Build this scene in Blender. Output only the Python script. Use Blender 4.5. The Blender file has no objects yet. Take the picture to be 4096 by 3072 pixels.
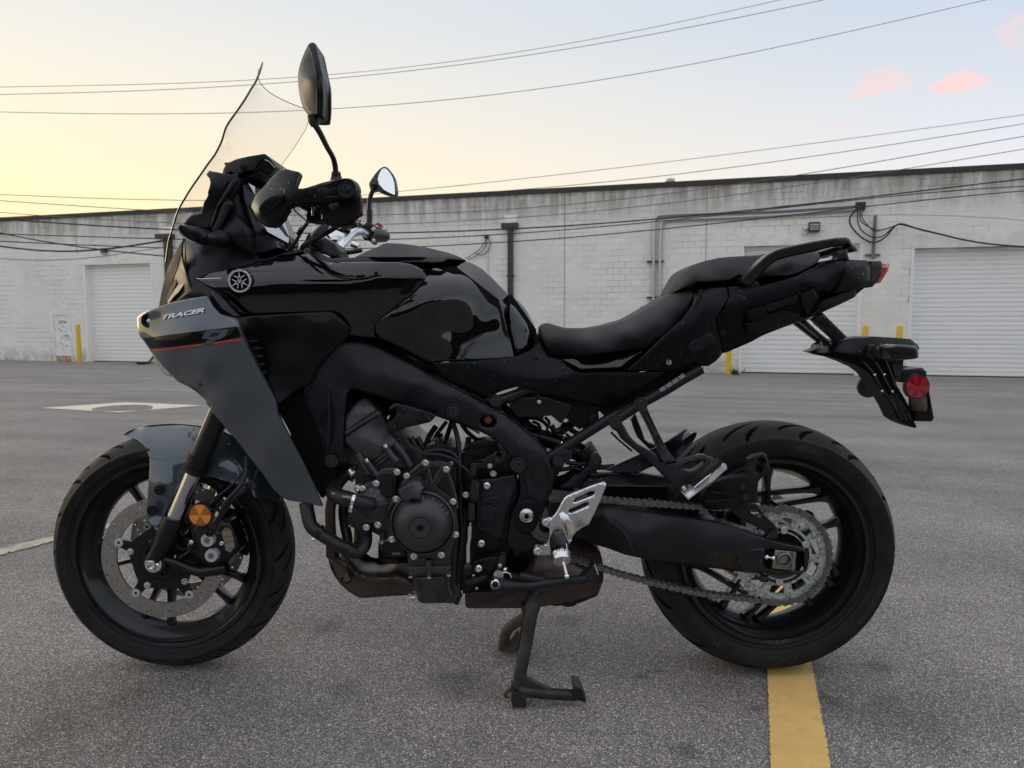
import bpy, math, random
import numpy as np
from mathutils import Vector, Matrix
from mathutils.geometry import delaunay_2d_cdt
random.seed(7)
rng = np.random.RandomState(7)
scene = bpy.context.scene
COL = scene.collection

# ------------------------------------------------------------------ camera
FPX = 2840.0            # focal length in pixels of the 4096 px wide photograph
CAM = np.array([0.0, -1.75, 0.862])
TH = math.radians(4.79)
cd = bpy.data.cameras.new('camera'); cam = bpy.data.objects.new('camera', cd); COL.objects.link(cam)
cam.location = CAM.tolist(); cam.rotation_euler = (math.pi/2 - TH, 0, 0)
cd.sensor_width = 36.0; cd.lens = 36.0*FPX/4096; cd.clip_start = 0.05; cd.clip_end = 2000
cd.dof.use_dof = True; cd.dof.focus_distance = 1.7; cd.dof.aperture_fstop = 9.0
scene.camera = cam

# ------------------------------------------------------------------ world: clear sky just after sunset, glow low on the left
W = bpy.data.worlds.new('World'); scene.world = W; W.use_nodes = True
nt = W.node_tree; nt.nodes.clear()
def N(t, **k):
    n = nt.nodes.new(t)
    for a, b in k.items(): setattr(n, a, b)
    return n
def setup_world():
    L = nt.links.new
    out = N('ShaderNodeOutputWorld'); bg = N('ShaderNodeBackground')
    sky = N('ShaderNodeTexSky', sky_type='NISHITA'); sky.sun_disc = False
    sky.sun_elevation = math.radians(3.0); sky.sun_rotation = math.radians(-52); sky.air_density = 1.0; sky.dust_density = 1.5; sky.ozone_density = 2.0
    tc = N('ShaderNodeTexCoord'); nrm = N('ShaderNodeVectorMath', operation='NORMALIZE'); L(tc.outputs['Generated'], nrm.inputs[0])
    sep = N('ShaderNodeSeparateXYZ'); L(nrm.outputs[0], sep.inputs[0])
    # elevation ramp of the dusk air
    el = N('ShaderNodeMapRange'); el.inputs[1].default_value = -0.02; el.inputs[2].default_value = 0.75; L(sep.outputs[2], el.inputs[0])
    r1 = N('ShaderNodeValToRGB'); L(el.outputs[0], r1.inputs[0])
    def ramp(r, pts):
        e = r.color_ramp.elements
        while len(e) > 1: e.remove(e[-1])
        e[0].position = pts[0][0]; e[0].color = (*pts[0][1], 1)
        for p, c in pts[1:]:
            q = e.new(p); q.color = (*c, 1)
    # away from the glow
    ramp(r1, [(0, (.78, .76, .70)), (.14, (.74, .71, .69)), (.3, (.60, .62, .67)), (.5, (.46, .52, .62)), (1, (.61, .63, .67))])
    r2 = N('ShaderNodeValToRGB'); L(el.outputs[0], r2.inputs[0])
    ramp(r2, [(0, (.98, .70, .24)), (.12, (.96, .73, .34)), (.25, (.84, .70, .47)), (.42, (.70, .66, .58)), (.58, (.56, .59, .62)), (1, (.61, .63, .67))])
    # closeness to the direction in which the sun went down
    sd = Vector((-0.80, 0.60, 0.0)).normalized()
    dot = N('ShaderNodeVectorMath', operation='DOT_PRODUCT'); L(nrm.outputs[0], dot.inputs[0]); dot.inputs[1].default_value = sd
    mr = N('ShaderNodeMapRange', interpolation_type='SMOOTHSTEP'); mr.inputs[1].default_value = -0.1; mr.inputs[2].default_value = 1.0; L(dot.outputs['Value'], mr.inputs[0])
    mx = N('ShaderNodeMix', data_type='RGBA'); L(mr.outputs[0], mx.inputs[0]); L(r1.outputs[0], mx.inputs[6]); L(r2.outputs[0], mx.inputs[7])
    # the far side of the sky (behind the camera) is a little dimmer
    dm = N('ShaderNodeMapRange', interpolation_type='SMOOTHSTEP'); dm.inputs[1].default_value = -1.0; dm.inputs[2].default_value = 0.35
    dm.inputs[3].default_value = 1.0; dm.inputs[4].default_value = 1.0; L(dot.outputs['Value'], dm.inputs[0])
    dmx = N('ShaderNodeMix', data_type='RGBA', blend_type='MULTIPLY'); dmx.inputs[0].default_value = 1.0
    cmb = N('ShaderNodeCombineColor'); [L(dm.outputs[0], cmb.inputs[i]) for i in range(3)]
    L(mx.outputs[2], dmx.inputs[6]); L(cmb.outputs[0], dmx.inputs[7])
    # small pink clouds, upper right
    col = dmx.outputs[2]
    nz = N('ShaderNodeTexNoise'); nz.inputs['Scale'].default_value = 26.0; nz.inputs['Detail'].default_value = 7.0; nz.inputs['Roughness'].default_value = .62
    mp = N('ShaderNodeMapping'); mp.inputs['Scale'].default_value = (1, 1, 1.9); L(nrm.outputs[0], mp.inputs[0]); L(mp.outputs[0], nz.inputs['Vector'])
    R_, F_, U_ = Vector((1, 0, 0)), Vector((0, math.cos(TH), -math.sin(TH))), Vector((0, math.sin(TH), math.cos(TH)))
    for (px, py, rx, ry, dens) in [(3865, 322, 100, 40, 1.0), (3555, 318, 110, 55, .62), (3440, 375, 60, 22, .45), (4070, 120, 55, 60, .45), (3350, 500, 55, 26, .35), (3200, 468, 40, 18, .2), (3810, 100, 22, 30, .3)]:
        d = (F_ + R_*((px-2048)/FPX) - U_*((py-1536)/FPX)).normalized()
        t1 = Vector((d.y, -d.x, 0)).normalized(); t2 = t1.cross(d).normalized()
        sub = N('ShaderNodeVectorMath', operation='SUBTRACT'); L(nrm.outputs[0], sub.inputs[0]); sub.inputs[1].default_value = d
        a = N('ShaderNodeVectorMath', operation='DOT_PRODUCT'); L(sub.outputs[0], a.inputs[0]); a.inputs[1].default_value = t1*(FPX/rx)
        b = N('ShaderNodeVectorMath', operation='DOT_PRODUCT'); L(sub.outputs[0], b.inputs[0]); b.inputs[1].default_value = t2*(FPX/ry)
        a2 = N('ShaderNodeMath', operation='MULTIPLY'); L(a.outputs['Value'], a2.inputs[0]); L(a.outputs['Value'], a2.inputs[1])
        b2 = N('ShaderNodeMath', operation='MULTIPLY_ADD'); L(b.outputs['Value'], b2.inputs[0]); L(b.outputs['Value'], b2.inputs[1]); L(a2.outputs[0], b2.inputs[2])
        # density = noise - radial falloff
        n2 = N('ShaderNodeMath', operation='MULTIPLY_ADD'); L(b2.outputs[0], n2.inputs[0]); n2.inputs[1].default_value = -0.22; L(nz.outputs[0], n2.inputs[2])
        m3 = N('ShaderNodeMapRange', interpolation_type='SMOOTHSTEP'); m3.inputs[1].default_value = .30; m3.inputs[2].default_value = .46; m3.inputs[4].default_value = dens*.8; L(n2.outputs[0], m3.inputs[0])
        cm = N('ShaderNodeMix', data_type='RGBA'); cm.inputs[7].default_value = (.80, .53, .51, 1); L(col, cm.inputs[6]); L(m3.outputs[0], cm.inputs[0])
        col = cm.outputs[2]
    # physical sky blended in
    sc_ = N('ShaderNodeVectorMath', operation='SCALE'); L(sky.outputs[0], sc_.inputs[0]); sc_.inputs[3].default_value = 0.10
    fx = N('ShaderNodeMix', data_type='RGBA'); fx.inputs[0].default_value = 0.12; L(col, fx.inputs[6]); L(sc_.outputs[0], fx.inputs[7])
    L(fx.outputs[2], bg.inputs[0]); bg.inputs[1].default_value = 1.0; L(bg.outputs[0], out.inputs[0])
setup_world()
sl = bpy.data.lights.new('sun', 'SUN'); sl.energy = 0.35; sl.angle = math.radians(25); sl.color = (1.0, .80, .55)
so = bpy.data.objects.new('sun', sl); COL.objects.link(so)
so.rotation_euler = Vector((-0.78, 0.60, 0.16)).to_track_quat('Z', 'Y').to_euler()
scene.view_settings.view_transform = 'Standard'; scene.view_settings.look = 'None'; scene.view_settings.exposure = 0.58; scene.view_settings.gamma = 1.0
scene.render.engine = 'CYCLES'; scene.cycles.use_denoising = True; scene.cycles.max_bounces = 8; scene.cycles.transparent_max_bounces = 16
scene.cycles.caustics_reflective = False; scene.cycles.caustics_refractive = False

# ------------------------------------------------------------------ helpers
SC = {0: (0, 0, 1.0), 9999: (0, 0, 1.8517), 1: (500, 100, .5425), 2: (500, 900, .4521), 3: (200, 1600, .663), 4: (1200, 900, .4973), 5: (1200, 1400, .4219),
      6: (1800, 1500, .4219), 7: (1200, 2000, .5425), 8: (2100, 900, .4521), 9: (2900, 900, .5122), 10: (2300, 1500, .4219), 11: (2500, 1650, .6329),
      12: (2900, 600, .5725), 13: (0, 700, .4822), 14: (1500, 650, .6329), 15: (2700, 2400, .6311), 16: (0, 1400, .5425), 17: (2850, 1750, .4521),
      18: (450, 1900, .3014), 19: (1800, 2100, .3013), 20: (1250, 1900, .3315), 21: (1150, 650, .2713), 22: (600, 600, .3014)}
def R(n, s):
    "points read off detail view n of the photograph -> pixels of the full photograph"
    x0, y0, k = SC[n]; out = []
    for w in s.split():
        v = [float(q) for q in w.split(',')]
        out.append((x0 + v[0]*k, y0 + v[1]*k, *v[2:]))
    return out
def ray(px, py):
    a, b = (px-2048)/FPX, -(py-1536)/FPX
    return np.array([a, math.cos(TH) + b*math.sin(TH), -math.sin(TH) + b*math.cos(TH)])
def P(px, py, y):
    d = ray(px, py); return CAM + d*((y - CAM[1])/d[1])
def Pv(px, py, y):
    px, py, y = np.asarray(px, float), np.asarray(py, float), np.asarray(y, float)
    a, b = (px-2048)/FPX, -(py-1536)/FPX
    dy = math.cos(TH) + b*math.sin(TH); dz = -math.sin(TH) + b*math.cos(TH); t = (y-CAM[1])/dy
    return np.stack([a*t, y + 0*t, CAM[2] + dz*t], 1)
def mpp(y):   # metres per photo pixel at depth y
    return (y-CAM[1])/FPX*1.01

def obj(name, verts, faces, mat=None, parent=None, smooth=None, mats=None, fmat=None):
    me = bpy.data.meshes.new(name)
    me.from_pydata([tuple(map(float, v)) for v in verts], [], faces)
    if mats:
        for m in mats: me.materials.append(m)
        if fmat: me.polygons.foreach_set('material_index', fmat)
    elif mat: me.materials.append(mat)
    if smooth is not None:
        me.polygons.foreach_set('use_smooth', [True]*len(me.polygons))
        if smooth < 180: me.set_sharp_from_angle(angle=math.radians(smooth))
    me.update()
    o = bpy.data.objects.new(name, me); COL.objects.link(o)
    if parent: o.parent = parent
    return o
def fix_normals(o):
    import bmesh
    bm = bmesh.new(); bm.from_mesh(o.data); bmesh.ops.recalc_face_normals(bm, faces=bm.faces); bm.to_mesh(o.data); bm.free(); return o
def empty(name, loc, label=None, cat=None, group=None):
    o = bpy.data.objects.new(name, None); COL.objects.link(o); o.location = loc; o.empty_display_size = .1
    tag(o, label, cat, group); return o
def tag(o, label=None, cat=None, group=None, kind=None):
    if label: o['label'] = label
    if cat: o['category'] = cat
    if group: o['group'] = group
    if kind: o['kind'] = kind
    return o

class MB:
    "collects simple shapes into one mesh"
    def __init__(s): s.v = []; s.f = []
    def add(s, v, f):
        n = len(s.v); s.v += [tuple(map(float, q)) for q in v]; s.f += [tuple(i+n for i in q) for q in f]; return s
    def box(s, c, d, M=None):
        x, y, z = [q/2 for q in d]
        v = [Vector((a*x, b*y, e*z)) for a in (-1, 1) for b in (-1, 1) for e in (-1, 1)]
        if M is not None: v = [M @ q for q in v]
        v = [q + Vector(c) for q in v]
        return s.add(v, [(0, 1, 3, 2), (4, 6, 7, 5), (0, 4, 5, 1), (2, 3, 7, 6), (0, 2, 6, 4), (1, 5, 7, 3)])
    def tube(s, pts, r, n=12, smooth=0, caps=True, flat=1.0):
        v, f = tube_geo(pts, r, n, smooth, caps, flat); return s.add(v, f)
    def lathe(s, prof, c, n=32, axis='y'):
        v, f = lathe_geo(prof, c, n, axis); return s.add(v, f)
    def build(s, name, mat, parent=None, smooth=35):
        return obj(name, s.v, s.f, mat, parent, smooth)

def catmull(pts, k=6):
    pts = [np.array(p, float) for p in pts]
    if len(pts) < 3 or k < 2: return pts
    q = [2*pts[0]-pts[1]] + pts + [2*pts[-1]-pts[-2]]; out = []
    for i in range(1, len(q)-2):
        for j in range(k):
            t = j/k; a, b, c, d = q[i-1], q[i], q[i+1], q[i+2]
            out.append(.5*((2*b) + (c-a)*t + (2*a-5*b+4*c-d)*t*t + (3*b-a-3*c+d)*t**3))
    out.append(pts[-1]); return out
def tube_geo(pts, r, n=12, smooth=0, caps=True, flat=1.0):
    rr = r if hasattr(r, '__len__') else [r]*len(pts)
    p4 = [list(p) + [q] for p, q in zip(pts, rr)]
    if smooth: p4 = catmull(p4, smooth)
    p4 = np.array(p4, float); p = p4[:, :3]; rad = p4[:, 3]
    V = []; F = []; up = None
    for i in range(len(p)):
        t = p[min(i+1, len(p)-1)] - p[max(i-1, 0)]; t = t/(np.linalg.norm(t)+1e-12)
        if up is None:
            up = np.array([0, -1.0, 0]) if abs(t[1]) < .9 else np.array([1.0, 0, 0])
        up = up - t*np.dot(up, t); up /= np.linalg.norm(up); side = np.cross(t, up)
        for k in range(n):
            a = 2*math.pi*k/n; V.append(p[i] + rad[i]*(up*math.cos(a)*flat + side*math.sin(a)))
    for i in range(len(p)-1):
        for k in range(n):
            a, b = i*n+k, i*n+(k+1) % n; F.append((a, b, b+n, a+n))
    if caps: F.append(tuple(range(n))[::-1]); F.append(tuple((len(p)-1)*n+k for k in range(n)))
    return V, F
def tube(name, pts, r, mat, parent=None, n=12, smooth=0, flat=1.0, caps=True):
    v, f = tube_geo(pts, r, n, smooth, caps, flat); return obj(name, v, f, mat, parent, 40)
def lathe_geo(prof, c, n=48, axis='y'):
    "prof = [(radius, offset along axis)], open profile; closed when ends meet at r=0"
    V = []; F = []; m = len(prof)
    for k in range(n):
        a = 2*math.pi*k/n; ca, sa = math.cos(a), math.sin(a)
        for r, h in prof:
            if axis == 'y': V.append((c[0]+r*ca, c[1]+h, c[2]+r*sa))
            else: V.append((c[0]+r*ca, c[1]+r*sa, c[2]+h))
    for k in range(n):
        k2 = (k+1) % n
        for i in range(m-1):
            q = [k*m+i, k*m+i+1, k2*m+i+1, k2*m+i]
            if prof[i][0] < 1e-6: q = [q[0], q[1], q[2]]
            elif prof[i+1][0] < 1e-6: q = [q[0], q[1], q[3]]
            F.append(tuple(q))
    return V, F
def lathe(name, prof, c, mat, parent=None, n=48, axis='y', smooth=35):
    v, f = lathe_geo(prof, c, n, axis); return obj(name, v, f, mat, parent, smooth)

# --- polygon plates and curved panels ---------------------------------------
def smooth_poly(poly, corner=38, k=5):
    "round a closed outline, keeping real corners"
    p = np.array([q[:2] for q in poly], float); n = len(p); out = []
    ang = []
    for i in range(n):
        a, b = p[i]-p[i-1], p[(i+1) % n]-p[i]
        c = np.dot(a, b)/(np.linalg.norm(a)*np.linalg.norm(b)+1e-9); ang.append(math.degrees(math.acos(max(-1, min(1, c)))))
    for i in range(n):
        b, c = p[i], p[(i+1) % n]
        a = p[i-1] if ang[i] < corner else b - (c-b)
        d = p[(i+2) % n] if ang[(i+1) % n] < corner else c + (c-b)
        for j in range(k):
            t = j/k; out.append(.5*((2*b)+(c-a)*t+(2*a-5*b+4*c-d)*t*t+(3*b-a-3*c+d)*t**3))
    return np.array(out)
def resample(p, h):
    out = []; n = len(p)
    for i in range(n):
        a, b = p[i], p[(i+1) % n]; L = np.linalg.norm(b-a); m = max(1, int(round(L/h)))
        if L < h*.25 and out and np.linalg.norm(out[-1]-a) < h*.25: continue
        for j in range(m): out.append(a+(b-a)*j/m)
    return np.array(out)
def inside(pts, poly):
    x, y = pts[:, 0], pts[:, 1]; c = np.zeros(len(pts), bool); n = len(poly); j = n-1
    for i in range(n):
        xi, yi = poly[i]; xj, yj = poly[j]
        if yi != yj:
            m = ((yi > y) != (yj > y)) & (x < (xj-xi)*(y-yi)/(yj-yi)+xi); c ^= m
        j = i
    return c
def dist(pts, polys):
    d = np.full(len(pts), 1e9)
    for poly in polys:
        a = poly; b = np.roll(poly, -1, 0)
        for i in range(len(a)):
            e = b[i]-a[i]; L = (e*e).sum()+1e-12
            t = np.clip(((pts-a[i]) @ e)/L, 0, 1); q = pts-(a[i]+t[:, None]*e); d = np.minimum(d, (q*q).sum(1))
    return np.sqrt(d)
def fill(outline, holes=(), h=20, bevel=0, interior=True):
    "triangulate outline minus holes. returns pts (N,2), tris, boundary-distance"
    loops = [resample(np.asarray(outline, float), h)] + [resample(np.asarray(q, float), h) for q in holes]
    pts = []; edges = []
    for lp in loops:
        s = len(pts); pts += list(lp); edges += [(s+i, s+(i+1) % len(lp)) for i in range(len(lp))]
    nb = len(pts)
    extra = []
    if interior:
        lo, hi = loops[0].min(0), loops[0].max(0)
        gx, gy = np.meshgrid(np.arange(lo[0]+h*.5, hi[0], h), np.arange(lo[1]+h*.5, hi[1], h*.87))
        gx = gx + (np.arange(gx.shape[0]) % 2)[:, None]*h*.5
        g = np.stack([gx.ravel(), gy.ravel()], 1)
        g = g[inside(g, loops[0])]
        for q in loops[1:]:
            if len(g): g = g[~inside(g, q)]
        if len(g): g = g[dist(g, loops) > max(h*.55, bevel*1.25)]
        extra += list(g)
    if bevel:
        for fr in (.3, 1.0):
            off = bevel*fr
            for lp in loops:
                e = np.roll(lp, -1, 0)-np.roll(lp, 1, 0); nr = np.stack([-e[:, 1], e[:, 0]], 1); nr /= (np.linalg.norm(nr, axis=1)[:, None]+1e-9)
                for sg in (1, -1):
                    c = lp+nr*off*sg; c = c[inside(c, loops[0])]
                    for q in loops[1:]:
                        if len(c): c = c[~inside(c, q)]
                    if len(c): c = c[dist(c, loops) > off*.93]
                    extra += list(c)
    pts = np.array(pts+extra)
    r = delaunay_2d_cdt([Vector(q) for q in pts], edges, [], 0, 1e-5)
    v = np.array([tuple(q) for q in r[0]]); tr = np.array([t for t in r[2]])
    cen = v[tr].mean(1); k = inside(cen, loops[0])
    for q in loops[1:]: k &= ~inside(cen, q)
    tr = tr[k]; used = np.unique(tr); mp = -np.ones(len(v), int); mp[used] = np.arange(len(used)); v = v[used]; tr = mp[tr]
    a = v[tr[:, 1]]-v[tr[:, 0]]; b = v[tr[:, 2]]-v[tr[:, 0]]; cr = a[:, 0]*b[:, 1]-a[:, 1]*b[:, 0]
    tr[cr < 0] = tr[cr < 0][:, ::-1]
    return v, tr, dist(v, loops)
def boundary(tr):
    E = {}
    for t in tr:
        for i in range(3): E[(t[i], t[(i+1) % 3])] = 1
    return [e for e in E if (e[1], e[0]) not in E]
def tps(ctrl, lam=0.0):
    c = np.array(ctrl, float); x = c[:, :2]/1000; n = len(c)
    if n < 4 or np.ptp(c[:, 2]) < 1e-9:
        A = np.c_[np.ones(n), x]; w, *_ = np.linalg.lstsq(A, c[:, 2], rcond=None)
        return lambda p: np.c_[np.ones(len(p)), np.asarray(p)[:, :2]/1000] @ w
    def U(a, b):
        d2 = ((a[:, None]-b[None])**2).sum(2)+1e-12; return d2*np.log(d2)*.5
    K = U(x, x)+lam*np.eye(n); Pm = np.c_[np.ones(n), x]
    A = np.block([[K, Pm], [Pm.T, np.zeros((3, 3))]]); w = np.linalg.solve(A, np.r_[c[:, 2], 0, 0, 0])
    def f(p):
        q = np.asarray(p, float)[:, :2]/1000; return U(q, x) @ w[:n] + np.c_[np.ones(len(q)), q] @ w[n:]
    return f
def solid(name, outline, depth, mat, parent=None, holes=(), thick=None, sym=False, h=20, bevel=0, bev_d=None, smooth=38, rnd=False, mirror=False, back=None, bulge=0, bulge_w=None, lam=0.0):
    """a curved, solid panel: outline in photo pixels, depth = number | control points (px,py,y) | function.
    thick: shell thickness (m); sym: extends to its mirror image across the bike's mid plane; mirror: a second copy on the far side"""
    ol = smooth_poly(outline) if rnd else np.array([q[:2] for q in outline], float)
    hs = [smooth_poly(q) if rnd else np.array([z[:2] for z in q], float) for q in holes]
    v, tr, d = fill(ol, hs, h, bevel)
    if callable(depth): y = depth(v)
    elif isinstance(depth, (int, float)): y = np.full(len(v), float(depth))
    else: y = tps(depth, lam)(v)
    if bevel:
        m = mpp(float(np.median(y))); bd = bev_d if bev_d else bevel*m
        t = np.clip(d/bevel, 0, 1); y = y + bd*(1-np.sqrt(np.clip(1-(1-t)**2, 0, 1)))
    if bulge:
        w = bulge_w or d.max(); t = np.clip(d/w, 0, 1); y = y - bulge*np.sin(t*math.pi/2)
    F = Pv(v[:, 0], v[:, 1], y)
    if sym: B = F*np.array([1, -1, 1]); B[:, 1] = np.maximum(B[:, 1], F[:, 1]+.002)
    elif back is not None: B = F.copy(); B[:, 1] = back
    else: B = F+np.array([0, thick if thick else .004, 0])
    n = len(F); V = list(F)+list(B)
    # image y grows downward: reverse for outward (towards camera) normals
    faces = [tuple(int(i) for i in t[::-1]) for t in tr] + [tuple(int(i)+n for i in t) for t in tr]
    for a, b in boundary(tr): faces.append((int(a), int(b), int(b)+n, int(a)+n))
    o = obj(name, V, faces, mat, parent, smooth); fix_normals(o)
    if smooth is not None:
        o.data.polygons.foreach_set('use_smooth', [True]*len(o.data.polygons)); o.data.set_sharp_from_angle(angle=math.radians(smooth))
    if mirror:
        V2 = [(q[0], -q[1], q[2]) for q in V]
        o2 = obj(name, V2, [f[::-1] for f in faces], mat, parent, smooth); fix_normals(o2); o2.data.set_sharp_from_angle(angle=math.radians(smooth or 38))
    return o
def decal(name, outline, depth, mat, parent=None, h=12, off=.0012, holes=()):
    f = tps(depth) if not callable(depth) else depth
    v, tr, d = fill(np.array([q[:2] for q in outline], float), [np.array(q, float) for q in holes], h)
    F = Pv(v[:, 0], v[:, 1], f(v)-off)
    return obj(name, F, [tuple(int(i) for i in t[::-1]) for t in tr], mat, parent, 60)
_tc = {}
def text_geo(s, bold=0.0, shear=0.0, space=1.0, res=2):
    key = (s, bold, shear, space)
    if key in _tc: return _tc[key]
    cu = bpy.data.curves.new('t', 'FONT'); cu.body = s; cu.resolution_u = res; cu.offset = bold; cu.shear = shear; cu.space_character = space; cu.align_x = 'LEFT'
    o = bpy.data.objects.new('t', cu); COL.objects.link(o)
    dg = bpy.context.evaluated_depsgraph_get(); dg.update(); me = o.evaluated_get(dg).to_mesh()
    v = np.array([tuple(q.co) for q in me.vertices]); f = [tuple(p.vertices) for p in me.polygons]
    o.evaluated_get(dg).to_mesh_clear(); bpy.data.objects.remove(o)
    mn, mx_ = v[:, :2].min(0), v[:, :2].max(0); v = (v[:, :2]-mn)
    _tc[key] = (v, f, mx_-mn); return _tc[key]
def text_px(name, s, p0, p1, hpx, depth, mat, parent, off=.0015, bold=.012, shear=0.0, up=None, space=1.0):
    "text from p0 to p1 (baseline, photo pixels), laid on a surface"
    v, f, sz = text_geo(s, bold, shear, space); p0, p1 = np.array(p0, float), np.array(p1, float)
    ax = (p1-p0)/sz[0]; dr = (p1-p0)/np.linalg.norm(p1-p0); u = np.array(up if up else (dr[1], -dr[0]))*hpx/sz[1]
    q = p0+v[:, :1]*ax+v[:, 1:2]*u
    y = (depth(q) if callable(depth) else (np.full(len(q), depth) if isinstance(depth, (int, float)) else tps(depth)(q)))-off
    return obj(name, Pv(q[:, 0], q[:, 1], y), f, mat, parent)

# ------------------------------------------------------------------ materials
def mat(name, col, rough=.5, metal=0.0, coat=0.0, spec=.5, noise=None, bump=None, drops=0.0, emis=None, coat_rough=.02, coat_ior=1.5):
    """noise=(scale, amount, dark colour)  bump=(scale, strength, distance)  drops = strength of rain drops"""
    m = bpy.data.materials.new(name); m.use_nodes = True; t = m.node_tree; b = t.nodes['Principled BSDF']; L = t.links.new
    def nn(ty, **k):
        n = t.nodes.new(ty)
        for a, c in k.items(): setattr(n, a, c)
        return n
    b.inputs['Base Color'].default_value = (*col, 1); b.inputs['Roughness'].default_value = rough; b.inputs['Metallic'].default_value = metal
    b.inputs['Coat Weight'].default_value = coat; b.inputs['Coat IOR'].default_value = coat_ior; b.inputs['Coat Roughness'].default_value = coat_rough; b.inputs['Specular IOR Level'].default_value = spec
    geo = nn('ShaderNodeNewGeometry')
    if noise:
        nz = nn('ShaderNodeTexNoise'); nz.inputs['Scale'].default_value = noise[0]; nz.inputs['Detail'].default_value = 6; nz.inputs['Roughness'].default_value = .65; L(geo.outputs['Position'], nz.inputs['Vector'])
        mr = nn('ShaderNodeMapRange'); mr.inputs[1].default_value = .42; mr.inputs[2].default_value = .66; mr.inputs[4].default_value = noise[1]; L(nz.outputs[0], mr.inputs[0])
        mx = nn('ShaderNodeMix', data_type='RGBA'); mx.inputs[6].default_value = (*col, 1); mx.inputs[7].default_value = (*noise[2], 1); L(mr.outputs[0], mx.inputs[0]); L(mx.outputs[2], b.inputs['Base Color'])
        if len(noise) > 3:
            rr = nn('ShaderNodeMapRange'); rr.inputs[3].default_value = rough; rr.inputs[4].default_value = noise[3]; L(mr.outputs[0], rr.inputs[0]); L(rr.outputs[0], b.inputs['Roughness'])
    nrm = None
    if bump:
        nz = nn('ShaderNodeTexNoise'); nz.inputs['Scale'].default_value = bump[0]; nz.inputs['Detail'].default_value = 4; L(geo.outputs['Position'], nz.inputs['Vector'])
        bp = nn('ShaderNodeBump'); bp.inputs['Strength'].default_value = bump[1]; bp.inputs['Distance'].default_value = bump[2]; L(nz.outputs[0], bp.inputs['Height']); nrm = bp.outputs[0]
    if drops:
        vo = nn('ShaderNodeTexVoronoi'); vo.inputs['Scale'].default_value = 120; vo.inputs['Randomness'].default_value = 1.0; L(geo.outputs['Position'], vo.inputs['Vector'])
        sp = nn('ShaderNodeSeparateColor'); L(vo.outputs['Color'], sp.inputs[0])
        # radius per drop, most cells are dry
        rd = nn('ShaderNodeMapRange'); rd.inputs[1].default_value = 1-min(1, drops*1.4); rd.inputs[2].default_value = 1.0; rd.inputs[3].default_value = 0.0; rd.inputs[4].default_value = .36; L(sp.outputs[0], rd.inputs[0])
        dv = nn('ShaderNodeMath', operation='SUBTRACT'); L(rd.outputs[0], dv.inputs[0]); L(vo.outputs['Distance'], dv.inputs[1])
        mx0 = nn('ShaderNodeMath', operation='MAXIMUM'); L(dv.outputs[0], mx0.inputs[0]); mx0.inputs[1].default_value = 0.0
        sq = nn('ShaderNodeMath', operation='SQRT'); L(mx0.outputs[0], sq.inputs[0])
        bp = nn('ShaderNodeBump'); bp.inputs['Strength'].default_value = 1.0; bp.inputs['Distance'].default_value = .004; L(sq.outputs[0], bp.inputs['Height'])
        if nrm: L(nrm, bp.inputs['Normal'])
        nrm = bp.outputs[0]
        wet = nn('ShaderNodeMath', operation='GREATER_THAN'); L(dv.outputs[0], wet.inputs[0]); wet.inputs[1].default_value = 0.0
        L(wet.outputs[0], b.inputs['Coat Weight']) if not coat else None
        if coat: L(nrm, b.inputs['Coat Normal'])
    if nrm: L(nrm, b.inputs['Normal'])
    if emis: b.inputs['Emission Color'].default_value = (*emis[0], 1); b.inputs['Emission Strength'].default_value = emis[1]
    return m
M = {}
M['black_gloss'] = mat('black_gloss_paint', (.0022, .0022, .003), .15, 0, 1.0, spec=.06, coat_ior=1.6)
M['slate_gloss'] = mat('slate_gloss_paint', (.052, .067, .086), .28, .20, 1.0, coat_ior=1.6)
M['slate_wet'] = mat('slate_gloss_paint_wet', (.052, .067, .086), .28, .20, 1.0, coat_ior=1.6, drops=.12)
M['stripe'] = mat('gloss_black_stripe', (.002, .002, .003), .3, 0, .15, spec=.1)
M['slate_print'] = mat('slate_print', (.075, .085, .095), .5, spec=.1)
M['red'] = mat('red_stripe', (.62, .03, .02), .3, 0, .6)
M['white'] = mat('white_print', (.80, .82, .84), .4)
M['matte'] = mat('matte_black_plastic', (.0060, .0066, .0090), .42, spec=.26, bump=(900, .12, .001))
M['matte_wet'] = mat('matte_black_plastic_wet', (.0035, .0040, .0062), .36, spec=.20, bump=(900, .12, .001), drops=.30)
M['frame'] = mat('painted_frame_alloy', (.013, .0145, .019), .40, .2, spec=.4, bump=(600, .1, .001), drops=.06)
M['satin'] = mat('satin_black_alloy', (.012, .012, .014), .30, .3)
M['engine'] = mat('engine_casting_black', (.062, .062, .066), .36, .45, bump=(700, .25, .001))
M['seat'] = mat('grained_black_vinyl', (.010, .010, .0125), .55, spec=.32, bump=(1400, .5, .0012))
M['tyre'] = mat('tyre_rubber', (.0085, .0088, .0095), .58, spec=.25, noise=(16, .8, (.022, .021, .020)), bump=(300, .15, .001))
M['tread'] = mat('dusty_tread_rubber', (.021, .0205, .020), .66, spec=.3, noise=(14, .8, (.040, .038, .035)), bump=(300, .2, .001))
M['groove'] = mat('tread_groove', (.003, .003, .003), .8, spec=.1)
M['tyre_text'] = mat('tyre_lettering', (.030, .030, .033), .45)
M['rubber'] = mat('hose_rubber', (.010, .011, .014), .48)
M['disc'] = mat('brushed_brake_disc', (.44, .42, .39), .34, .9, noise=(60, .6, (.32, .30, .28)))
M['chrome'] = mat('chrome', (.90, .91, .92), .10, 1.0)
M['fork'] = mat('fork_tube_hard_chrome', (.58, .60, .64), .18, 1.0)
M['steel'] = mat('zinc_steel', (.78, .78, .76), .26, 1.0, noise=(120, .3, (.5, .48, .45)))
M['alu'] = mat('satin_aluminium', (.82, .82, .82), .28, 1.0, drops=.22)
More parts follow.
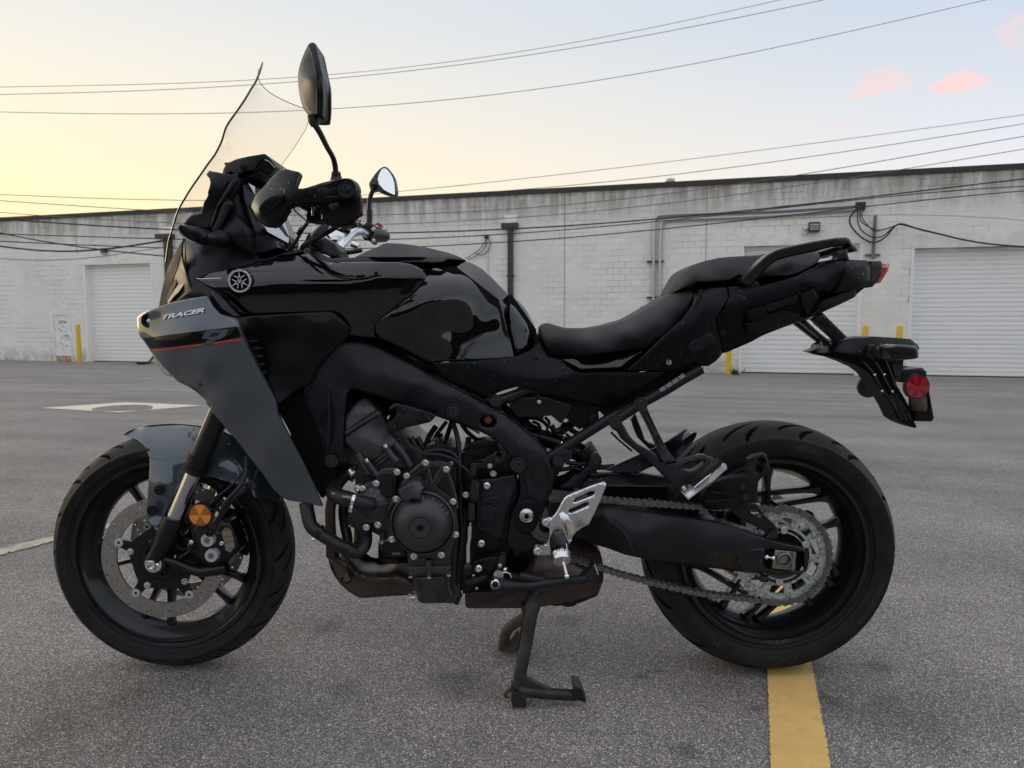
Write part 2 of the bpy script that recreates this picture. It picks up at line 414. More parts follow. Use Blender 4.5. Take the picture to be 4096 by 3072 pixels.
M['alu_dry'] = mat('brushed_aluminium', (.80, .82, .85), .30, 1.0)
M['chain'] = mat('chain_steel_dirty', (.24, .235, .225), .40, .8, noise=(160, .8, (.07, .065, .06)))
M['sprocket'] = mat('sprocket_steel_oily', (.62, .66, .65), .36, .6, noise=(150, .85, (.05, .05, .045), .6))
M['exhaust'] = mat('heat_browned_steel', (.10, .075, .064), .42, .7, noise=(9, .9, (.030, .026, .025)), bump=(40, .1, .003))
M['exhaust_brown'] = mat('rusty_brown_silencer', (.12, .085, .073), .45, .5, noise=(14, .9, (.055, .041, .037)), bump=(60, .2, .002))
M['stand'] = mat('dirty_stand_steel', (.022, .021, .021), .48, .3, noise=(35, .8, (.055, .047, .040)), bump=(120, .3, .002))
M['stand_dust'] = mat('dusty_stand_tube', (.10, .085, .070), .7, .1, noise=(30, .7, (.045, .04, .036)), bump=(120, .3, .002))
M['amber'] = mat('amber_reflector', (.75, .22, .01), .15, 0, 1.0, noise=(500, .8, (.28, .06, .004)))
M['redref'] = mat('red_reflector', (.55, .02, .02), .15, 0, 1.0, noise=(400, .7, (.20, .006, .008)))
M['redlens'] = mat('red_lens', (.62, .008, .020), .2, 0, .35)
M['clear'] = mat('clear_lens', (.55, .56, .58), .08, .3, 1.0)
M['mirror'] = mat('mirror_glass', (.92, .94, .96), .0, 1.0)
M['dash'] = mat('dash_glass', (.02, .02, .025), .03, 0, 1.0)
M['boss'] = mat('worn_black_bolt', (.050, .052, .056), .30, .6)
M['dull'] = mat('dull_steel', (.33, .32, .30), .42, .9, noise=(60, .5, (.2, .19, .17)))
M['silver'] = mat('silver_emblem', (.72, .74, .78), .22, .35, .5)
M['darkglass'] = mat('dark_lamp_glass', (.03, .03, .033), .38, 0, 1.0)
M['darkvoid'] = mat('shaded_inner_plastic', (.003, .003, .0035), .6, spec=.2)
M['copper'] = mat('copper_bolt', (.30, .12, .06), .4, .8)
M['orange'] = mat('orange_spring_part', (.55, .13, .02), .4)
M['greybolt'] = mat('grey_cap', (.60, .61, .62), .45, .6)
def glass():
    m = bpy.data.materials.new('clear_screen'); m.use_nodes = True; t = m.node_tree; t.nodes.clear(); L = t.links.new
    o = t.nodes.new('ShaderNodeOutputMaterial'); tr = t.nodes.new('ShaderNodeBsdfTransparent'); tr.inputs[0].default_value = (.935, .93, .94, 1)
    g = t.nodes.new('ShaderNodeBsdfGlossy'); g.inputs[1].default_value = .03; lw = t.nodes.new('ShaderNodeLayerWeight'); lw.inputs[0].default_value = .5; pw = t.nodes.new('ShaderNodeMath'); pw.operation = 'POWER'; pw.inputs[1].default_value = 4.0; L(lw.outputs['Facing'], pw.inputs[0]); fr = t.nodes.new('ShaderNodeMath'); fr.operation = 'MULTIPLY_ADD'; fr.inputs[1].default_value = .32; fr.inputs[2].default_value = .04; L(pw.outputs[0], fr.inputs[0])
    mx = t.nodes.new('ShaderNodeMixShader'); L(fr.outputs[0], mx.inputs[0]); L(tr.outputs[0], mx.inputs[1]); L(g.outputs[0], mx.inputs[2])
    geo = t.nodes.new('ShaderNodeNewGeometry'); vo = t.nodes.new('ShaderNodeTexVoronoi'); vo.inputs['Scale'].default_value = 90; L(geo.outputs['Position'], vo.inputs['Vector'])
    sp = t.nodes.new('ShaderNodeSeparateColor'); L(vo.outputs['Color'], sp.inputs[0])
    # rain drops only on the lower part of the screen
    sz = t.nodes.new('ShaderNodeSeparateXYZ'); L(geo.outputs['Position'], sz.inputs[0])
    hz = t.nodes.new('ShaderNodeMapRange'); hz.inputs[1].default_value = 1.16; hz.inputs[2].default_value = 1.04; hz.inputs[4].default_value = .30; L(sz.outputs[2], hz.inputs[0])
    ml = t.nodes.new('ShaderNodeMath'); ml.operation = 'MULTIPLY'; L(sp.outputs[0], ml.inputs[0]); L(hz.outputs[0], ml.inputs[1])
    gt = t.nodes.new('ShaderNodeMath'); gt.operation = 'LESS_THAN'; L(vo.outputs['Distance'], gt.inputs[0]); L(ml.outputs[0], gt.inputs[1])
    dp = t.nodes.new('ShaderNodeBsdfGlass'); dp.inputs[1].default_value = .02; dp.inputs[2].default_value = 1.33; dp.inputs[0].default_value = (.35, .35, .36, 1)
    m2 = t.nodes.new('ShaderNodeMixShader'); L(gt.outputs[0], m2.inputs[0]); L(mx.outputs[0], m2.inputs[1]); L(dp.outputs[0], m2.inputs[2]); L(m2.outputs[0], o.inputs[0]); return m
M['screen'] = glass()
# ================================================================== THE SETTING
dB = np.array([.9626, -.2709]); nB = np.array([.2709, .9626]); DW = 23.7; ZB = -.69
B0 = CAM[:2] + nB*DW
def Wp(u, o, z):
    q = B0 + dB*u + nB*o; return (q[0], q[1], z)
def wall_uz(px, py, o=0.0):
    d = ray(px, py); t = (DW+o)/(d[:2] @ nB); q = CAM+d*t; return float((q[:2]-B0) @ dB), float(q[2])
def zg(x, y):
    p = (np.array([x, y])-CAM[:2]) @ nB
    a, b = 2.6, 5.5; k = -ZB/((DW-b)+(b-a)/2)
    if p < a: return 0.0
    if p < b: return -k*(p-a)**2/(2*(b-a))
    return max(ZB, -k*((b-a)/2+(p-b)))
def G(px, py):
    d = ray(px, py); t = 1.0
    z = 0.0
    for _ in range(40):
        t = (z-CAM[2])/d[2]; q = CAM+d*t; z = zg(q[0], q[1])
    return np.array([q[0], q[1], z])

def ground_mat():
    m = bpy.data.materials.new('asphalt'); m.use_nodes = True; t = m.node_tree; b = t.nodes['Principled BSDF']; L = t.links.new
    def nn(ty, **k):
        n = t.nodes.new(ty)
        for a, c in k.items(): setattr(n, a, c)
        return n
    geo = nn('ShaderNodeNewGeometry'); pos = geo.outputs['Position']
    v1 = nn('ShaderNodeTexVoronoi'); v1.inputs['Scale'].default_value = 350; L(pos, v1.inputs['Vector'])
    sp = nn('ShaderNodeSeparateColor'); L(v1.outputs['Color'], sp.inputs[0])
    r1 = nn('ShaderNodeValToRGB'); L(sp.outputs[0], r1.inputs[0]); e = r1.color_ramp.elements
    e[0].position = 0; e[0].color = (.050, .050, .051, 1); e[1].position = .5; e[1].color = (.066, .064, .063, 1)
    for p, c in ((.72, (.10, .096, .092)), (.90, (.135, .13, .122)), (.968, (.18, .172, .163)), (1, (.27, .26, .245))):
        q = e.new(p); q.color = (*c, 1)
    # dark binder between stones
    md = nn('ShaderNodeMapRange'); md.inputs[1].default_value = .25; md.inputs[2].default_value = .75; md.inputs[3].default_value = 1; md.inputs[4].default_value = .38; L(v1.outputs['Distance'], md.inputs[0])
    n1 = nn('ShaderNodeTexNoise'); n1.inputs['Scale'].default_value = 900; n1.inputs['Detail'].default_value = 2; L(pos, n1.inputs['Vector'])
    # patches
    n2 = nn('ShaderNodeTexNoise'); n2.inputs['Scale'].default_value = 1.1; n2.inputs['Detail'].default_value = 5; L(pos, n2.inputs['Vector'])
    n3 = nn('ShaderNodeTexNoise'); n3.inputs['Scale'].default_value = 7; n3.inputs['Detail'].default_value = 6; n3.inputs['Roughness'].default_value = .7; L(pos, n3.inputs['Vector'])
    mp = nn('ShaderNodeMapping'); mp.inputs['Rotation'].default_value = (0, 0, math.atan2(dB[1], dB[0])); mp.inputs['Scale'].default_value = (.12, 1.6, 1); mp.vector_type = 'TEXTURE'
    mp.inputs['Scale'].default_value = (9, .7, 1); L(pos, mp.inputs['Vector'])
    n4 = nn('ShaderNodeTexNoise'); n4.inputs['Scale'].default_value = 1.2; n4.inputs['Detail'].default_value = 5; L(mp.outputs[0], n4.inputs['Vector'])
    def rng_(src, a, b_, c, d):
        q = nn('ShaderNodeMapRange'); L(src, q.inputs[0]); [q.inputs[i+1].__setattr__('default_value', w) for i, w in enumerate((a, b_, c, d))]; return q.outputs[0]
    def mulf(a, b_):
        q = nn('ShaderNodeMath', operation='MULTIPLY'); L(a, q.inputs[0]); L(b_, q.inputs[1]); return q.outputs[0]
    f = mulf(md.outputs[0], rng_(n1.outputs[0], .3, .7, .75, 1.25))
    f = mulf(f, rng_(n2.outputs[0], .3, .7, .86, 1.14)); f = mulf(f, rng_(n4.outputs[0], .35, .65, .84, 1.14)); f = mulf(f, rng_(n3.outputs[0], .3, .7, .9, 1.1))
    # oily dark spots
    n5 = nn('ShaderNodeTexNoise'); n5.inputs['Scale'].default_value = 4.3; n5.inputs['Detail'].default_value = 3; n5.inputs['Roughness'].default_value = .75; L(pos, n5.inputs['Vector'])
    f = mulf(f, rng_(n5.outputs[0], .66, .72, 1.0, .62))
    for px, py, rad, dk in ((1850, 2742, .085, .62), (1310, 2515, .05, .72), (1975, 2335, .05, .75), (560, 2790, .08, .8), (1365, 2760, .05, .75), (3600, 2890, .12, .78), (3520, 2670, .04, .6), (3310, 2800, .05, .65), (240, 2900, .1, .8), (2260, 2480, .05, .75), (3020, 2830, .03, .6), (2740, 3000, .04, .65)):
        q = G(px, py); ds = nn('ShaderNodeVectorMath', operation='DISTANCE'); L(pos, ds.inputs[0]); ds.inputs[1].default_value = q
        wob = nn('ShaderNodeMath', operation='MULTIPLY_ADD'); L(n3.outputs[0], wob.inputs[0]); wob.inputs[1].default_value = rad*1.6; L(ds.outputs['Value'], wob.inputs[2])
        f = mulf(f, rng_(wob.outputs[0], rad*1.15, rad*1.9, dk, 1.0))
    vm = nn('ShaderNodeVectorMath', operation='SCALE'); L(r1.outputs[0], vm.inputs[0]); L(f, vm.inputs[3])
    tint = nn('ShaderNodeVectorMath', operation='MULTIPLY'); L(vm.outputs[0], tint.inputs[0]); tint.inputs[1].default_value = (4.45, 4.20, 4.06)
    L(tint.outputs[0], b.inputs['Base Color']); b.inputs['Roughness'].default_value = .78; b.inputs['Specular IOR Level'].default_value = .35
    bp = nn('ShaderNodeBump'); bp.inputs['Strength'].default_value = .8; bp.inputs['Distance'].default_value = .0025; L(md.outputs[0], bp.inputs['Height'])
    b2 = nn('ShaderNodeBump'); b2.inputs['Strength'].default_value = .5; b2.inputs['Distance'].default_value = .01; L(n3.outputs[0], b2.inputs['Height']); L(b2.outputs[0], bp.inputs['Normal'])
    L(bp.outputs[0], b.inputs['Normal']); return m
M['asphalt'] = ground_mat()
ps = [-400, -60, -20, -5, 0, 2, 2.6, 3, 3.4, 3.8, 4.2, 4.6, 5, 5.5, 6.5, 8, 10, 13, 17, 20, DW, DW+.5, 60, 500]; us = [-500, -120, -60, -30, -15, -8, -4, -2, 0, 2, 4, 8, 15, 30, 60, 120, 500]
V = []; F = []
for p in ps:
    for u in us:
        q = CAM[:2]+nB*p+dB*u; V.append((q[0], q[1], zg(q[0], q[1])))
for i in range(len(ps)-1):
    for j in range(len(us)-1):
        a = i*len(us)+j; F.append((a, a+1, a+len(us)+1, a+len(us)))
ground = obj('asphalt_ground', V, F, M['asphalt'], None, 60); tag(ground, 'grey speckled asphalt of the parking lot', None, None, 'structure')

# painted lines and the concrete apron
def paint_mat(name, col, wear, dark):
    m = bpy.data.materials.new(name); m.use_nodes = True; t = m.node_tree; b = t.nodes['Principled BSDF']; L = t.links.new
    geo = t.nodes.new('ShaderNodeNewGeometry')
    n = t.nodes.new('ShaderNodeTexNoise'); n.inputs['Scale'].default_value = 22; n.inputs['Detail'].default_value = 9; n.inputs['Roughness'].default_value = .7; L(geo.outputs['Position'], n.inputs['Vector'])
    mr = t.nodes.new('ShaderNodeMapRange'); mr.inputs[1].default_value = .42; mr.inputs[2].default_value = .68; mr.inputs[4].default_value = wear; L(n.outputs[0], mr.inputs[0])
    n3 = t.nodes.new('ShaderNodeTexNoise'); n3.inputs['Scale'].default_value = 5; n3.inputs['Detail'].default_value = 4; L(geo.outputs['Position'], n3.inputs['Vector'])
    m3 = t.nodes.new('ShaderNodeMapRange'); m3.inputs[1].default_value = .5; m3.inputs[2].default_value = .7; m3.inputs[4].default_value = .45; L(n3.outputs[0], m3.inputs[0])
    mx = t.nodes.new('ShaderNodeMath'); mx.operation = 'MAXIMUM'; L(mr.outputs[0], mx.inputs[0]); L(m3.outputs[0], mx.inputs[1])
    mix = t.nodes.new('ShaderNodeMix'); mix.data_type = 'RGBA'; mix.inputs[6].default_value = (*col, 1); mix.inputs[7].default_value = (*dark, 1); L(mx.outputs[0], mix.inputs[0]); L(mix.outputs[2], b.inputs['Base Color'])
    b.inputs['Roughness'].default_value = .7
    n2 = t.nodes.new('ShaderNodeTexNoise'); n2.inputs['Scale'].default_value = 260; n2.inputs['Detail'].default_value = 3; L(geo.outputs['Position'], n2.inputs['Vector'])
    bp = t.nodes.new('ShaderNodeBump'); bp.inputs['Strength'].default_value = .6; bp.inputs['Distance'].default_value = .003; L(n2.outputs[0], bp.inputs['Height']); L(bp.outputs[0], b.inputs['Normal']); return m
def ground_strip(name, left, right, m, lift=.004, jit=.0025, n=60):
    "left / right edge points on the ground, jagged a little like sprayed paint"
    L_ = [G(*q) for q in left]; R_ = [G(*q) for q in right]; V = []; F = []
    def along(pts, t):
        s = t*(len(pts)-1); i = min(int(s), len(pts)-2); return pts[i]+(pts[i+1]-pts[i])*(s-i)
    for i in range(n+1):
        a, b = along(L_, i/n), along(R_, i/n); w = (b-a)/np.linalg.norm(b-a)
        a = a + w*rng.normal()*jit; b = b + w*rng.normal()*jit
        for q in (a, b): V.append((q[0], q[1], zg(q[0], q[1])+lift))
        if i: k = 2*i; F.append((k-2, k-1, k+1, k))
    return obj(name, V, F, m)
yl = ground_strip('yellow_parking_line', [(3052, 2330), (3070, 2700), (3082, 3072), (3131, 4600)], [(3187, 2330), (3255, 2700), (3325, 3072), (3612, 4600)], paint_mat('yellow_road_paint', (.95, .61, .20), .6, (.70, .45, .16)), n=520, jit=.0017)
tag(yl, 'worn yellow painted line running under the rear wheel', None, None, 'structure')
wl = ground_strip('faded_parking_line', [(-120, 2226), (228, 2143), (500, 2085)], [(-120, 2254), (228, 2166), (500, 2100)], paint_mat('faded_white_paint', (.55, .48, .36), 1.0, (.24, .22, .20)), n=140, jit=.006)
tag(wl, 'faded whitish painted line left of the front wheel', None, None, 'structure')
M['concrete'] = paint_mat('pale_concrete', (.78, .73, .60), .35, (.36, .34, .28))
ap = [G(165, 1633), G(477, 1651), G(810, 1623), G(499, 1610)]
apc = sum(ap)/4
V = [(q[0], q[1], zg(q[0], q[1])+.004) for q in ap]; apron = obj('concrete_apron', V, [(0, 1, 2, 3)], M['concrete']); tag(apron, 'pale concrete diamond set in the asphalt around the drain', None, None, 'structure')
gc = G(490, 1637); mb = MB(); R_g = .30
mb.lathe([(R_g, 0), (R_g, .014), (R_g-.025, .014), (R_g-.025, 0)], (gc[0], gc[1], gc[2]+.004), 40, 'z')
for i in range(-5, 6):
    hw = math.sqrt(max(0, (R_g-.02)**2-(i*.05)**2)); mb.box((gc[0], gc[1]+i*.05, gc[2]+.011), (2*hw, .022, .012))
gr = mb.build('drain_grate', mat('cast_iron', (.30, .28, .24), .8, .1), None); tag(gr, 'round iron drain grate in the pale concrete diamond', 'drain grate')

# ---------------------------------------------------------------- warehouse
ZR = 5.33
def wall_mat(name, joints=False):
    m = bpy.data.materials.new(name); m.use_nodes = True; t = m.node_tree; b = t.nodes['Principled BSDF']; L = t.links.new
    def nn(ty, **k):
        n = t.nodes.new(ty)
        for a, c in k.items(): setattr(n, a, c)
        return n
    geo = nn('ShaderNodeNewGeometry'); pos = geo.outputs['Position']; sz = nn('ShaderNodeSeparateXYZ'); L(pos, sz.inputs[0])
    def noise(scale, det=5, vec=None, ro=.6):
        n = nn('ShaderNodeTexNoise'); n.inputs['Scale'].default_value = scale; n.inputs['Detail'].default_value = det; n.inputs['Roughness'].default_value = ro; L(vec or pos, n.inputs['Vector']); return n.outputs[0]
    def rg(src, a, b_, c, d, ss=False):
        q = nn('ShaderNodeMapRange'); L(src, q.inputs[0]); q.interpolation_type = 'SMOOTHSTEP' if ss else 'LINEAR'
        for i, w in enumerate((a, b_, c, d)): q.inputs[i+1].default_value = w
        return q.outputs[0]
    def ma(op, a, b_):
        q = nn('ShaderNodeMath', operation=op)
        for i, w in enumerate((a, b_)):
            if isinstance(w, float): q.inputs[i].default_value = w
            else: L(w, q.inputs[i])
        return q.outputs[0]
    st = nn('ShaderNodeMapping'); st.inputs['Scale'].default_value = (3.4, 3.4, .5); L(pos, st.inputs[0]); streak = noise(1.0, 6, st.outputs[0], .62)
    top = rg(sz.outputs[2], ZR-1.5, ZR-.1, 0.0, 1.0, True)                      # run-off dirt below the roof edge
    dirt = ma('MULTIPLY', top, rg(streak, .30, .62, .10, .95))
    low = ma('MULTIPLY', rg(sz.outputs[2], ZB+.75, ZB, 0.0, 1.0, True), rg(noise(2.2, 6), .40, .62, 0.1, .75))
    blot = ma('MULTIPLY', rg(noise(.55, 6), .50, .70, 0.0, .16), rg(noise(9, 4), .3, .7, .5, 1.0))
    d = ma('MAXIMUM', ma('MAXIMUM', dirt, low), blot)
    rp = ma('MULTIPLY', rg(geo.outputs['Random Per Island'], 0, 1, 0, .10), 1.0)
    if not joints:
        oi = nn('ShaderNodeObjectInfo'); rp = ma('ADD', rp, rg(oi.outputs['Random'], 0, 1, 0, .06))
    d = ma('ADD', d, rp)
    mx = nn('ShaderNodeMix', data_type='RGBA'); L(d, mx.inputs[0]); mx.clamp_factor = True
    c0 = (.93, .915, .865) if not joints else (.34, .335, .31)
    mx.inputs[6].default_value = (*c0, 1); mx.inputs[7].default_value = ((.33, .305, .275, 1) if not joints else (.11, .10, .09, 1))
    if joints:   # paint fills many joints: only some open up dark
        fl = rg(noise(.8, 5), .47, .60, 0.0, 1.0); m2 = nn('ShaderNodeMix', data_type='RGBA'); L(fl, m2.inputs[0]); L(mx.outputs[2], m2.inputs[7]); m2.inputs[6].default_value = (.90, .885, .84, 1); L(m2.outputs[2], b.inputs['Base Color'])
    else: L(mx.outputs[2], b.inputs['Base Color'])
    b.inputs['Roughness'].default_value = .75
    bp = nn('ShaderNodeBump'); bp.inputs['Strength'].default_value = .4; bp.inputs['Distance'].default_value = .01; L(noise(30, 4), bp.inputs['Height']); L(bp.outputs[0], b.inputs['Normal']); return m
M['wall'] = wall_mat('painted_block'); M['joint'] = wall_mat('painted_joint', True)
M['door'] = mat('white_door_paint', (.92, .92, .91), .45, noise=(1.4, .25, (.80, .80, .78)))
M['flash'] = mat('dark_roof_flashing', (.035, .030, .030), .6)
M['lintel'] = mat('smooth_painted_concrete', (.91, .90, .85), .7, noise=(3.0, .5, (.60, .59, .55)))
M['brown'] = mat('brown_downspout_paint', (.045, .036, .034), .5, noise=(6, .5, (.07, .055, .05)))
M['galv'] = mat('galvanised_conduit', (.52, .54, .55), .32, .85, noise=(14, .5, (.36, .37, .37)))
M['cable'] = mat('black_cable', (.018, .018, .020), .6)
M['wire'] = mat('glare_grey_wire', (.16, .155, .15), .6)  # grey stands in for the sky glare that pales the wires
M['yellow'] = mat('yellow_bollard_paint', (.80, .55, .03), .5, noise=(5, .5, (.62, .42, .04)))
M['greypost'] = mat('grey_painted_steel', (.16, .165, .17), .5, .4)
wh = empty('warehouse', Wp(-10, 0, ZB), 'long low white painted block warehouse with roller doors behind the motorcycle', 'warehouse')
def wchild(o):  # keep world placement under the warehouse empty
    o.parent = wh; o.matrix_parent_inverse = Matrix.Translation(-Vector(wh.location)); return o
def snap(z): return ZB + round((z-ZB)/.2)*.2
def opening(x0, x1, ytop):
    u0 = wall_uz(x0, 1400)[0]; u1 = wall_uz(x1, 1400)[0]; z = wall_uz((x0+x1)/2, ytop)[1]; return [u0, u1, ZB, snap(z)]
OPN = [opening(347, 622, 1058), opening(2954, 3438, 990), opening(3627, 4320, 972), [*[wall_uz(x, 1400)[0] for x in (217, 289)], ZB, snap(wall_uz(250, 1250)[1])]]
UL, UR = -44.0, 20.4
# backing wall in vertical pieces round the openings, plus return walls and roof
def wall_slab():
    mb = MB(); cuts = sorted(OPN, key=lambda q: q[0]); u = UL
    def slab(u0, u1, z0, z1, o0=.010, o1=.35):
        v = [Wp(a, o, z) for a in (u0, u1) for o in (o0, o1) for z in (z0, z1)]
        mb.add(v, [(0, 1, 3, 2), (4, 6, 7, 5), (0, 4, 5, 1), (2, 3, 7, 6), (0, 2, 6, 4), (1, 5, 7, 3)])
    for q in cuts:
        slab(u, q[0], ZB-.3, ZR); slab(q[0], q[1], q[3], ZR); u = q[1]
    slab(u, UR, ZB-.3, ZR)
    slab(UL, UL+.3, ZB-.3, ZR, .35, 16); slab(UR-.3, UR, ZB-.3, ZR, .35, 16)
    return mb
wall = wchild(wall_slab().build('wall', M['joint'], None, None)); wall['label'] = 'painted concrete block wall with streaky grey dirt below the roof edge'
BW, BH, GP = .4, .2, .009
def block_geo(w, h=BH):
    g = GP/2; c = .006
    v = [(g, .010, g), (w-g, .010, g), (w-g, .010, h-g), (g, .010, h-g), (g+c, 0, g+c), (w-g-c, 0, g+c), (w-g-c, 0, h-g-c), (g+c, 0, h-g-c)]
    return v, [(4, 5, 6, 7), (0, 1, 5, 4), (1, 2, 6, 5), (2, 3, 7, 6), (3, 0, 4, 7)]
rows = int((ZR-ZB)/BH); cand = []
for r in range(rows):
    z = ZB+r*BH; off = 0.0 if r % 2 else BW/2; u = UL+off
    while u < UR-.3:
        segs = [(u, u+BW)]
        for a, b, c0, d0 in OPN:
            if z+BH*.5 < d0:
                nx = []
                for s, e in segs:
                    if e <= a or s >= b: nx.append((s, e)); continue
                    if s < a: nx.append((s, a))
                    if e > b: nx.append((b, e))
                segs = nx
        for s, e in segs:
            if e-s > .04: cand.append((s, e-s, z))
        u += BW
def in_view(s, w, z):
    q = np.array(Wp(s+w/2, 0, z+.1))-CAM; f = q[1]*math.cos(TH)-q[2]*math.sin(TH); return f > 0 and abs(q[0]/f)*FPX < 2040 and (q[1]*math.sin(TH)+q[2]*math.cos(TH))/f*FPX < 1500
full = [c for c in cand if abs(c[1]-BW) < 1e-6]; vis = [c for c in full if in_view(*c)]
vis.sort(key=lambda c: -c[0]); near = set(vis[:300])
bv, bf = block_geo(BW); rotB = math.atan2(dB[1], dB[0])
bme = bpy.data.meshes.new('block'); bme.from_pydata(bv, [], bf); bme.materials.append(M['wall'])
for s, w, z in vis[:300]:
    o = bpy.data.objects.new('block', bme); COL.objects.link(o); o.parent = wall; wpos = Vector(Wp(s, 0, z))
    o.matrix_parent_inverse = Matrix.Identity(4)
    o.matrix_local = Matrix.Translation(wpos) @ Matrix.Rotation(rotB, 4, 'Z')
mb = MB(); geo_c = {}
for c in cand:
    if c in near: continue
    w = round(c[1], 4)
    if w not in geo_c: geo_c[w] = block_geo(w)
    v, f = geo_c[w]; n = len(mb.v)
    for x, o, z in v: mb.v.append(Wp(c[0]+x, o, c[2]+z))
    mb.f += [tuple(i+n for i in q) for q in f]
bs = obj('block_courses', mb.v, mb.f, M['wall'], wall); bs['kind'] = 'stuff'
# roof and dark edge flashing
def wbox(mb, u0, u1, o0, o1, z0, z1):
    v = [Wp(a, o, z) for a in (u0, u1) for o in (o0, o1) for z in (z0, z1)]
    mb.add(v, [(0, 1, 3, 2), (4, 6, 7, 5), (0, 4, 5, 1), (2, 3, 7, 6), (0, 2, 6, 4), (1, 5, 7, 3)]); return mb
mb = MB(); wbox(mb, UL-.05, UR+.05, .05, 16.1, ZR+.002, ZR+.06); wchild(mb.build('roof', M['flash'], None))
mb = MB(); u = UL-.05
while u < UR+.05:
    e = min(u+3.05, UR+.05); wbox(mb, u, e-.006, -.07, .045, ZR-.085+.006*rng.rand(), ZR+.075); u = e
wchild(mb.build('roof_flashing', M['flash'], None))
# roof vent
uv, zv = wall_uz(2680, 745, .8); mb = MB(); mb.lathe([(.001, .30), (.16, .28), (.16, .20), (.10, .2), (.10, 0)], Wp(uv, .8, ZR+.05), 16, 'z'); wchild(mb.build('roof_vent', M['galv'], None))
# roller doors
def roller(q, n, lab):
    u0, u1, z0, z1 = q; w = u1-u0; mb = MB(); J = .09; O = .30
    wbox(mb, u0, u0+J, -.006, O+.03, z0-.01, z1-.003); wbox(mb, u1-J, u1, -.006, O+.03, z0-.01, z1-.003); wbox(mb, u0+J, u1-J, O-.06, O+.05, z1-.10, z1-.003)
    fr = wchild(mb.build('roller_door', M['door'], None)); fr['label'] = lab
    H = (z1-.10-z0)/n; s = []; prof = [(0, 0), (.012, .010), (.022, .5*H), (.012, H-.012), (-.006, H-.006), (-.006, H)]
    prof = [(0.0, 0.0), (-.016, .010), (-.020, H*.45), (-.014, H-.018), (.006, H-.012), (.006, H)]
    a, b = u0+J, u1-J; v = []; f = []
    for x in (0, b-a):
        for o, z in prof: v.append((x, o, z))
    k = len(prof); f = [(i, i+k, i+k+1, i+1) for i in range(k-1)]
    me = bpy.data.meshes.new('slat'); me.from_pydata(v, [], f); me.materials.append(M['door'])
    for i in range(n):
        o = bpy.data.objects.new('slat', me); COL.objects.link(o); o.parent = fr; o.matrix_local = Matrix.Translation(Vector(Wp(a, O, z0+i*H))) @ Matrix.Rotation(rotB, 4, 'Z')
    mb = MB(); wbox(mb, u0-.25, u1+.25, -.012, .009, z1-.002, z1+.42); wchild(mb.build('lintel', M['lintel'], None))
    mb = MB(); wbox(mb, u0+J, u1-J, O-.03, O+.02, z0-.01, z0+.035); sb = mb.build('bottom_seal', M['rubber'], None); sb.parent = fr
roller(OPN[0], 25, 'white roller door in the left part of the warehouse wall'); roller(OPN[1], 26, 'white roller door behind the tail of the motorcycle'); roller(OPN[2], 27, 'white roller door at the right edge of the view')
# dark interior behind thin door edges
# personnel door with pasted notices
u0, u1, z0, z1 = OPN[3]; mb = MB(); wbox(mb, u0, u0+.05, -.01, .12, z0, z1-.003); wbox(mb, u1-.05, u1, -.01, .12, z0, z1-.003); wbox(mb, u0+.05, u1-.05, -.01, .12, z1-.053, z1-.003)
fr = wchild(mb.build('door', M['lintel'], None)); fr['label'] = 'small white steel door with pasted notices and rusty foot'
mb = MB(); wbox(mb, u0+.055, u1-.055, .03, .07, z0+.02, z1-.058); lf = mb.build('door_leaf', mat('scuffed_white_door', (.90, .90, .89), .5, noise=(5, .5, (.62, .60, .57))), fr)
mb = MB(); wbox(mb, u0+.055, u1-.055, .026, .0299, z0+.02, z0+.24); mb.build('rusty_kick_plate', mat('rust_stained_paint', (.55, .42, .30), .7, noise=(9, 1, (.30, .16, .08))), fr)
def wall_text(s, u, z, h, o, m, parent, name='lettering', bold=.02):
    v, f, sz = text_geo(s, bold); k = h/sz[1]; vv = [Wp(u+a*k, o, z+b*k) for a, b in v]; return obj(name, vv, f, m, parent), sz[0]*k
M['ink'] = mat('dark_print', (.06, .06, .07), .6)
uc = (u0+u1)/2
wall_text('33939', uc-.22, z1-.42, .13, .0285, M['ink'], fr, 'house_number')
mb = MB(); wbox(mb, uc+.02, uc+.30, .024, .0285, z1-1.08, z1-.80); mb.build('notice', M['white'], fr); wall_text('YES', uc+.04, z1-1.0, .12, .0225, M['ink'], fr)
for i in range(16):
    a, b = uc-.25+rng.rand()*.4, z1-.55-rng.rand()*1.05
    mb = MB(); wbox(mb, a, a+.05+rng.rand()*.12, .0275, .0298, b, b+.02+rng.rand()*.035); mb.build('tape_remnant', mat('old_glue', (.36+.1*rng.rand(), .37, .38), .7), fr) if i < 12 else None
mb = MB(); mb.tube([Wp(u1-.12, .03, z0+.95), Wp(u1-.12, -.03, z0+.95)], .025, 12); mb.build('door_knob', M['steel'], fr)
# expansion joints
mb = MB()
for px in (318, 2257, 2819, 3300):
    if px == 3300: continue
    u, _ = wall_uz(px, 1200); z0j = ZB; 
    if px == 318: z0j = OPN[0][3]+.45
    wbox(mb, u-.009, u+.009, -.003, .008, z0j, ZR-.09)
wchild(mb.build('expansion_joint', mat('dark_joint_sealant', (.16, .14, .12), .8), None))
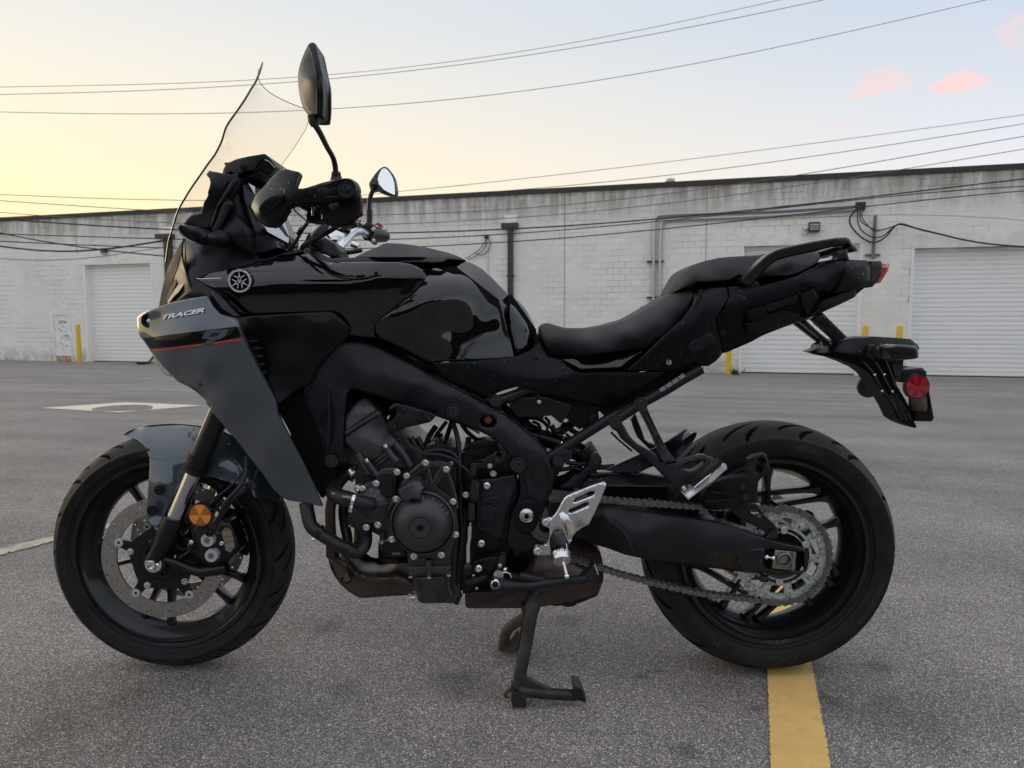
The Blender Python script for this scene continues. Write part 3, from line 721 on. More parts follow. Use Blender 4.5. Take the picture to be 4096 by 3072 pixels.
# downspouts with collector heads
def downspout(px0, px1, pytop, lab, hx0, hx1, hy0, hy1):
    ua, ub = wall_uz(px0, pytop)[0], wall_uz(px1, pytop)[0]; zt = wall_uz((px0+px1)/2, pytop)[1]
    mb = MB(); wbox(mb, ua, ub, -.16, -.012, ZB+.03, zt)
    d = mb.build('downspout', M['brown'], None); tag(d, lab, 'downspout', 'brown downspouts on the warehouse wall')
    a, z1_ = wall_uz(hx0, hy0); b, z0_ = wall_uz(hx1, hy1)
    mb = MB(); zt0 = zt; wbox(mb, a, b, -.24, -.012, zt+.001, zt+.17); mb.build('collector_head', M['brown'], d)
    mb = MB(); wbox(mb, a+.05, b-.05, -.02, -.004, zt+.172, zt+.47); mb.build('scupper_plate', mat('pale_scupper_metal', (.80, .80, .78), .35, .2), d)
    mb = MB(); wbox(mb, a+.13, b-.13, -.034, -.0205, zt+.20, zt+.42); mb.build('scupper_opening_glint', mat('scupper_sky_reflection', (.95, .90, .80), .3), d)  # warm pale colour painted for the sky reflected in the scupper
    for z in (1.2, 3.2): mb = MB(); wbox(mb, ua-.05, ub+.05, -.17, -.013, ZB+z, ZB+z+.03); mb.build('strap', M['brown'], d)
downspout(2035, 2054, 915, 'brown downspout on the warehouse wall rising behind the fuel tank', 2012, 2075, 893, 915)
downspout(664, 690, 955, 'brown downspout on the warehouse wall seen past the windscreen', 637, 700, 940, 955)
# galvanised conduits
def wall_tube(name, pts, r, o, m, label=None, cat=None, group=None, parent=None, smooth=5):
    pp = [Wp(*[wall_uz(x, y, o)[0], o, wall_uz(x, y, o)[1]]) for x, y in pts]
    t_ = tube(name, pp, r, m, parent, 10, smooth)
    if label: tag(t_, label, cat, group)
    return t_
g1 = 'galvanised conduits on the warehouse wall'
c1 = wall_tube('conduit', [(2613, 1240), (2615, 1000), (2617, 905), (2625, 872), (2655, 860), (2800, 853), (3100, 842), (3440, 820)], .048, -.09, M['galv'], 'upper outer galvanised conduit bending right along the warehouse wall', 'conduit', g1)
c2 = wall_tube('conduit', [(2638, 1240), (2640, 1010), (2643, 925), (2650, 893), (2680, 880), (2800, 874), (3100, 861), (3440, 835)], .048, -.09, M['galv'], 'lower inner galvanised conduit bending right along the warehouse wall', 'conduit', g1)
c3 = wall_tube('conduit', [(1949, 960), (1949, 1100), (1950, 1240)], .035, -.06, mat('white_painted_conduit', (.72, .74, .76), .5), 'short white vertical conduit with loose wires beside the brown downspout', 'conduit')
for py in (1048, 1191):
    a, z = wall_uz(2588, py); b, _ = wall_uz(2655, py); mb = MB(); wbox(mb, a, b, -.12, -.04, z-.03, z+.03); s_ = mb.build('conduit_bracket', M['flash'], c1)
a, z = wall_uz(2566, 1226); b, z2 = wall_uz(2662, 1300); mb = MB(); wbox(mb, a, b, -.28, -.001, z2, z)
eb = mb.build('electrical_box', M['greypost'], None); tag(eb, 'grey electrical box on the warehouse wall just above the seat', 'electrical box')
mb = MB(); wbox(mb, a+.04, b-.04, -.295, -.281, z2+.04, z-.05); mb.build('box_door', M['greypost'], eb)
# floodlights
def flood(px, py, w, h, lab, lamp=None):
    u, z = wall_uz(px, py); r = empty('floodlight', Wp(u, 0, z), lab, 'floodlight', 'floodlights on the warehouse wall')
    k = mpp(0)*0+ (1/FPX)*21.5; hw, hh = w*k/2, h*k/2
    def L_(mb, nm, m):
        o = mb.build(nm, m, None); o.parent = r; o.matrix_parent_inverse = Matrix.Translation(-Vector(r.location)); return o
    mb = MB(); wbox(mb, u-hw, u+hw, -.22, -.06, z-hh, z+hh); L_(mb, 'housing', M['flash'])
    mb = MB(); wbox(mb, u-hw*.82, u+hw*.82, -.232, -.2205, z-hh*.62, z+hh*.62); L_(mb, 'lens', mat('lamp_lens_unlit', (.45, .46, .44), .2))
    mb = MB(); 
    for j in (-.25, .2): wbox(mb, u-hw*.82, u+hw*.82, -.245, -.233, z+hh*j-.012, z+hh*j+.012)
    L_(mb, 'guard_bar', M['flash'])
    mb = MB(); wbox(mb, u-hw*1.9, u-hw*1.25, -.10, -.001, z-hh*.35, z+hh*.4); mb.tube([Wp(u-hw*1.3, -.06, z), Wp(u-hw*.9, -.10, z)], .03, 8); L_(mb, 'junction_box', M['lintel'])
    mb = MB(); mb.lathe([(.001, -.07), (.05, -.05), (.055, .02), (.02, .04), (.001, .04)], Wp(u-hw*1.5, -.10, z-hh*1.05), 12, 'z'); L_(mb, 'sensor', M['greybolt'])
flood(3254, 911, 42, 38, 'dark square floodlight on the wall above the middle roller door')
flood(426, 1003, 26, 22, 'small dark floodlight on the wall above the left roller door')
# guy post with cable bundle
u, z = wall_uz(3488, 1038); u2, z2 = wall_uz(3498, 865); mb = MB(); v = []
mb.tube([Wp(u, -.12, z), Wp(u2, -.12, z2)], .055, 4); wbox(mb, u-.20, u+.20, -.10, -.002, z+.10, z+.16)
gp = mb.build('cable_post', M['greypost'], None); tag(gp, 'leaning grey steel post on the wall carrying a bundle of black cables', 'post')
g2 = 'black cables looping beside the grey post'
for i, (pts, r, lab) in enumerate([
    ([(3426, 838), (3400, 870), (3405, 905), (3440, 945), (3480, 968), (3510, 967), (3545, 945), (3580, 905), (3610, 896), (3660, 912), (3750, 934), (3850, 958), (3960, 976), (4130, 990)], .024, 'thick black cable bundle sagging from the grey post to the right edge'),
    ([(3430, 840), (3432, 890), (3450, 925), (3490, 948), (3530, 945), (3570, 912), (3605, 899), (3700, 924), (3800, 946)], .018, 'middle black cable looping under the grey post top'),
    ([(3440, 838), (3442, 880), (3470, 905), (3515, 921), (3555, 912), (3600, 898), (3650, 906)], .016, 'short upper black cable looping beside the grey post'),
    ([(3438, 815), (3460, 832), (3445, 860), (3465, 895), (3500, 925), (3530, 918)], .014, 'thin black cable dangling from the end of the conduits')]):
    wall_tube('cable', pts, r, -.25, M['cable'], lab, 'cable', g2)
mb = MB(); u, z = wall_uz(3440, 828); wbox(mb, u-.14, u+.12, -.2, -.03, z-.10, z+.12); cj = mb.build('conduit_outlet', M['flash'], c1)
for pts, lab in [([(1946, 950), (1935, 975), (1915, 1000), (1880, 1025), (1860, 1033)], 'left loose wire hanging from the short white conduit'), ([(1950, 950), (1962, 975), (1950, 1005), (1925, 1020), (1898, 1012)], 'right loose wire hanging from the short white conduit'), ([(1947, 950), (1940, 990), (1905, 1022), (1872, 1038)], 'middle loose wire hanging from the short white conduit')]:
    wall_tube('cable', pts, .013, -.10, M['cable'], lab, 'cable', 'loose wires at the white conduit')
mb = MB(); u, z = wall_uz(1948, 948); wbox(mb, u-.07, u+.07, -.12, -.02, z-.05, z+.06); mb.build('conduit_cap', M['flash'], c3)
# bollards
def bollard(px, ptop, lab, w=24, dist_o=-.75):
    u, z = wall_uz(px, ptop, dist_o); q = Wp(u, dist_o, 0); zb = zg(q[0], q[1]); rr = .085
    prof = [(.001, z+.03), (rr*.6, z+.025), (rr*.93, z+.005), (rr, z-.03), (rr, zb-.02), (rr+.0, zb-.05)]
    b = lathe('bollard', prof, (q[0], q[1], 0), M['yellow'], None, 20, 'z'); tag(b, lab, 'bollard', 'yellow bollards beside the roller doors')
bollard(311, 1300, 'yellow bollard between the small door and the left roller door')
bollard(618, 1302, 'yellow bollard mostly hidden behind the front fairing')
bollard(2918, 1312, 'yellow bollard left of the middle roller door, below the tail')
bollard(3462, 1306, 'yellow bollard right of the middle roller door')
bollard(3600, 1306, 'yellow bollard left of the right roller door')
p_ = [G(548, 1458), G(590, 1457), G(612, 1452)]; hz = tube('drain_hose', [p_[0]+np.array([0, 0, .05]), p_[1]+np.array([0, 0, .05]), p_[2]+np.array([0, -.1, .16]), p_[2]+np.array([.25, 0, .5])], .05, M['rubber'], None, 10, 5)
tag(hz, 'black hose lying at the foot of the hidden yellow bollard', 'hose')
# weed by the middle door
q = G(2938, 1500); mb = MB()
for i in range(60):
    a = rng.rand()*6.28; l = .08+.16*rng.rand(); e = np.array([math.cos(a)*l*.8, math.sin(a)*l*.8, l]); s = np.array([-math.sin(a), math.cos(a), 0])*.018; b_ = q+np.array([rng.normal()*.06, rng.normal()*.04-.1, 0])
    mb.add([b_-s*.3, b_+e*.5+s, b_+e, b_+e*.5-s], [(0, 1, 2, 3)])
wd = mb.build('weed', mat('weed_green', (.07, .11, .03), .6), None); tag(wd, 'small green weed at the foot of the bollard by the middle door', 'weed')

# ---------------------------------------------------------------- overhead wires
wires = []
def wire(pts, y, r, lab, grp):
    if len(pts) > 3:
        a = np.array(pts, float); cf = np.polyfit(a[:, 0]/4000, a[:, 1], min(4, len(pts)-2)); xs = np.linspace(a[0, 0], a[-1, 0], 26); pts = [(x, np.polyval(cf, x/4000)) for x in xs]
    pp = [P(px, py, y) for px, py in pts]
    if grp == gs:
        e0, e1 = pp[0]-pp[1], pp[-1]-pp[-2]; pp = [pp[0]+e0/np.linalg.norm(e0)*45]+pp+[pp[-1]+e1/np.linalg.norm(e1)*45]
    o = tube('overhead_wire', pp, r*(.55 if grp == 'power lines crossing the sky' else .75), M['wire'] if grp == 'power lines crossing the sky' else M['cable'], None, 6, 2); tag(o, lab, 'wire', grp); wires.append(o)
gs = 'power lines crossing the sky'
wire([(-900, 392), (0, 357), (640, 325), (1280, 297), (2000, 235), (2500, 124), (3110, 0), (4000, -190)], 40, .026, 'topmost power line in the sky, passing just above the next one', gs)
wire([(-900, 400), (0, 382), (640, 354), (1280, 318), (2037, 239), (2600, 133), (3296, 0), (4200, -190)], 40, .030, 'second power line from the top of the sky, passing through the mirror', gs)
wire([(-900, 430), (0, 443), (555, 461), (1180, 440), (1981, 383), (2900, 224), (3962, 0), (4700, -170)], 36, .028, 'third power line from the top, crossing the middle of the windscreen', gs)
wire([(1555, 770), (2500, 668), (3300, 567), (4096, 459), (4900, 345)], 30, .022, 'highest of the lines rising to the right above the roof', gs)
wire([(-900, 727), (0, 778), (400, 790), (1500, 800), (2037, 758), (2900, 669), (3500, 590), (4096, 497), (4900, 375)], 28, .026, 'second line rising to the right above the warehouse roof', gs)
wire([(-900, 750), (0, 811), (700, 830), (1500, 868), (2100, 838), (2900, 740), (3380, 662), (4096, 552), (4900, 430)], 18, .020, 'line dipping behind the far mirror and rising to the right corner', gs)
wire([(-900, 772), (0, 846), (300, 868), (800, 898), (1500, 908), (2200, 855), (2900, 778), (3470, 700), (4096, 602), (4900, 470)], 17, .018, 'thin line crossing the roof edge right of the tail', gs)
wire([(-900, 800), (0, 873), (200, 893), (600, 908), (1500, 945), (2000, 915), (2900, 842), (4096, 722), (4900, 640)], 15, .022, 'thick black line crossing the wall above the conduits', 'cables in front of the warehouse wall')
wire([(-300, 930), (0, 938), (300, 948), (660, 950), (1500, 962), (2100, 930), (2900, 857), (3600, 782), (4096, 745)], 15, .016, 'middle line crossing the wall just under the thick one', 'cables in front of the warehouse wall')
wire([(-300, 950), (0, 965), (300, 978), (660, 992), (1500, 995), (1900, 972), (2900, 893), (3500, 820), (4096, 764)], 15, .017, 'lowest line crossing the wall in front of the conduits', 'cables in front of the warehouse wall')
gl = 'cables on the left part of the warehouse wall'
wire([(-300, 952), (0, 984), (120, 1000), (300, 1003), (420, 997), (530, 982), (690, 958)], 19, .034, 'thick sagging black cable over the left roller door', gl)
wire([(-200, 880), (0, 932), (200, 968), (370, 996), (500, 1008), (700, 1028)], 19, .026, 'cable running down from the left edge to the sagging cable', gl)
wire([(-200, 1028), (0, 1035), (170, 1041), (380, 1028), (520, 1010), (700, 985)], 20, .013, 'thin lower cable dipping above the left roller door', gl)
wire([(3200, 878), (3480, 850), (3700, 870), (4096, 880)], 18, .008, 'faint thin wire from the grey post to the right edge', 'cables in front of the warehouse wall')

# ---------------------------------------------------------------- what stands behind the camera (seen mirrored in the black paint)
def leafy_tree(x, y, h, seed, lab):
    r_ = np.random.RandomState(seed); z0 = zg(x, y); t_ = empty('tree', (x, y, z0), lab, 'tree', 'trees reflected in the fuel tank')
    mb = MB(); ends = []
    def br(p, d, l, r, n):
        q = p+d*l; mb.tube([p, (p+q)/2+r_.normal(size=3)*l*.05, q], [r, r*.85, r*.7], 6, 0)
        if n == 0: ends.append(q); return
        for i in range(3 if n > 1 else 4):
            e = d+r_.normal(size=3)*.48; e[2] = abs(e[2])*.8+.12; e /= np.linalg.norm(e); br(q, e, l*(.62+.2*r_.rand()), r*.6, n-1)
    br(np.array([0, 0, 0.]), np.array([0, 0, 1.]), h*.27, h*.022, 4)
    mb.build('trunk', mat('tree_bark', (.06, .045, .035), .9), t_)
    V = []; F = []
    for e in ends:
        for i in range(16):
            c = e+r_.normal(size=3)*h*.045; a = r_.normal(size=3); a /= np.linalg.norm(a); b = np.cross(a, r_.normal(size=3)); b /= np.linalg.norm(b); s = .05+.05*r_.rand(); n = len(V)
            V += [c-a*s, c+b*s*.6, c+a*s, c-b*s*.6]; F.append((n, n+1, n+2, n+3))
    obj('crown', V, F, mat('tree_leaves', (.05, .065, .025), .6), t_)
leafy_tree(5.5, -17, 9.5, 3, 'tall leafy tree mirrored in the glossy black fuel tank')
leafy_tree(11.5, -21, 8.5, 5, 'spreading tree mirrored lower right in the fuel tank')
leafy_tree(-8, -24, 8.0, 9, 'dark tree mirrored in the front of the black fairing')
mb = MB(); mb.box((-4, -36, 2.9), (90, 12, 6.6)); mb.box((-4, -36, 6.27), (90.6, 12.6, .12))
bb = mb.build('mirrored_dark_block', mat('dark_block_tone', (.018, .016, .015), .8), None); tag(bb, 'unseen long dark block shaped to be mirrored as a dark band in the black bodywork', 'building')  # unseen block, raised and darkened so the bodywork mirrors black
# ================================================================== THE MOTORCYCLE
bike = empty('motorcycle', (0, 0, 0), 'black and slate grey sport touring motorcycle parked on its centre stand', 'motorcycle')
B = bike
FW = np.array([-.847, 0, .298]); RW = np.array([.636, 0, .312])
# ---- shared bolt meshes
def hexpts(r, y, rot=0): return [(r*math.cos(math.pi/3*i+rot), y, r*math.sin(math.pi/3*i+rot)) for i in range(6)]
def bolt_mesh(kind, m):
    n = 20; V = []; F = []
    def ring(r, y, k=n): s = len(V); V.extend([(r*math.cos(2*math.pi*i/k), y, r*math.sin(2*math.pi*i/k)) for i in range(k)]); return s
    def join(a, b, k=n): F.extend([(a+i, a+(i+1) % k, b+(i+1) % k, b+i) for i in range(k)])
    if kind == 'socket':      # cap head with hexagon socket and flange
        r = [ring(1.25, 0), ring(1.25, -.18), ring(.95, -.22), ring(.95, -.75), ring(.80, -.9), ring(.52, -.9), ring(.48, -.45)]
    elif kind == 'button':
        r = [ring(1.0, 0), ring(1.0, -.1), ring(.85, -.35), ring(.6, -.5), ring(.40, -.52), ring(.36, -.2)]
    elif kind == 'recess':    # bolt sunk in a boss: washer ring, dark moat, head
        r = [ring(1.0, 0), ring(1.0, -.16), ring(.82, -.16), ring(.80, .0), ring(.62, .0), ring(.60, -.22), ring(.38, -.26), ring(.30, -.26), ring(.27, -.08)]
    elif kind == 'flat':
        r = [ring(1.0, 0), ring(1.0, -.28), ring(.92, -.36), ring(.5, -.36)]
    for a, b in zip(r[:-1], r[1:]): join(a, b)
    F.append(tuple(range(r[-1], r[-1]+n)))
    me = bpy.data.meshes.new('bolt'); me.from_pydata(V, [], F); me.materials.append(m)
    me.polygons.foreach_set('use_smooth', [True]*len(me.polygons)); me.set_sharp_from_angle(angle=math.radians(35)); return me
_bm = {}
RSC = 1.0
def bolt(px, py, y, r, kind='socket', m='steel', parent=None, name='bolt', tilt=0, world=None):
    r = r*RSC
    k = (kind, m)
    if k not in _bm: _bm[k] = bolt_mesh(kind, M[m])
    o = bpy.data.objects.new(name, _bm[k]); COL.objects.link(o); o.location = world if world is not None else P(px, py, y); o.scale = (r, r, r); o.rotation_euler = (0, rng.rand()*6, tilt)
    o.parent = parent or B; return o
def bolts(n, s, y, r, kind='socket', m='steel', parent=None):
    for q in R(n, s): bolt(q[0], q[1], q[2] if len(q) > 2 else y, r, kind, m, parent)
def dir_(a): a = math.radians(a); return np.array([math.cos(a), 0, math.sin(a)])

# ---- tyres with sipes, rims, spokes
def tyre(C, R0, hw, bead, mat_, parent, n=540, pitch=20, seed=0, lean=1):
    prof = []; m = 44
    # cross section: sidewall and rounded tread
    pts = [(bead-.004, -hw*.74), (bead+.006, -hw*.80), (bead+.012, -hw*.86), (bead+.013, -hw*.905), (bead+.026, -hw*.975), (max(bead+.030, R0-.042), -hw*1.0), (R0-.0325, -hw*.985), (R0-.031, -hw*.955)]
    for i in range(m+1):
        s = -1+2*i/m; y = s*hw*.93; pts.append((R0-.030*abs(s)**2.3-.0005, y))
    pts += [(r, -y) for r, y in pts[:7]][::-1]
    V = []; F = []; GR = []; k = len(pts); step = 360/pitch
    for i in range(n):
        a = 2*math.pi*i/n; deg = math.degrees(a)
        for j, (r, y) in enumerate(pts):
            s = y/hw; g = 0
            if 8 <= j < 8+m+1:
                for sgn in (1, -1):
                    if sgn*s > .12 and sgn*s < .92:
                        u = abs(s); c = (34*u-16*u*u)*lean*1.0; c = c*12/pitch*1.9
                        for ph, lo, hi in ((0, .16, .66), (.5, .46, .90)):
                            if lo < u < hi:
                                dd = (deg - sgn*0 - c - ph*step - (step/2 if sgn < 0 else 0)) % step; dd = min(dd, step-dd)
                                wdt = 1.15*math.sin(math.pi*(u-lo)/(hi-lo))**.5
                                if dd < wdt: g = max(g, .0065*(1-(dd/wdt)**3))
            GR.append(2 if g > .0012 else (1 if 8 <= j < 8+m+1 else 0)); V.append((C[0]+(r-g)*math.cos(a), C[1]+y, C[2]+(r-g)*math.sin(a)))
    for i in range(n):
        i2 = (i+1) % n
        for j in range(k-1): F.append((i*k+j, i2*k+j, i2*k+j+1, i*k+j+1))
    fm = [max(GR[f[0]], GR[f[2]]) if min(GR[f[0]], GR[f[2]]) > 0 else 0 for f in F]
    return obj('tyre', V, F, None, parent, 50, [mat_, M['tread'], M['groove']], fm)
def arc_text(s, C, y, rad, deg, h, m, parent, bold=.02, flip=False, wid=1.0):
    "raised sidewall lettering running round the wheel, tops outward"
    v, f, sz = text_geo(s, bold); k = h/sz[1]; V = []
    for a, b in v:
        x = (a-sz[0]/2)*k*wid; z = (b-sz[1]/2)*k
        if flip: x, z = -x, -z
        r = rad+z; th = math.radians(deg)-x/rad; V.append((C[0]+r*math.cos(th), y, C[2]+r*math.sin(th)))
    return obj('sidewall_lettering', V, f, m, parent)
def rim(name, C, rb, hw, m, lab=None):
    ri = .186
    A = [(rb+.002, -hw-.001), (rb-.007, -hw+.002), (rb-.010, -hw+.010), (rb-.018, -hw+.016), (ri+.014, -hw+.030), (ri+.004, -.014), (ri, .000), (ri+.004, .012), (.205, .028), (.213, hw-.016), (rb-.010, hw-.006), (rb+.002, hw+.001)]
    prof = A+[(rb+.006, hw-.004), (rb+.002, hw-.012), (.219, hw-.018), (.209, .030), (ri+.008, .013), (ri+.004, 0), (ri+.008, -.014), (ri+.019, -hw+.030), (rb-.010, -hw+.020), (rb+.002, -hw+.012), (rb+.006, -hw+.004), (rb+.002, -hw-.001)]
    o = lathe(name, prof, C, m, B, 96)
    if lab: o['label'] = lab
    return o
def spoke(parent, p0, p1, w0, w1, d0, d1, y0, y1, m):
    "tapered beam from hub p0 to rim p1; w = width in the wheel plane, d = depth along the axle"
    ax = (p1-p0); L = np.linalg.norm(ax); ax /= L; sd = np.array([-ax[2], 0, ax[0]]); V = []; F = []; K = 10; S = 8
    for i in range(K+1):
        t = i/K; w = w0+(w1-w0)*t; 
        if t > .75: w += w1*.9*((t-.75)/.25)**2
        d = d0+(d1-d0)*t; c = p0+ax*L*t; yc = y0+(y1-y0)*t
        for a, b in ((-.5, -.30), (-.28, -.5), (.28, -.5), (.5, -.30), (.5, .30), (.28, .5), (-.28, .5), (-.5, .30)):
            q = c+sd*w*a; V.append((q[0], yc+d*b, q[2]))
    for i in range(K):
        for j in range(S): F.append((i*S+j, i*S+(j+1) % S, (i+1)*S+(j+1) % S, (i+1)*S+j))
    return obj('spoke', V, F, m, parent, 30)
def disc_plate(name, C, y, th, ro, ri, holes, m, parent, extra=(), inner=None, h=.006):
    "flat ring with drilled holes, real thickness"
    def circ(r, n, c=(0, 0)): return np.array([(c[0]+r*math.cos(2*math.pi*i/n), c[1]+r*math.sin(2*math.pi*i/n)) for i in range(n)])
    outer = circ(ro, 96) if not callable(ro) else ro()
    inn = [circ(ri, 72)] if inner is None else inner
    hs = inn+[circ(r, 9, (x, z)) for x, z, r in holes]+list(extra)
    loops = [outer]+hs; pts = []; edges = []
    for lp in loops: s = len(pts); pts += list(lp); edges += [(s+i, s+(i+1) % len(lp)) for i in range(len(lp))]
    r = delaunay_2d_cdt([Vector(q) for q in pts], edges, [], 0, 1e-7); v = np.array([tuple(q) for q in r[0]]); tr = np.array([t for t in r[2]])
    cen = v[tr].mean(1); k = inside(cen, outer)
    for q in hs: k &= ~inside(cen, q)
    tr = tr[k]; n = len(v); V = [(C[0]+a, y, C[2]+b) for a, b in v]+[(C[0]+a, y+th, C[2]+b) for a, b in v]
    F = [tuple(int(i) for i in t) for t in tr]+[tuple(int(i)+n for i in t[::-1]) for t in tr]
    for a, b in boundary(tr): F.append((int(b), int(a), int(a)+n, int(b)+n))
    return fix_normals(obj(name, V, F, m, parent, 30))
def polar(r, a): return (r*math.cos(math.radians(a)), r*math.sin(math.radians(a)))

# front wheel
M['rimf'] = mat('satin_black_wheel', (.012, .012, .014), .28, .35, .3)
fw = rim('front_wheel', FW, .2315, .050, M['rimf'], 'front wheel with satin black cast rim')
t1 = tyre(FW, .298, .060, .232, M['tyre'], fw, n=780, pitch=18, lean=-1)
for i in range(5):
    for s in (-1, 1):
        a = 183+72*i; spoke(fw, FW+dir_(a+s*6)*.045, FW+dir_(a+s*10.5)*.188, .017, .011, .045, .026, -.006, -.010, M['rimf'])
lathe('hub', [(.024, -.052), (.052, -.050), (.052, -.040), (.040, -.030), (.040, .030), (.052, .040), (.052, .05), (.024, .052), (.024, -.052)], FW, M['rimf'], fw, 40)
for s in (-1, 1):
    hs = []
    for i in range(20):
        for j, (r, da) in enumerate(((.143, 0), (.1335, 4.5), (.1245, 9.5))): x, z = polar(r, i*18+da); hs.append((x, z, .0028))
    d = disc_plate('brake_disc', FW, s*.067-.0025, .005, .149, .112, hs, M['disc'], fw)
    inner_pts = []
    def star():
        out = []
        for i in range(5):
            a0 = 160+72*i
            out += [polar(.108, a0-5), polar(.1135, a0-2), polar(.1135, a0+2), polar(.108, a0+5), polar(.084, a0+9), polar(.078, a0+24), polar(.076, a0+36), polar(.078, a0+48), polar(.084, a0+63)]
        return np.array(out)
    carr = disc_plate('disc_carrier', FW, s*.067-.004, .007, star, .052, [], M['satin'], fw)
    for i in range(5):
        x, z = polar(.1105, 160+72*i); c = FW+np.array([x, s*.067, z])
        lathe('disc_bobbin', [(.0035, -.005), (.006, -.0055), (.0105, -.0045), (.0105, .0045), (.0035, .005), (.0035, -.005)], c, M['greybolt'], fw, 20)
        x, z = polar(.078, 168+72*i); bolt(0, 0, 0, .0065, 'socket', 'greybolt', fw, world=FW+np.array([x, -.071 if s < 0 else .063, z]))
    for i in range(5):   # webs between the carrier arms and the ring
        x, z = polar(.098, 160+72*i)
ab = [polar(.048, a) for a in range(0, 360, 10)]
disc_plate('sensor_ring', FW, -.079, .002, .058, .040, [(*polar(.0505, a), .0022) for a in range(0, 360, 8)], M['satin'], fw)
for s_, dg, r_, h_ in (('BRIDGESTONE', 296, .2545, .009), ('120/70ZR17', 243, .2545, .009), ('BATTLAX', 95, .2545, .009), ('T32', 172, .2545, .010)):
    arc_text(s_, FW, -.0604, r_, dg, h_, M['tyre_text'], fw)
# maker's strip on the rim
for i in range(4):
    V = []; a0 = 247+i*3.0
    for da, r in ((0, .212), (2.4, .212), (3.0, .2205), (.6, .2205)): x, z = polar(r, a0+da); V.append((FW[0]+x, -.0385+(.2205-r)*.8, FW[2]+z))
    obj('rim_sticker', V, [(0, 1, 2, 3)], M['greybolt'], fw)

# rear wheel
rw = rim('rear_wheel', RW, .2265, .075, M['rimf'], 'rear wheel with satin black cast rim and sprocket side towards the camera')
tyre(RW, .312, .090, .227, M['tyre'], rw, n=780, pitch=14, lean=1)
for i in range(5):
    a = 19+72*i; spoke(rw, RW+dir_(a)*.05, RW+dir_(a)*.188, .020, .014, .050, .030, .0, -.012, M['rimf'])
    p1 = RW+dir_(a+30)*.190; d = dir_(a-14); p0 = p1-d*.165; spoke(rw, p0, p1, .014, .014, .045, .030, .004, -.012, M['rimf'])
    p1 = RW+dir_(a+21)*.190; d = dir_(a-9); p0 = p1-d*.125; spoke(rw, p0, p1, .013, .014, .045, .030, .004, -.012, M['rimf'])
lathe('hub', [(.018, -.08), (.060, -.078), (.075, -.070), (.078, -.030), (.055, -.020), (.050, .030), (.060, .06), (.018, .065), (.018, -.08)], RW, M['rimf'], rw, 40)
hs = [(*polar(r, i*22.5+da), .0028) for i in range(16) for r, da in ((.112, 0), (.103, 7), (.095, 14))]
disc_plate('brake_disc', RW, .075, .005, .1225, .085, hs, M['disc'], rw)
for s_, dg, r_, h_ in (('BRIDGESTONE', -28, .262, .013), ('BATTLAX', 274, .256, .012), ('T32', 236, .258, .014), ('180/55ZR17', 75, .262, .010)):
    arc_text(s_, RW, -.0905, r_, dg, h_, M['tyre_text'], rw)
# sprocket
SPC = np.array(P(3123, 2222, -.108)); SPR = .1135
def teeth():
    out = []
    for i in range(45):
        a = 8*i
        out += [polar(.1095, a-2.6), polar(.1175, a-.9), polar(.1175, a+.9), polar(.1095, a+2.6)]
    return np.array(out)
def slot(a0, a1, r0, r1, n=6): return np.array([polar(r0, a0+(a1-a0)*i/n) for i in range(n+1)]+[polar(r1, a1-(a1-a0)*i/n) for i in range(n+1)])
slots = [slot(36*i+2, 36*i+25, .073, .092) for i in range(10)]
sp = disc_plate('sprocket', SPC, -.1105, .006, teeth, .056, [], M['sprocket'], rw, extra=slots)
lathe('sprocket_carrier', [(.020, -.104), (.056, -.108), (.062, -.1125), (.066, -.1125), (.068, -.108), (.070, -.095), (.07, -.08), (.02, -.08)], (SPC[0], 0, SPC[2]), M['satin'], rw, 48)
for i in range(6): x, z = polar(.062, 60*i+27); bolt(0, 0, 0, .0085, 'flat', 'steel', rw, world=(SPC[0]+x, -.113, SPC[2]+z))
# ---- chain
CY = -.108
up = [P(*q, CY)[[0, 2]] for q in [(2150, 1984), (2211, 1986), (2401, 1998), (2600, 2012), (2819, 2027), (3000, 2030)]]
lo = [P(*q, CY)[[0, 2]] for q in [(3019, 2402), (2816, 2373), (2658, 2340), (2500, 2301), (2380, 2263), (2280, 2231), (2180, 2205)]]
c2 = SPC[[0, 2]]; arc = [c2+SPR*np.array([math.cos(math.radians(a)), math.sin(math.radians(a))]) for a in range(100, -108, -4)]
path = np.array(up[:-1]+arc+lo[1:]); path = np.array(catmull(path, 6))
seg = np.r_[0, np.cumsum(np.linalg.norm(np.diff(path, axis=0), axis=1))]; pitch = .015875
def on(s): return np.array([np.interp(s, seg, path[:, 0]), np.interp(s, seg, path[:, 1])])
def link_mesh(wide):
    mb = MB(); y0 = .0085 if wide else .0055; rr = .0072; c = pitch/2
    ol = [(-c+rr*math.cos(a), rr*math.sin(a)) for a in np.linspace(math.radians(55), math.radians(305), 8)]+[(0, -rr*.62)]+[(c+rr*math.cos(a), rr*math.sin(a)) for a in np.linspace(math.radians(-125), math.radians(125), 8)]+[(0, rr*.62)]
    n = len(ol)
    for s in (-1, 1):
        a, b = s*y0, s*(y0+.0022); v = [(x, a, z) for x, z in ol]+[(x, b, z) for x, z in ol]
        mb.add(v, [tuple(range(n)), tuple(range(2*n-1, n-1, -1))]+[(i, i+n, (i+1) % n+n, (i+1) % n) for i in range(n)])
    for x in (-c, c):
        mb.lathe([(.0001, -.0125 if wide else -.0085), (.0026, -.0125 if wide else -.0085), (.0026, .0125 if wide else .0085), (.0001, .0125 if wide else .0085)] if wide else [(.005, -.005), (.005, .005)], (x, 0, 0), 10)
    me = bpy.data.meshes.new('chain_link'); me.from_pydata(mb.v, [], mb.f); me.materials.append(M['chain']); return me
LM = [link_mesh(True), link_mesh(False)]
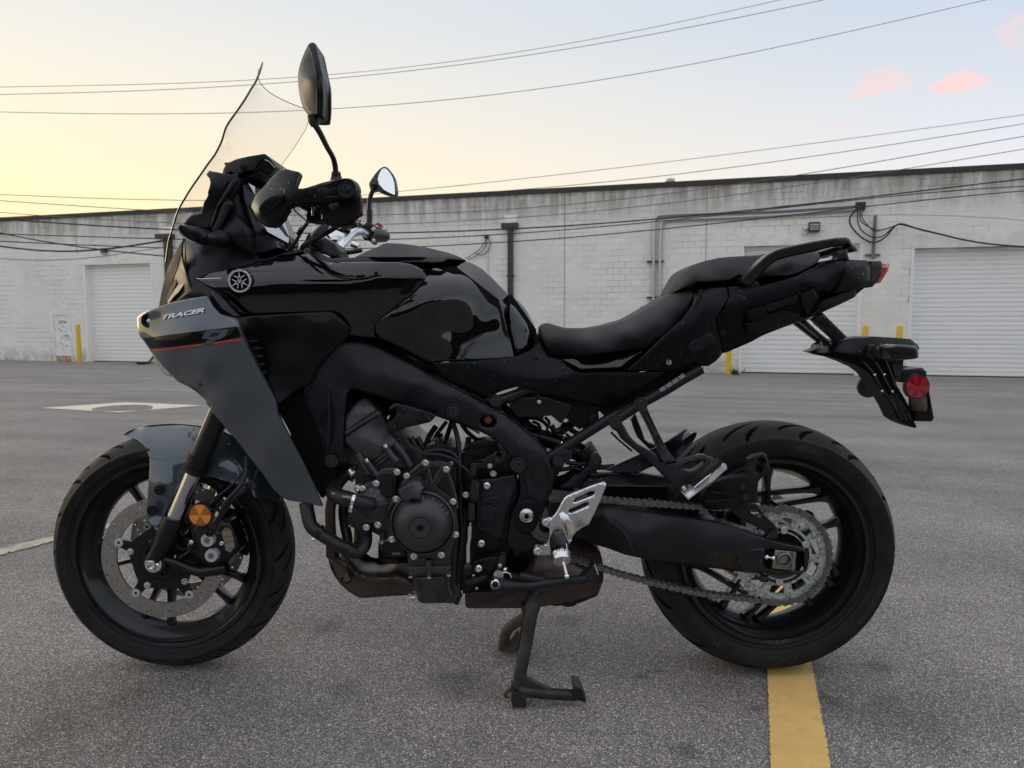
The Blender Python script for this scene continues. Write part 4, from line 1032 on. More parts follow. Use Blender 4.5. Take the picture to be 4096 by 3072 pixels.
mb = MB(); mb.lathe([(.018, -.006), (.040, -.006), (.040, .006), (.018, .006)], P(2185, 2098, CY), 32); chain = mb.build('drive_chain', M['chain'], B); chain['label'] = 'greasy roller chain with separate links'
s = 0.0; i = 0
while s+pitch < seg[-1]:
    a, b = on(s), on(s+pitch); o = bpy.data.objects.new('chain_link', LM[i % 2]); COL.objects.link(o); o.parent = chain
    o.location = ((a[0]+b[0])/2, CY, (a[1]+b[1])/2); o.rotation_euler = (0, -math.atan2(b[1]-a[1], b[0]-a[0]), 0); s += pitch; i += 1

# ---- fork
def px_tube(name, n, s, y, r, m, parent=None, k=12, smooth=0, flat=1.0):
    "tube along photo points; each point may carry its own depth as third value"
    q = R(n, s) if isinstance(s, str) else s
    r = [a*RSC for a in r] if hasattr(r, '__len__') else r*RSC
    return tube(name, [P(a[0], a[1], a[2] if len(a) > 2 else y) for a in q], r, m, parent or B, k, smooth, flat)
fk = px_tube('fork', 3, '1110,-120 985,170 905,355', -.105, .0250, M['satin'], k=28); fk['label'] = 'front fork with black outer tubes and bright inner tubes'
for nm, s, r, m in (('fork_collar', '905,330 893,385 886,405 884,412', [.0253, .0280, .0282, .0270], 'matte'), ('dust_seal', '884,408 870,440', [.0272, .0240], 'rubber'), ('inner_tube', '880,420 740,750', .0202, 'fork')):
    px_tube(nm, 3, s, -.105, r, M[m], fk, 28)
px_tube('fork_bottom', 3, '757,705 745,735 715,800 690,860 655,920 625,968', -.105, [.0252, .0262, .0250, .0230, .021, .019], M['satin'], fk, 24)
# far side leg
def mir(o, name=None):
    me = o.data.copy(); me.transform(Matrix.Scale(-1, 4, (0, 1, 0))); me.flip_normals(); c = bpy.data.objects.new(name or o.name.split('.')[0], me); COL.objects.link(c); c.parent = o.parent; return c
for o in [c for c in COL.objects if c.parent == fk]: mir(o)
px_tube('outer_tube', 3, '1118,-120 995,150 985,172', .105, .0262, M['satin'], fk, 24)
lathe('axle_clamp', [(.012, -.02), (.027, -.02), (.029, -.016), (.029, .02), (.012, .02), (.012, -.02)], (FW[0], -.095, FW[2]), M['satin'], fk, 32)
lathe('axle', [(.0001, -.128), (.009, -.126), (.011, -.118), (.011, .118), (.0001, .12)], FW, M['steel'], fw, 24)
v = []; nb = MB(); hx = [hexpts(.0140, -.1275), hexpts(.0140, -.114)]; 
nb.lathe([(.0001, -.1255), (.0075, -.1285), (.0125, -.1285), (.0140, -.126), (.0140, -.116), (.0185, -.115), (.0185, -.110), (.0001, -.110)], FW, 6); n_ = nb.build('axle_nut', M['chrome'], fw, 20)
lathe('axle_flange', [(.012, -.117), (.0200, -.116), (.0200, -.111), (.01, -.110)], FW, M['chrome'], fw, 32)
# caliper bracket, caliper with its two grey caps
solid('caliper_bracket', R(18, '520,1240 600,1290 780,1310 1100,1300 1280,1290 1430,1250 1520,1210 1500,1120 1420,1060 1380,980 1330,900 1280,780 1190,720 1060,660 950,640 900,700 850,820 750,960 700,1060 640,1200'), -.085, M['satin'], B, thick=.02, bevel=6, rnd=True,
      holes=[R(18, '760,1080 860,1000 900,1050 980,1010 1080,1080 1120,1160 980,1130 860,1150 770,1180'), R(18, '880,760 1010,720 1060,860 1010,960 900,960 850,880')], h=14)
cal = solid('caliper', R(18, '1100,640 1240,640 1330,700 1420,760 1480,640 1560,620 1640,800 1700,960 1640,1050 1560,1120 1500,1230 1400,1240 1290,1200 1210,1160 1150,1060 1150,980 1130,860 1080,760'), [(*q, -.125) for q in [(c[0], c[1]) for c in R(18, '1100,700 1300,900 1300,1100')]]+[(c[0], c[1], -.105) for c in R(18, '1600,700 1650,950 1450,1220')], M['satin'], B, back=-.055, bevel=9, rnd=True, h=14)
for q in R(18, '1254,872 1306,1075'):
    lathe('caliper_cap', [(.0001, -.137), (.0145, -.137), (.0155, -.135), (.0155, -.12)], P(q[0], q[1], 0)*0+np.array([P(q[0], q[1], -.137)[0], 0, P(q[0], q[1], -.137)[2]]), M['greybolt'], cal, 32)
    st = [np.array([math.cos(math.radians(a)), math.sin(math.radians(a))])*(.0088 if i % 2 == 0 else .0058) for i, a in enumerate(range(12, 372, 30))]
    c = P(q[0], q[1], -.1372); obj('cap_recess', [(c[0]+a, -.1374, c[2]+b) for a, b in st], [tuple(range(12))], mat('recess_grey', (.16, .165, .17), .5, .5), cal)
bolts(18, '1290,757', -.137, .009, 'socket', 'satin', cal); bolts(18, '1048,893 1447,907', -.12, .006, 'button', 'steel', cal)
solid('brake_pad', R(18, '1450,760 1490,700 1560,720 1600,820 1620,960 1560,1030 1500,1000 1480,880'), -.118, M['disc'], cal, thick=.012, h=14)
for a in ('1470,740 1590,740', '1480,830 1600,810', '1500,900 1615,880', '1520,1000 1620,960'): px_tube('pad_spring', 18, a, -.121, .0014, M['copper'], cal, 6)
px_tube('bracket_arm', 18, '700,1120 900,1190 1130,1280 1300,1270 1520,1230', -.105, [.010, .010, .012, .013, .014], M['satin'], B, 16, 4)
# far side caliper peeking out behind
solid('caliper', R(3, '1040,640 1130,660 1180,720 1225,880 1190,940 1130,920 1090,800 1010,760'), .05, M['satin'], B, thick=.05, bevel=6, rnd=True, h=14)
for a in R(3, '1165,740 1180,790 1190,830'): bolt(a[0], a[1], .048, .008, 'flat', 'steel')
# amber reflector
c = P(*R(18, '1171,528')[0], -.150); rf = lathe('reflector_holder', [(.0001, -.002), (.0285, -.002), (.0285, .004), (.025, .010), (.0001, .010)], c, M['rubber'], B, 40)
V = [(c[0], c[1]-.0050, c[2])]; F = []; K = 36
for i in range(K): x, z = polar(.0248, i*10); V.append((c[0]+x, c[1]-.0035, c[2]+z))
for i in range(K): F.append((0, 1+i, 1+(i+1) % K))
def refl_mat(name, a, b):
    m = bpy.data.materials.new(name); m.use_nodes = True; t = m.node_tree; s = t.nodes['Principled BSDF']; L = t.links.new
    tc = t.nodes.new('ShaderNodeTexCoord'); g = t.nodes.new('ShaderNodeTexVoronoi'); g.inputs['Scale'].default_value = 420; g.inputs['Randomness'].default_value = 0; L(tc.outputs['Object'], g.inputs['Vector'])
    sp_ = t.nodes.new('ShaderNodeSeparateXYZ'); gr = t.nodes.new('ShaderNodeTexCoord'); L(tc.outputs['UV'], sp_.inputs[0])
    w = t.nodes.new('ShaderNodeMath'); w.operation = 'GREATER_THAN'; w.inputs[1].default_value = .5; L(sp_.outputs[0], w.inputs[0])
    mr = t.nodes.new('ShaderNodeMapRange'); mr.inputs[1].default_value = .0; mr.inputs[2].default_value = .8; mr.inputs[3].default_value = 1.0; mr.inputs[4].default_value = .0; L(g.outputs['Distance'], mr.inputs[0])
    mm = t.nodes.new('ShaderNodeMath'); mm.operation = 'MULTIPLY_ADD'; mm.inputs[1].default_value = .5; L(w.outputs[0], mm.inputs[2]); L(mr.outputs[0], mm.inputs[0])
    m3 = t.nodes.new('ShaderNodeMath'); m3.operation = 'MULTIPLY'; m3.inputs[1].default_value = .66; L(mm.outputs[0], m3.inputs[0])
    mx = t.nodes.new('ShaderNodeMix'); mx.data_type = 'RGBA'; mx.inputs[6].default_value = (*b, 1); mx.inputs[7].default_value = (*a, 1); L(m3.outputs[0], mx.inputs[0]); L(mx.outputs[2], s.inputs['Base Color'])
    s.inputs['Roughness'].default_value = .2; s.inputs['Coat Weight'].default_value = 1; return m
def reflector_disc(name, c, rad, m, parent, sect=6, rot=8):
    V = [(c[0], c[1]-.0050, c[2])]; F = []; K = 36
    for i in range(K): x, z = polar(rad, i*10); V.append((c[0]+x, c[1]-.0035, c[2]+z))
    for i in range(K): F.append((0, 1+i, 1+(i+1) % K))
    o = obj(name, V, F, m, parent); uv = o.data.uv_layers.new(name='sector')
    for p in o.data.polygons:
        s_ = ((p.index*10+rot)//(360/sect)) % 2
        for li in p.loop_indices: uv.data[li].uv = (s_, 0)
    return o
reflector_disc('amber_lens', c, .0248, refl_mat('amber_prisms', (.95, .33, .02), (.30, .07, .004)), rf)
# brake hoses
px_tube('brake_hose', 3, '1185,345,-.10 1180,450,-.12 1130,540,-.14 1060,620,-.14 1030,690,-.135 985,780,-.13', -.12, .0052, M['rubber'], B, 10, 6)
px_tube('brake_hose', 3, '1260,420,-.06 1215,520,-.09 1120,580,-.12 1060,660,-.13 1020,720,-.13 985,775,-.135', -.12, .0050, M['rubber'], B, 10, 6)
px_tube('sensor_cable', 3, '1190,400,-.09 1110,500,-.11 1010,580,-.12 900,620,-.12 860,700,-.12 870,800,-.12 850,900,-.115 780,950,-.115', -.12, .0028, M['rubber'], B, 8, 6)
px_tube('hose_clip', 3, '1205,490 1235,530', -.10, .014, M['rubber'], B, 12)
px_tube('hose_sleeve', 3, '1215,510,-.09 1100,585,-.10', -.10, .010, M['rubber'], B, 12)
# ---- front mudguard
fen = [(*R(3, q)[0][:2], y) for q, y in (('447,208', 0.0), ('500,178', 0.0), ('600,152', 0.0), ('720,143', 0.0), ('850,148', -.0), ('960,165', 0.0), ('1110,215', -.0), ('1250,330', 0), ('560,215', -.03), ('700,220', -.040), ('850,225', -.045), ('1000,260', -.045), ('520,240', -.028), ('560,290', -.050), ('600,345', -.068), ('700,370', -.078), ('800,372', -.080), ('700,300', -.068), ('850,310', -.072), ('1000,380', -.074), ('1000,460', -.078), ('1130,500', -.078), ('1150,380', -.062), ('1250,560', -.070), ('1350,600', -.045))]
fd = solid('front_mudguard', R(3, '447,208 500,178 600,152 720,143 850,148 960,165 1110,215 1200,280 1320,420 1400,560 1385,612 1310,600 1240,590 1180,520 1100,500 960,460 880,452 800,374 700,370 600,345 575,290 548,258 515,236 480,226'), fen, M['slate_wet'], B, thick=.0035, rnd=True, h=14, mirror=False)
fd['label'] = 'slate grey front mudguard with rain drops'; mir(fd, 'front_mudguard')
sk = solid('mudguard_stay', R(3, '600,347 700,372 802,376 852,330 838,440 780,520 722,640 690,690 648,772 578,745 585,640 594,500 600,400'), [(*R(3, a)[0][:2], y) for a, y in (('600,347', -.070), ('800,376', -.082), ('850,330', -.08), ('700,520', -.098), ('780,500', -.085), ('600,520', -.086), ('580,740', -.092), ('645,770', -.10), ('700,680', -.088))], M['slate_gloss'], B, thick=.004, h=14, bevel=4, bev_d=.0015)
mir(sk)
bolts(18, '628,200 530,470', -.103, .0125, 'recess', 'satin', sk)
RSC = .6
def D(n, s, ref=None):
    "depth control points 'u,v,y ...' of view n"
    return R(n, s)
# ---- engine bay depth filler: dark core so that nothing behind the casings shows where the photo shows none
# ---- slate side wing of the fairing
wing_c = D(2, '106,820,-.135 200,757,-.172 450,675,-.195 730,628,-.215 860,790,-.235 990,826,-.243 110,900,-.142 130,985,-.148 165,930,-.160 300,958,-.195 600,922,-.238 1000,862,-.252 300,850,-.183 600,790,-.222 800,780,-.232 230,1095,-.165 600,1050,-.236 1035,1000,-.252 330,1260,-.172 700,1300,-.230 1180,1280,-.246 470,1390,-.165 900,1500,-.222 1335,1570,-.235 720,1580,-.175 850,1300,-.236 500,1150,-.218 600,985,-.2390 300,1030,-.199 1000,930,-.2535 200,1003,-.168 800,960,-.2475 450,1000,-.2235 600,872,-.2315 300,912,-.189 850,850,-.239 700,1010,-.2435 950,985,-.2530') + D(3, '935,0,-.170 1190,330,-.168 1390,580,-.172 1644,636,-.205 1500,330,-.222 1300,300,-.205 1150,120,-.203 1560,560,-.196')
wing_o = R(2, '106,820 150,785 200,760 300,725 450,675 600,646 720,626 738,634 780,718 840,785 915,806 990,824 1005,862 1040,960 1100,1100 1200,1300 1338,1555') + R(3, '1375,80 1450,230 1530,380 1600,530 1644,636 1640,643 1540,620 1440,606 1395,585 1340,530 1270,430 1190,330 1120,240 1050,160 985,80 940,14') + R(2, '760,1610 700,1540 640,1485 560,1430 470,1390 400,1320 330,1250 235,1130 160,1020 130,985 112,900')
wing = solid('side_wing', wing_o, wing_c, M['slate_gloss'], B, thick=.006, h=13, bevel=5, bev_d=.003, mirror=False, lam=1e-7)
wing['label'] = 'slate grey fairing wing with black band and red stripe'; mir(wing)
wf = tps(wing_c, 1e-7)
decal('black_stripe', R(2, '160,1003 400,970 700,932 985,898 1025,985 1000,992 770,1035 700,1045 450,1072 228,1096'), wf, M['stripe'], wing, h=10, off=.0030)
nine_o = '735,932 912,924 915,935 880,985 860,1000 800,1015 760,1050 735,1078 655,1090 700,1055 745,1012 690,1010 678,1000 690,975 715,942'
decal('number_nine', R(2, '738,934 910,924 916,932 884,985 855,1006 805,1018 762,1052 690,1062 668,1066 705,1040 748,1008 692,1008 678,1001 694,970 718,942'), wf, M['slate_print'], wing, h=8, off=.0042, holes=[R(2, '765,957 848,950 820,978 800,988 742,990')])
for s in ('235,1103 450,1080 692,1049 672,1064 450,1096 236,1120', '790,1038 1038,1003 1041,1018 1000,1024 765,1056'): decal('red_stripe', R(2, s), wf, M['red'], wing, h=8, off=.0038)
text_px('lettering', 'TRACER', *[q for q in R(2, '306,842 700,770')], 23, wf, M['white'], wing, off=.0036, bold=.03, up=(.52, -.85), space=.92)
# emblem-like badge and recessed screw
q = R(2, '207,847')[0]; lathe('screw_recess', [(.0001, .004), (.008, .004), (.0125, -.001), (.0155, -.0025), (.0165, .002)], P(q[0], q[1], float(wf([q])[0])-.001), M['darkvoid'], wing, 28); bolt(q[0]+2, q[1]+1, float(wf([q])[0])-.001, .008, 'button', 'chrome', wing)
# headlight lens seen under the wing
solid('headlamp_lens', R(2, '240,1140 290,1180 340,1260 390,1310 412,1342 370,1336 330,1300 280,1220'), -.02, M['clear'], B, thick=.05, bevel=5, h=14, rnd=True)
# ---- gloss black side fairing
fc = D(2, '635,475,-.155 720,435,-.140 1020,365,-.125 1400,270,-.118 1580,240,-.114 1780,325,-.118 700,500,-.166 780,545,-.180 900,560,-.186 1018,525,-.187 1350,495,-.186 1700,485,-.184 2000,480,-.180 1020,440,-.160 1400,380,-.156 1700,400,-.155 1000,700,-.187 1300,650,-.190 1050,790,-.186 1600,700,-.190 1500,790,-.188 1950,650,-.184 1900,760,-.182')+D(4, '0,450,-.181 300,445,-.178 520,435,-.170 300,300,-.108 600,298,-.100 800,302,-.095 960,345,-.11 1010,415,-.135 600,405,-.160 900,402,-.146 980,440,-.152 700,560,-.174 900,550,-.165 300,600,-.180 500,500,-.175 600,780,-.165 400,850,-.175 590,880,-.160 560,900,-.158')
fo = R(2, '635,475 720,435 850,402 1020,365 1200,318 1400,270 1500,250 1575,240 1620,252 1700,300 1780,325 1900,338')+R(4, '240,300 400,300 600,298 800,300 900,318 960,345 1000,385 1018,415 1000,440 960,500 900,562 820,620 720,700 640,760 600,800 598,860 604,905 500,900 380,880 250,860')+R(2, '1800,800 1500,800 1200,810 1010,812 940,740 840,620 760,560 690,520 640,500')
CRX, CRY = np.array([q[:2] for q in R(2, '600,500 760,522 1000,528 1350,497 2000,492')+R(4, '300,448 520,432 620,402 1000,402 1100,440')]).T
DCX, DCY = np.array([(786, -.164), (860, -.180), (960, -.187), (1180, -.189), (1400, -.184), (1560, -.174), (1700, -.156)]).T
def ff(q):
    q = np.asarray([z[:2] for z in q], float); yc = np.interp(q[:, 0], CRX, CRY); D = np.interp(q[:, 0], DCX, DCY); dy = yc-q[:, 1]
    up = np.log1p(np.exp(np.clip(dy/5, -30, 30)))*5; dn = np.clip(-dy, 0, None)
    return D+.00030*up+2.6e-6*up**2+.00002*dn+2.2e-7*np.clip(dn-60, 0, None)**2*.6
fair = solid('side_fairing', fo, ff, M['black_gloss'], B, thick=.01, h=14, bevel=3, bev_d=.002, lam=2e-6)
fair['label'] = 'glossy black side fairing with round tuning fork emblem'; mir(fair)
# emblem: raised ring, black field, three crossed tuning forks
ec = R(2, '1018,496')[0]; ey = float(ff([ec])[0])-.007; e0 = P(ec[0], ec[1], ey); er = .0255
em = lathe('emblem', [(er*1.10, .006), (er*1.08, -.0005), (er*1.0, -.002), (er*.97, -.002), (er*.80, -.0018), (er*.79, -.0005), (.0001, -.0005)], e0, M['black_gloss'], fair, 48)
tube('emblem_seat', [e0+np.array([0, .012, 0]), e0+np.array([0, .001, 0])], er*1.06, M['black_gloss'], fair, 40)
lathe('emblem_ring', [(er*.99, -.0022), (er*.97, -.0034), (er*.83, -.0034), (er*.81, -.0022)], e0, M['silver'], fair, 48)
lathe('emblem_hub', [(.0001, -.003), (er*.11, -.003), (er*.12, -.001)], e0, M['silver'], fair, 20)
for k in range(3):
    A = math.radians(90+120*k+2); ca, sa = math.cos(A), math.sin(A)
    def T(a, b): return (e0[0]+er*(a*ca-b*sa), e0[1]-.0032, e0[2]+er*(a*sa+b*ca))
    mb = MB()
    def quad(p): n = len(mb.v); mb.v += [T(*q) for q in p]; mb.f.append(tuple(range(n, n+len(p))))
    quad([(.10, -.07), (.30, -.07), (.40, -.10), (.46, -.05), (.86, -.02), (.86, .02), (.46, .05), (.40, .10), (.30, .07), (.10, .07)])
    for s in (-1, 1):
        quad([(-.12, s*.13), (-.62, s*.13), (-.62, s*.22), (-.12, s*.22)]); quad([(.02, s*.05), (-.12, s*.13), (-.12, s*.22), (.12, s*.16)])
    mb.build('tuning_fork', M['silver'], fair, None)
# ---- fuel tank
tc_ = D(4, '1190,268,-.03 1330,285,-.03 1420,325,-.03 1500,380,-.03 1600,480,-.03 1690,572,-.03 1018,415,-.130 960,340,-.10 1290,450,-.118 1150,425,-.128 1300,500,-.128 1450,500,-.085 1600,650,-.085 1250,350,-.075 900,562,-.172 1050,600,-.176 850,700,-.182 750,780,-.180 1000,750,-.172 1200,800,-.140 1250,680,-.142 1400,800,-.115 1500,650,-.095 1600,900,-.096 1700,900,-.085 1720,1055,-.108 1550,1020,-.112 1350,960,-.122 1450,1075,-.125 1250,1080,-.135 1070,1105,-.150 900,1020,-.160 700,930,-.165 602,880,-.165 1100,950,-.155 620,790,-.172')
to = R(4, '1190,268 1260,272 1330,286 1400,312 1470,355 1550,428 1625,505 1690,572 1680,640 1672,760 1680,860 1700,960 1722,1058 1640,1066 1500,1080 1350,1090 1200,1098 1070,1108 980,1062 850,1000 700,930 640,905 608,890 602,830 610,795 650,756 725,700 825,622 905,562 965,500 1005,440 1022,412 1012,388 1060,330 1120,280')
tank = solid('fuel_tank', to, tc_, M['black_gloss'], B, sym=True, h=13, bevel=2, bev_d=.0015, lam=2.5e-5)
tank['label'] = 'glossy black fuel tank mirroring the sky and trees'
cc = D(4, '1700,575,-.025 1760,612,-.025 1830,700,-.025 1880,800,-.025 1893,915,-.06 1850,975,-.080 1740,1012,-.098 1690,640,-.07 1690,800,-.088 1715,930,-.094 1780,800,-.078 1800,920,-.085 1840,800,-.055')
cap_ = solid('tank_rear_cover', R(4, '1700,570 1760,610 1800,655 1835,705 1870,770 1892,830 1896,920 1880,950 1850,975 1790,998 1740,1012 1720,940 1700,860 1688,780 1686,680 1690,620'), cc, M['black_gloss'], B, sym=True, h=12, bevel=3, bev_d=.002, lam=4e-6)
solid('tank_seam', R(4, '1670,560 1705,560 1900,840 1905,930 1850,985 1745,1020 1750,1060 1715,1060 1665,900'), -.055, M['darkvoid'], B, sym=True, h=20)
# inner fill of the fairing so no daylight comes through
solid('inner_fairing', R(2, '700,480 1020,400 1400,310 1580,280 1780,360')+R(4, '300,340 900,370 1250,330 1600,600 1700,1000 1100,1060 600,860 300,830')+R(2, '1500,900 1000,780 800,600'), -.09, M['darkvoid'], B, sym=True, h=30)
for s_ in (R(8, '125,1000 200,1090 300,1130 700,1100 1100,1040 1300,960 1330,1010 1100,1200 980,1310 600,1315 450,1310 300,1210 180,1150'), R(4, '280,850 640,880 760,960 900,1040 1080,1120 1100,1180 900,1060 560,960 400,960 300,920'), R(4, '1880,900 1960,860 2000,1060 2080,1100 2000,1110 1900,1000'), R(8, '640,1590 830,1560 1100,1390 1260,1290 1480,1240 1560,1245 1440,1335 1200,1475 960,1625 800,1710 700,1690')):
    solid('inner_shade_fill', s_, -.085, M['darkvoid'], B, sym=True, h=26)  # near-black fills painted as the shade inside the open slits
# ---- matte tank top cover and fairing lip
top_c = D(4, '450,250,-.07 620,180,-.05 690,150,-.035 800,150,-.03 1000,180,-.03 1200,225,-.03 1330,280,-.03 1200,268,-.07 1100,275,-.085 600,240,-.09 280,272,-.115 0,190,-.11')
lip = solid('fairing_lip', R(2, '1140,322 1350,268 1440,240 1560,212 1620,205 1680,220 1750,262 1835,298 1900,290')+R(4, '240,265 450,262 700,262 1100,262 1190,262 1330,283 1190,272 1150,296 800,300 400,300 240,296')+R(2, '1780,328 1700,300 1620,250 1575,238 1400,268 1200,318'), D(2, '1140,322,-.132 1560,215,-.118 1700,260,-.115 1835,300,-.112 1400,268,-.132 1600,245,-.124 1850,330,-.124')+D(4, '1100,262,-.09 1330,283,-.035 1150,296,-.10 700,300,-.105'), M['matte'], B, thick=.008, h=12, bevel=2)
mir(lip)
ttc = solid('tank_top_cover', R(4, '440,258 500,228 560,200 620,178 665,152 700,145 800,148 900,160 1000,175 1100,200 1200,225 1270,250 1330,282 1250,268 1190,262 1100,262 900,258 700,260'), [(x, y, d) for x, y, d in top_c[:-2]]+D(4, '800,230,-.085 1000,235,-.082'), M['matte'], B, sym=True, h=12, bevel=3)
# ---- radiator shroud (matte) with vent fins
sc_c = D(2, '1000,822,-.236 1100,805,-.232 1700,770,-.225 1840,775,-.215 1985,930,-.195 1960,1000,-.19 1040,900,-.240 1700,850,-.236 1300,870,-.240 1150,940,-.215 1400,1000,-.212 1700,1000,-.214 1100,1050,-.208 1300,1300,-.200 1500,1200,-.208 1640,1400,-.178 1700,1250,-.182 1360,1580,-.20 1500,1470,-.18 1250,1380,-.204')
sh = solid('radiator_shroud', R(2, '1000,822 1100,806 1400,790 1700,770 1800,766 1850,780 1920,840 1985,905 1994,945 1960,1000 1850,1110 1740,1210 1690,1280 1655,1370 1632,1422 1560,1440 1500,1470 1440,1530 1385,1572 1350,1595 1338,1550 1280,1430 1180,1240 1080,1030 1025,880'), sc_c, M['matte'], B, thick=.006, h=13, bevel=6, bev_d=.006, lam=2e-6)
sh['label'] = 'matte black radiator shroud with vent fins'; mir(sh)
for i, (x, y, l) in enumerate(((1105, 1025, 95), (1140, 1090, 92), (1170, 1158, 80), (1200, 1228, 60), (1225, 1302, 48))):
    solid('vent_fin', R(2, f'{x-20},{y-6} {x+l*.7},{y-12} {x+l},{y-16} {x+l},{y+6} {x+l*.6},{y+16} {x-8},{y+20}'), D(2, f'{x-20},{y},-.232 {x+l},{y},-.214 {x+l*.5},{y-20},-.226 {x+l*.5},{y+20},-.226'), M['matte'], sh, thick=.015, h=12, bevel=3, rnd=True)
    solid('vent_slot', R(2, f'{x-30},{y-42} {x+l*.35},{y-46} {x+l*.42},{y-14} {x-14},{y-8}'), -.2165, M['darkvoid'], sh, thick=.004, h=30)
# ---- main frame
fr_c = D(5, '760,235,-.1735 850,285,-.1715 1100,370,-.1660 1400,445,-.1555 1650,500,-.1445 1000,95,-.146 100,200,-.165 300,0,-.172 640,0,-.155 800,20,-.150 1300,270,-.140 1700,480,-.135 1896,590,-.132 280,330,-.170 440,420,-.160 230,650,-.155 350,800,-.158 300,1050,-.150 600,300,-.170 900,250,-.165 800,200,-.172 900,480,-.150 1300,610,-.142 1100,380,-.163 1500,540,-.148 1650,700,-.135 470,380,-.155')+D(6, '300,350,-.142 500,500,-.145 600,440,-.130 640,850,-.138 830,640,-.130 760,700,-.143 960,830,-.128 980,960,-.126 800,950,-.135 850,1150,-.125 650,1100,-.125 700,1300,-.118 560,1600,-.115 850,1450,-.112 830,1650,-.11')
fr_o = R(5, '230,60 300,-60 560,-80 780,-15 1000,95 1300,262 1500,372 1700,478 1800,528 1896,582')+R(6, '200,182 400,298 520,370 640,460 740,545 830,622 905,712 930,760 958,830 985,920 990,990 975,1060 965,1120 930,1180 905,1250 880,1340 868,1420 850,1520 830,1660 700,1700 560,1665 545,1560 555,1450 568,1340 600,1260 640,1190 660,1130 662,1050 655,960 620,925 580,890 568,840 580,792 540,735 480,665 400,596 300,545 200,500 100,462')+R(5, '1700,800 1600,742 1500,700 1300,632 1100,565 900,490 750,440 600,400 500,372 470,378 445,420 425,600 415,900 415,1030 385,1090 300,1130 230,1090 215,1040 222,975 190,850 120,650 60,520 35,440 45,360 90,330 130,200')
frame = solid('main_frame', fr_o, fr_c, M['frame'], B, thick=.035, h=14, bevel=7, bev_d=.007, lam=1e-6,
              holes=[R(6, '300,400 340,385 400,388 430,420 434,460 410,492 350,496 300,480 282,440')], rnd=False)
frame['label'] = 'dark alloy perimeter frame'; mir(frame)
solid('bolt_hole_shade', R(6, '270,370 450,370 450,510 270,510'), -.100, M['darkvoid'], frame, thick=.01, h=20)  # dark sheet standing in for the shade behind the bolt hole
bolts(5, '300,1052', -.158, .025, 'recess', 'boss', frame); bolts(5, '1453,568', -.150, .025, 'recess', 'boss', frame)
bolts(6, '645,848', -.146, .029, 'recess', 'boss', frame); bolts(6, '362,425', -.120, .012, 'socket', 'copper', frame)
bolts(4, '1900,1050', -.128, .011, 'recess', 'boss')
# raised web lines on the down tube of the frame
solid('frame_rib', R(5, '262,330 280,335 292,600 290,800 262,960 245,960 250,800 262,600'), -.172, M['frame'], frame, thick=.02, h=14, bevel=4)
solid('frame_pocket', R(5, '60,420 200,345 250,360 262,600 255,900 235,975 200,850 130,660'), D(5, '60,420,-.150 250,360,-.162 235,975,-.150 150,650,-.153'), M['matte'], frame, thick=.004, h=18, bevel=5)
solid('frame_facet', R(6, '712,900 760,850 880,795 905,800 945,900 955,1000 930,1100 880,1195 840,1198 800,1160 730,1145 735,1060 700,980'), D(6, '712,900,-.143 900,800,-.139 955,1000,-.132 860,1195,-.130 735,1100,-.134 830,1000,-.127'), M['frame'], frame, thick=.003, h=12, bevel=4, bev_d=.002)
ov = R(6, '650,1220 700,1185 770,1185 820,1225 838,1300 830,1400 790,1480 730,1510 660,1490 618,1430 612,1350 625,1270')
solid('pivot_plate', ov, -.128, M['matte'], frame, thick=.004, h=12, bevel=6, bev_d=.004, rnd=True)
q = R(6, '726,1332')[0]; c = P(q[0], q[1], -.138)
pv = lathe('pivot_nut', [(.0062, -.004), (.0076, -.0075), (.0094, -.0075), (.0112, -.004), (.0162, -.002), (.0172, .0), (.0175, .006)], c, M['steel'], frame, 36)
nb = MB(); nb.lathe([(.0065, -.0085), (.0105, -.008), (.0128, -.006), (.0128, -.001)], c, 6); nb.build('pivot_hexagon', M['steel'], frame, 20)
lathe('pivot_bore', [(.0001, .004), (.0063, .002), (.0063, -.0078)], c, M['darkvoid'], frame, 24)
# lower frame plate behind the heel guard
solid('frame_plate', R(7, '1540,230 1560,120 1900,60 1960,300 1880,400 1840,420 1800,480 1740,480 1700,440 1640,420 1590,400 1540,330'), -.108, M['matte'], B, thick=.03, h=16, bevel=5)
bolts(7, '1597,392 1728,456', -.112, .012, 'recess', 'satin'); bolts(7, '1830,102 1768,316', -.112, .006, 'button', 'satin')
# ---- side cover under tank and seat
sd_c = D(4, '1070,1110,-.158 1740,1060,-.125 1900,1000,-.115 2050,1060,-.118 1300,1270,-.150 1500,1360,-.138 1740,1300,-.140 1500,1200,-.150 1800,1180,-.140')+D(8, '480,1305,-.138 890,1300,-.130 1260,1300,-.120 300,1350,-.150 740,1610,-.105 400,1540,-.120 800,1450,-.128')
sd = solid('side_cover', R(4, '1070,1110 1200,1103 1400,1094 1600,1078 1740,1058 1850,1010 1905,960 1930,940 1945,975 1990,1035 2040,1058')+R(8, '150,1085 200,1158 320,1192 380,1250 440,1292 490,1306 700,1303 890,1302 1050,1302 1260,1302 1100,1400 900,1530 830,1570 740,1612 640,1598 400,1542 200,1490 0,1440')+R(4, '1900,1322 1800,1303 1740,1303 1640,1330 1560,1362 1500,1366 1440,1345 1300,1272 1200,1225 1130,1190 1090,1140'), sd_c, M['matte_wet'], B, thick=.006, h=14, bevel=4, lam=1e-6)
mir(sd)
solid('gloss_insert', R(8, '335,1190 500,1172 700,1148 900,1122 1075,1104 1010,1135 960,1165 900,1210 845,1256 700,1264 490,1272 440,1245'), D(8, '335,1190,-.130 1070,1105,-.110 490,1272,-.142 845,1256,-.134'), M['black_gloss'], B, thick=.004, h=14, bevel=2)
mir(B.children[-1]) if False else None
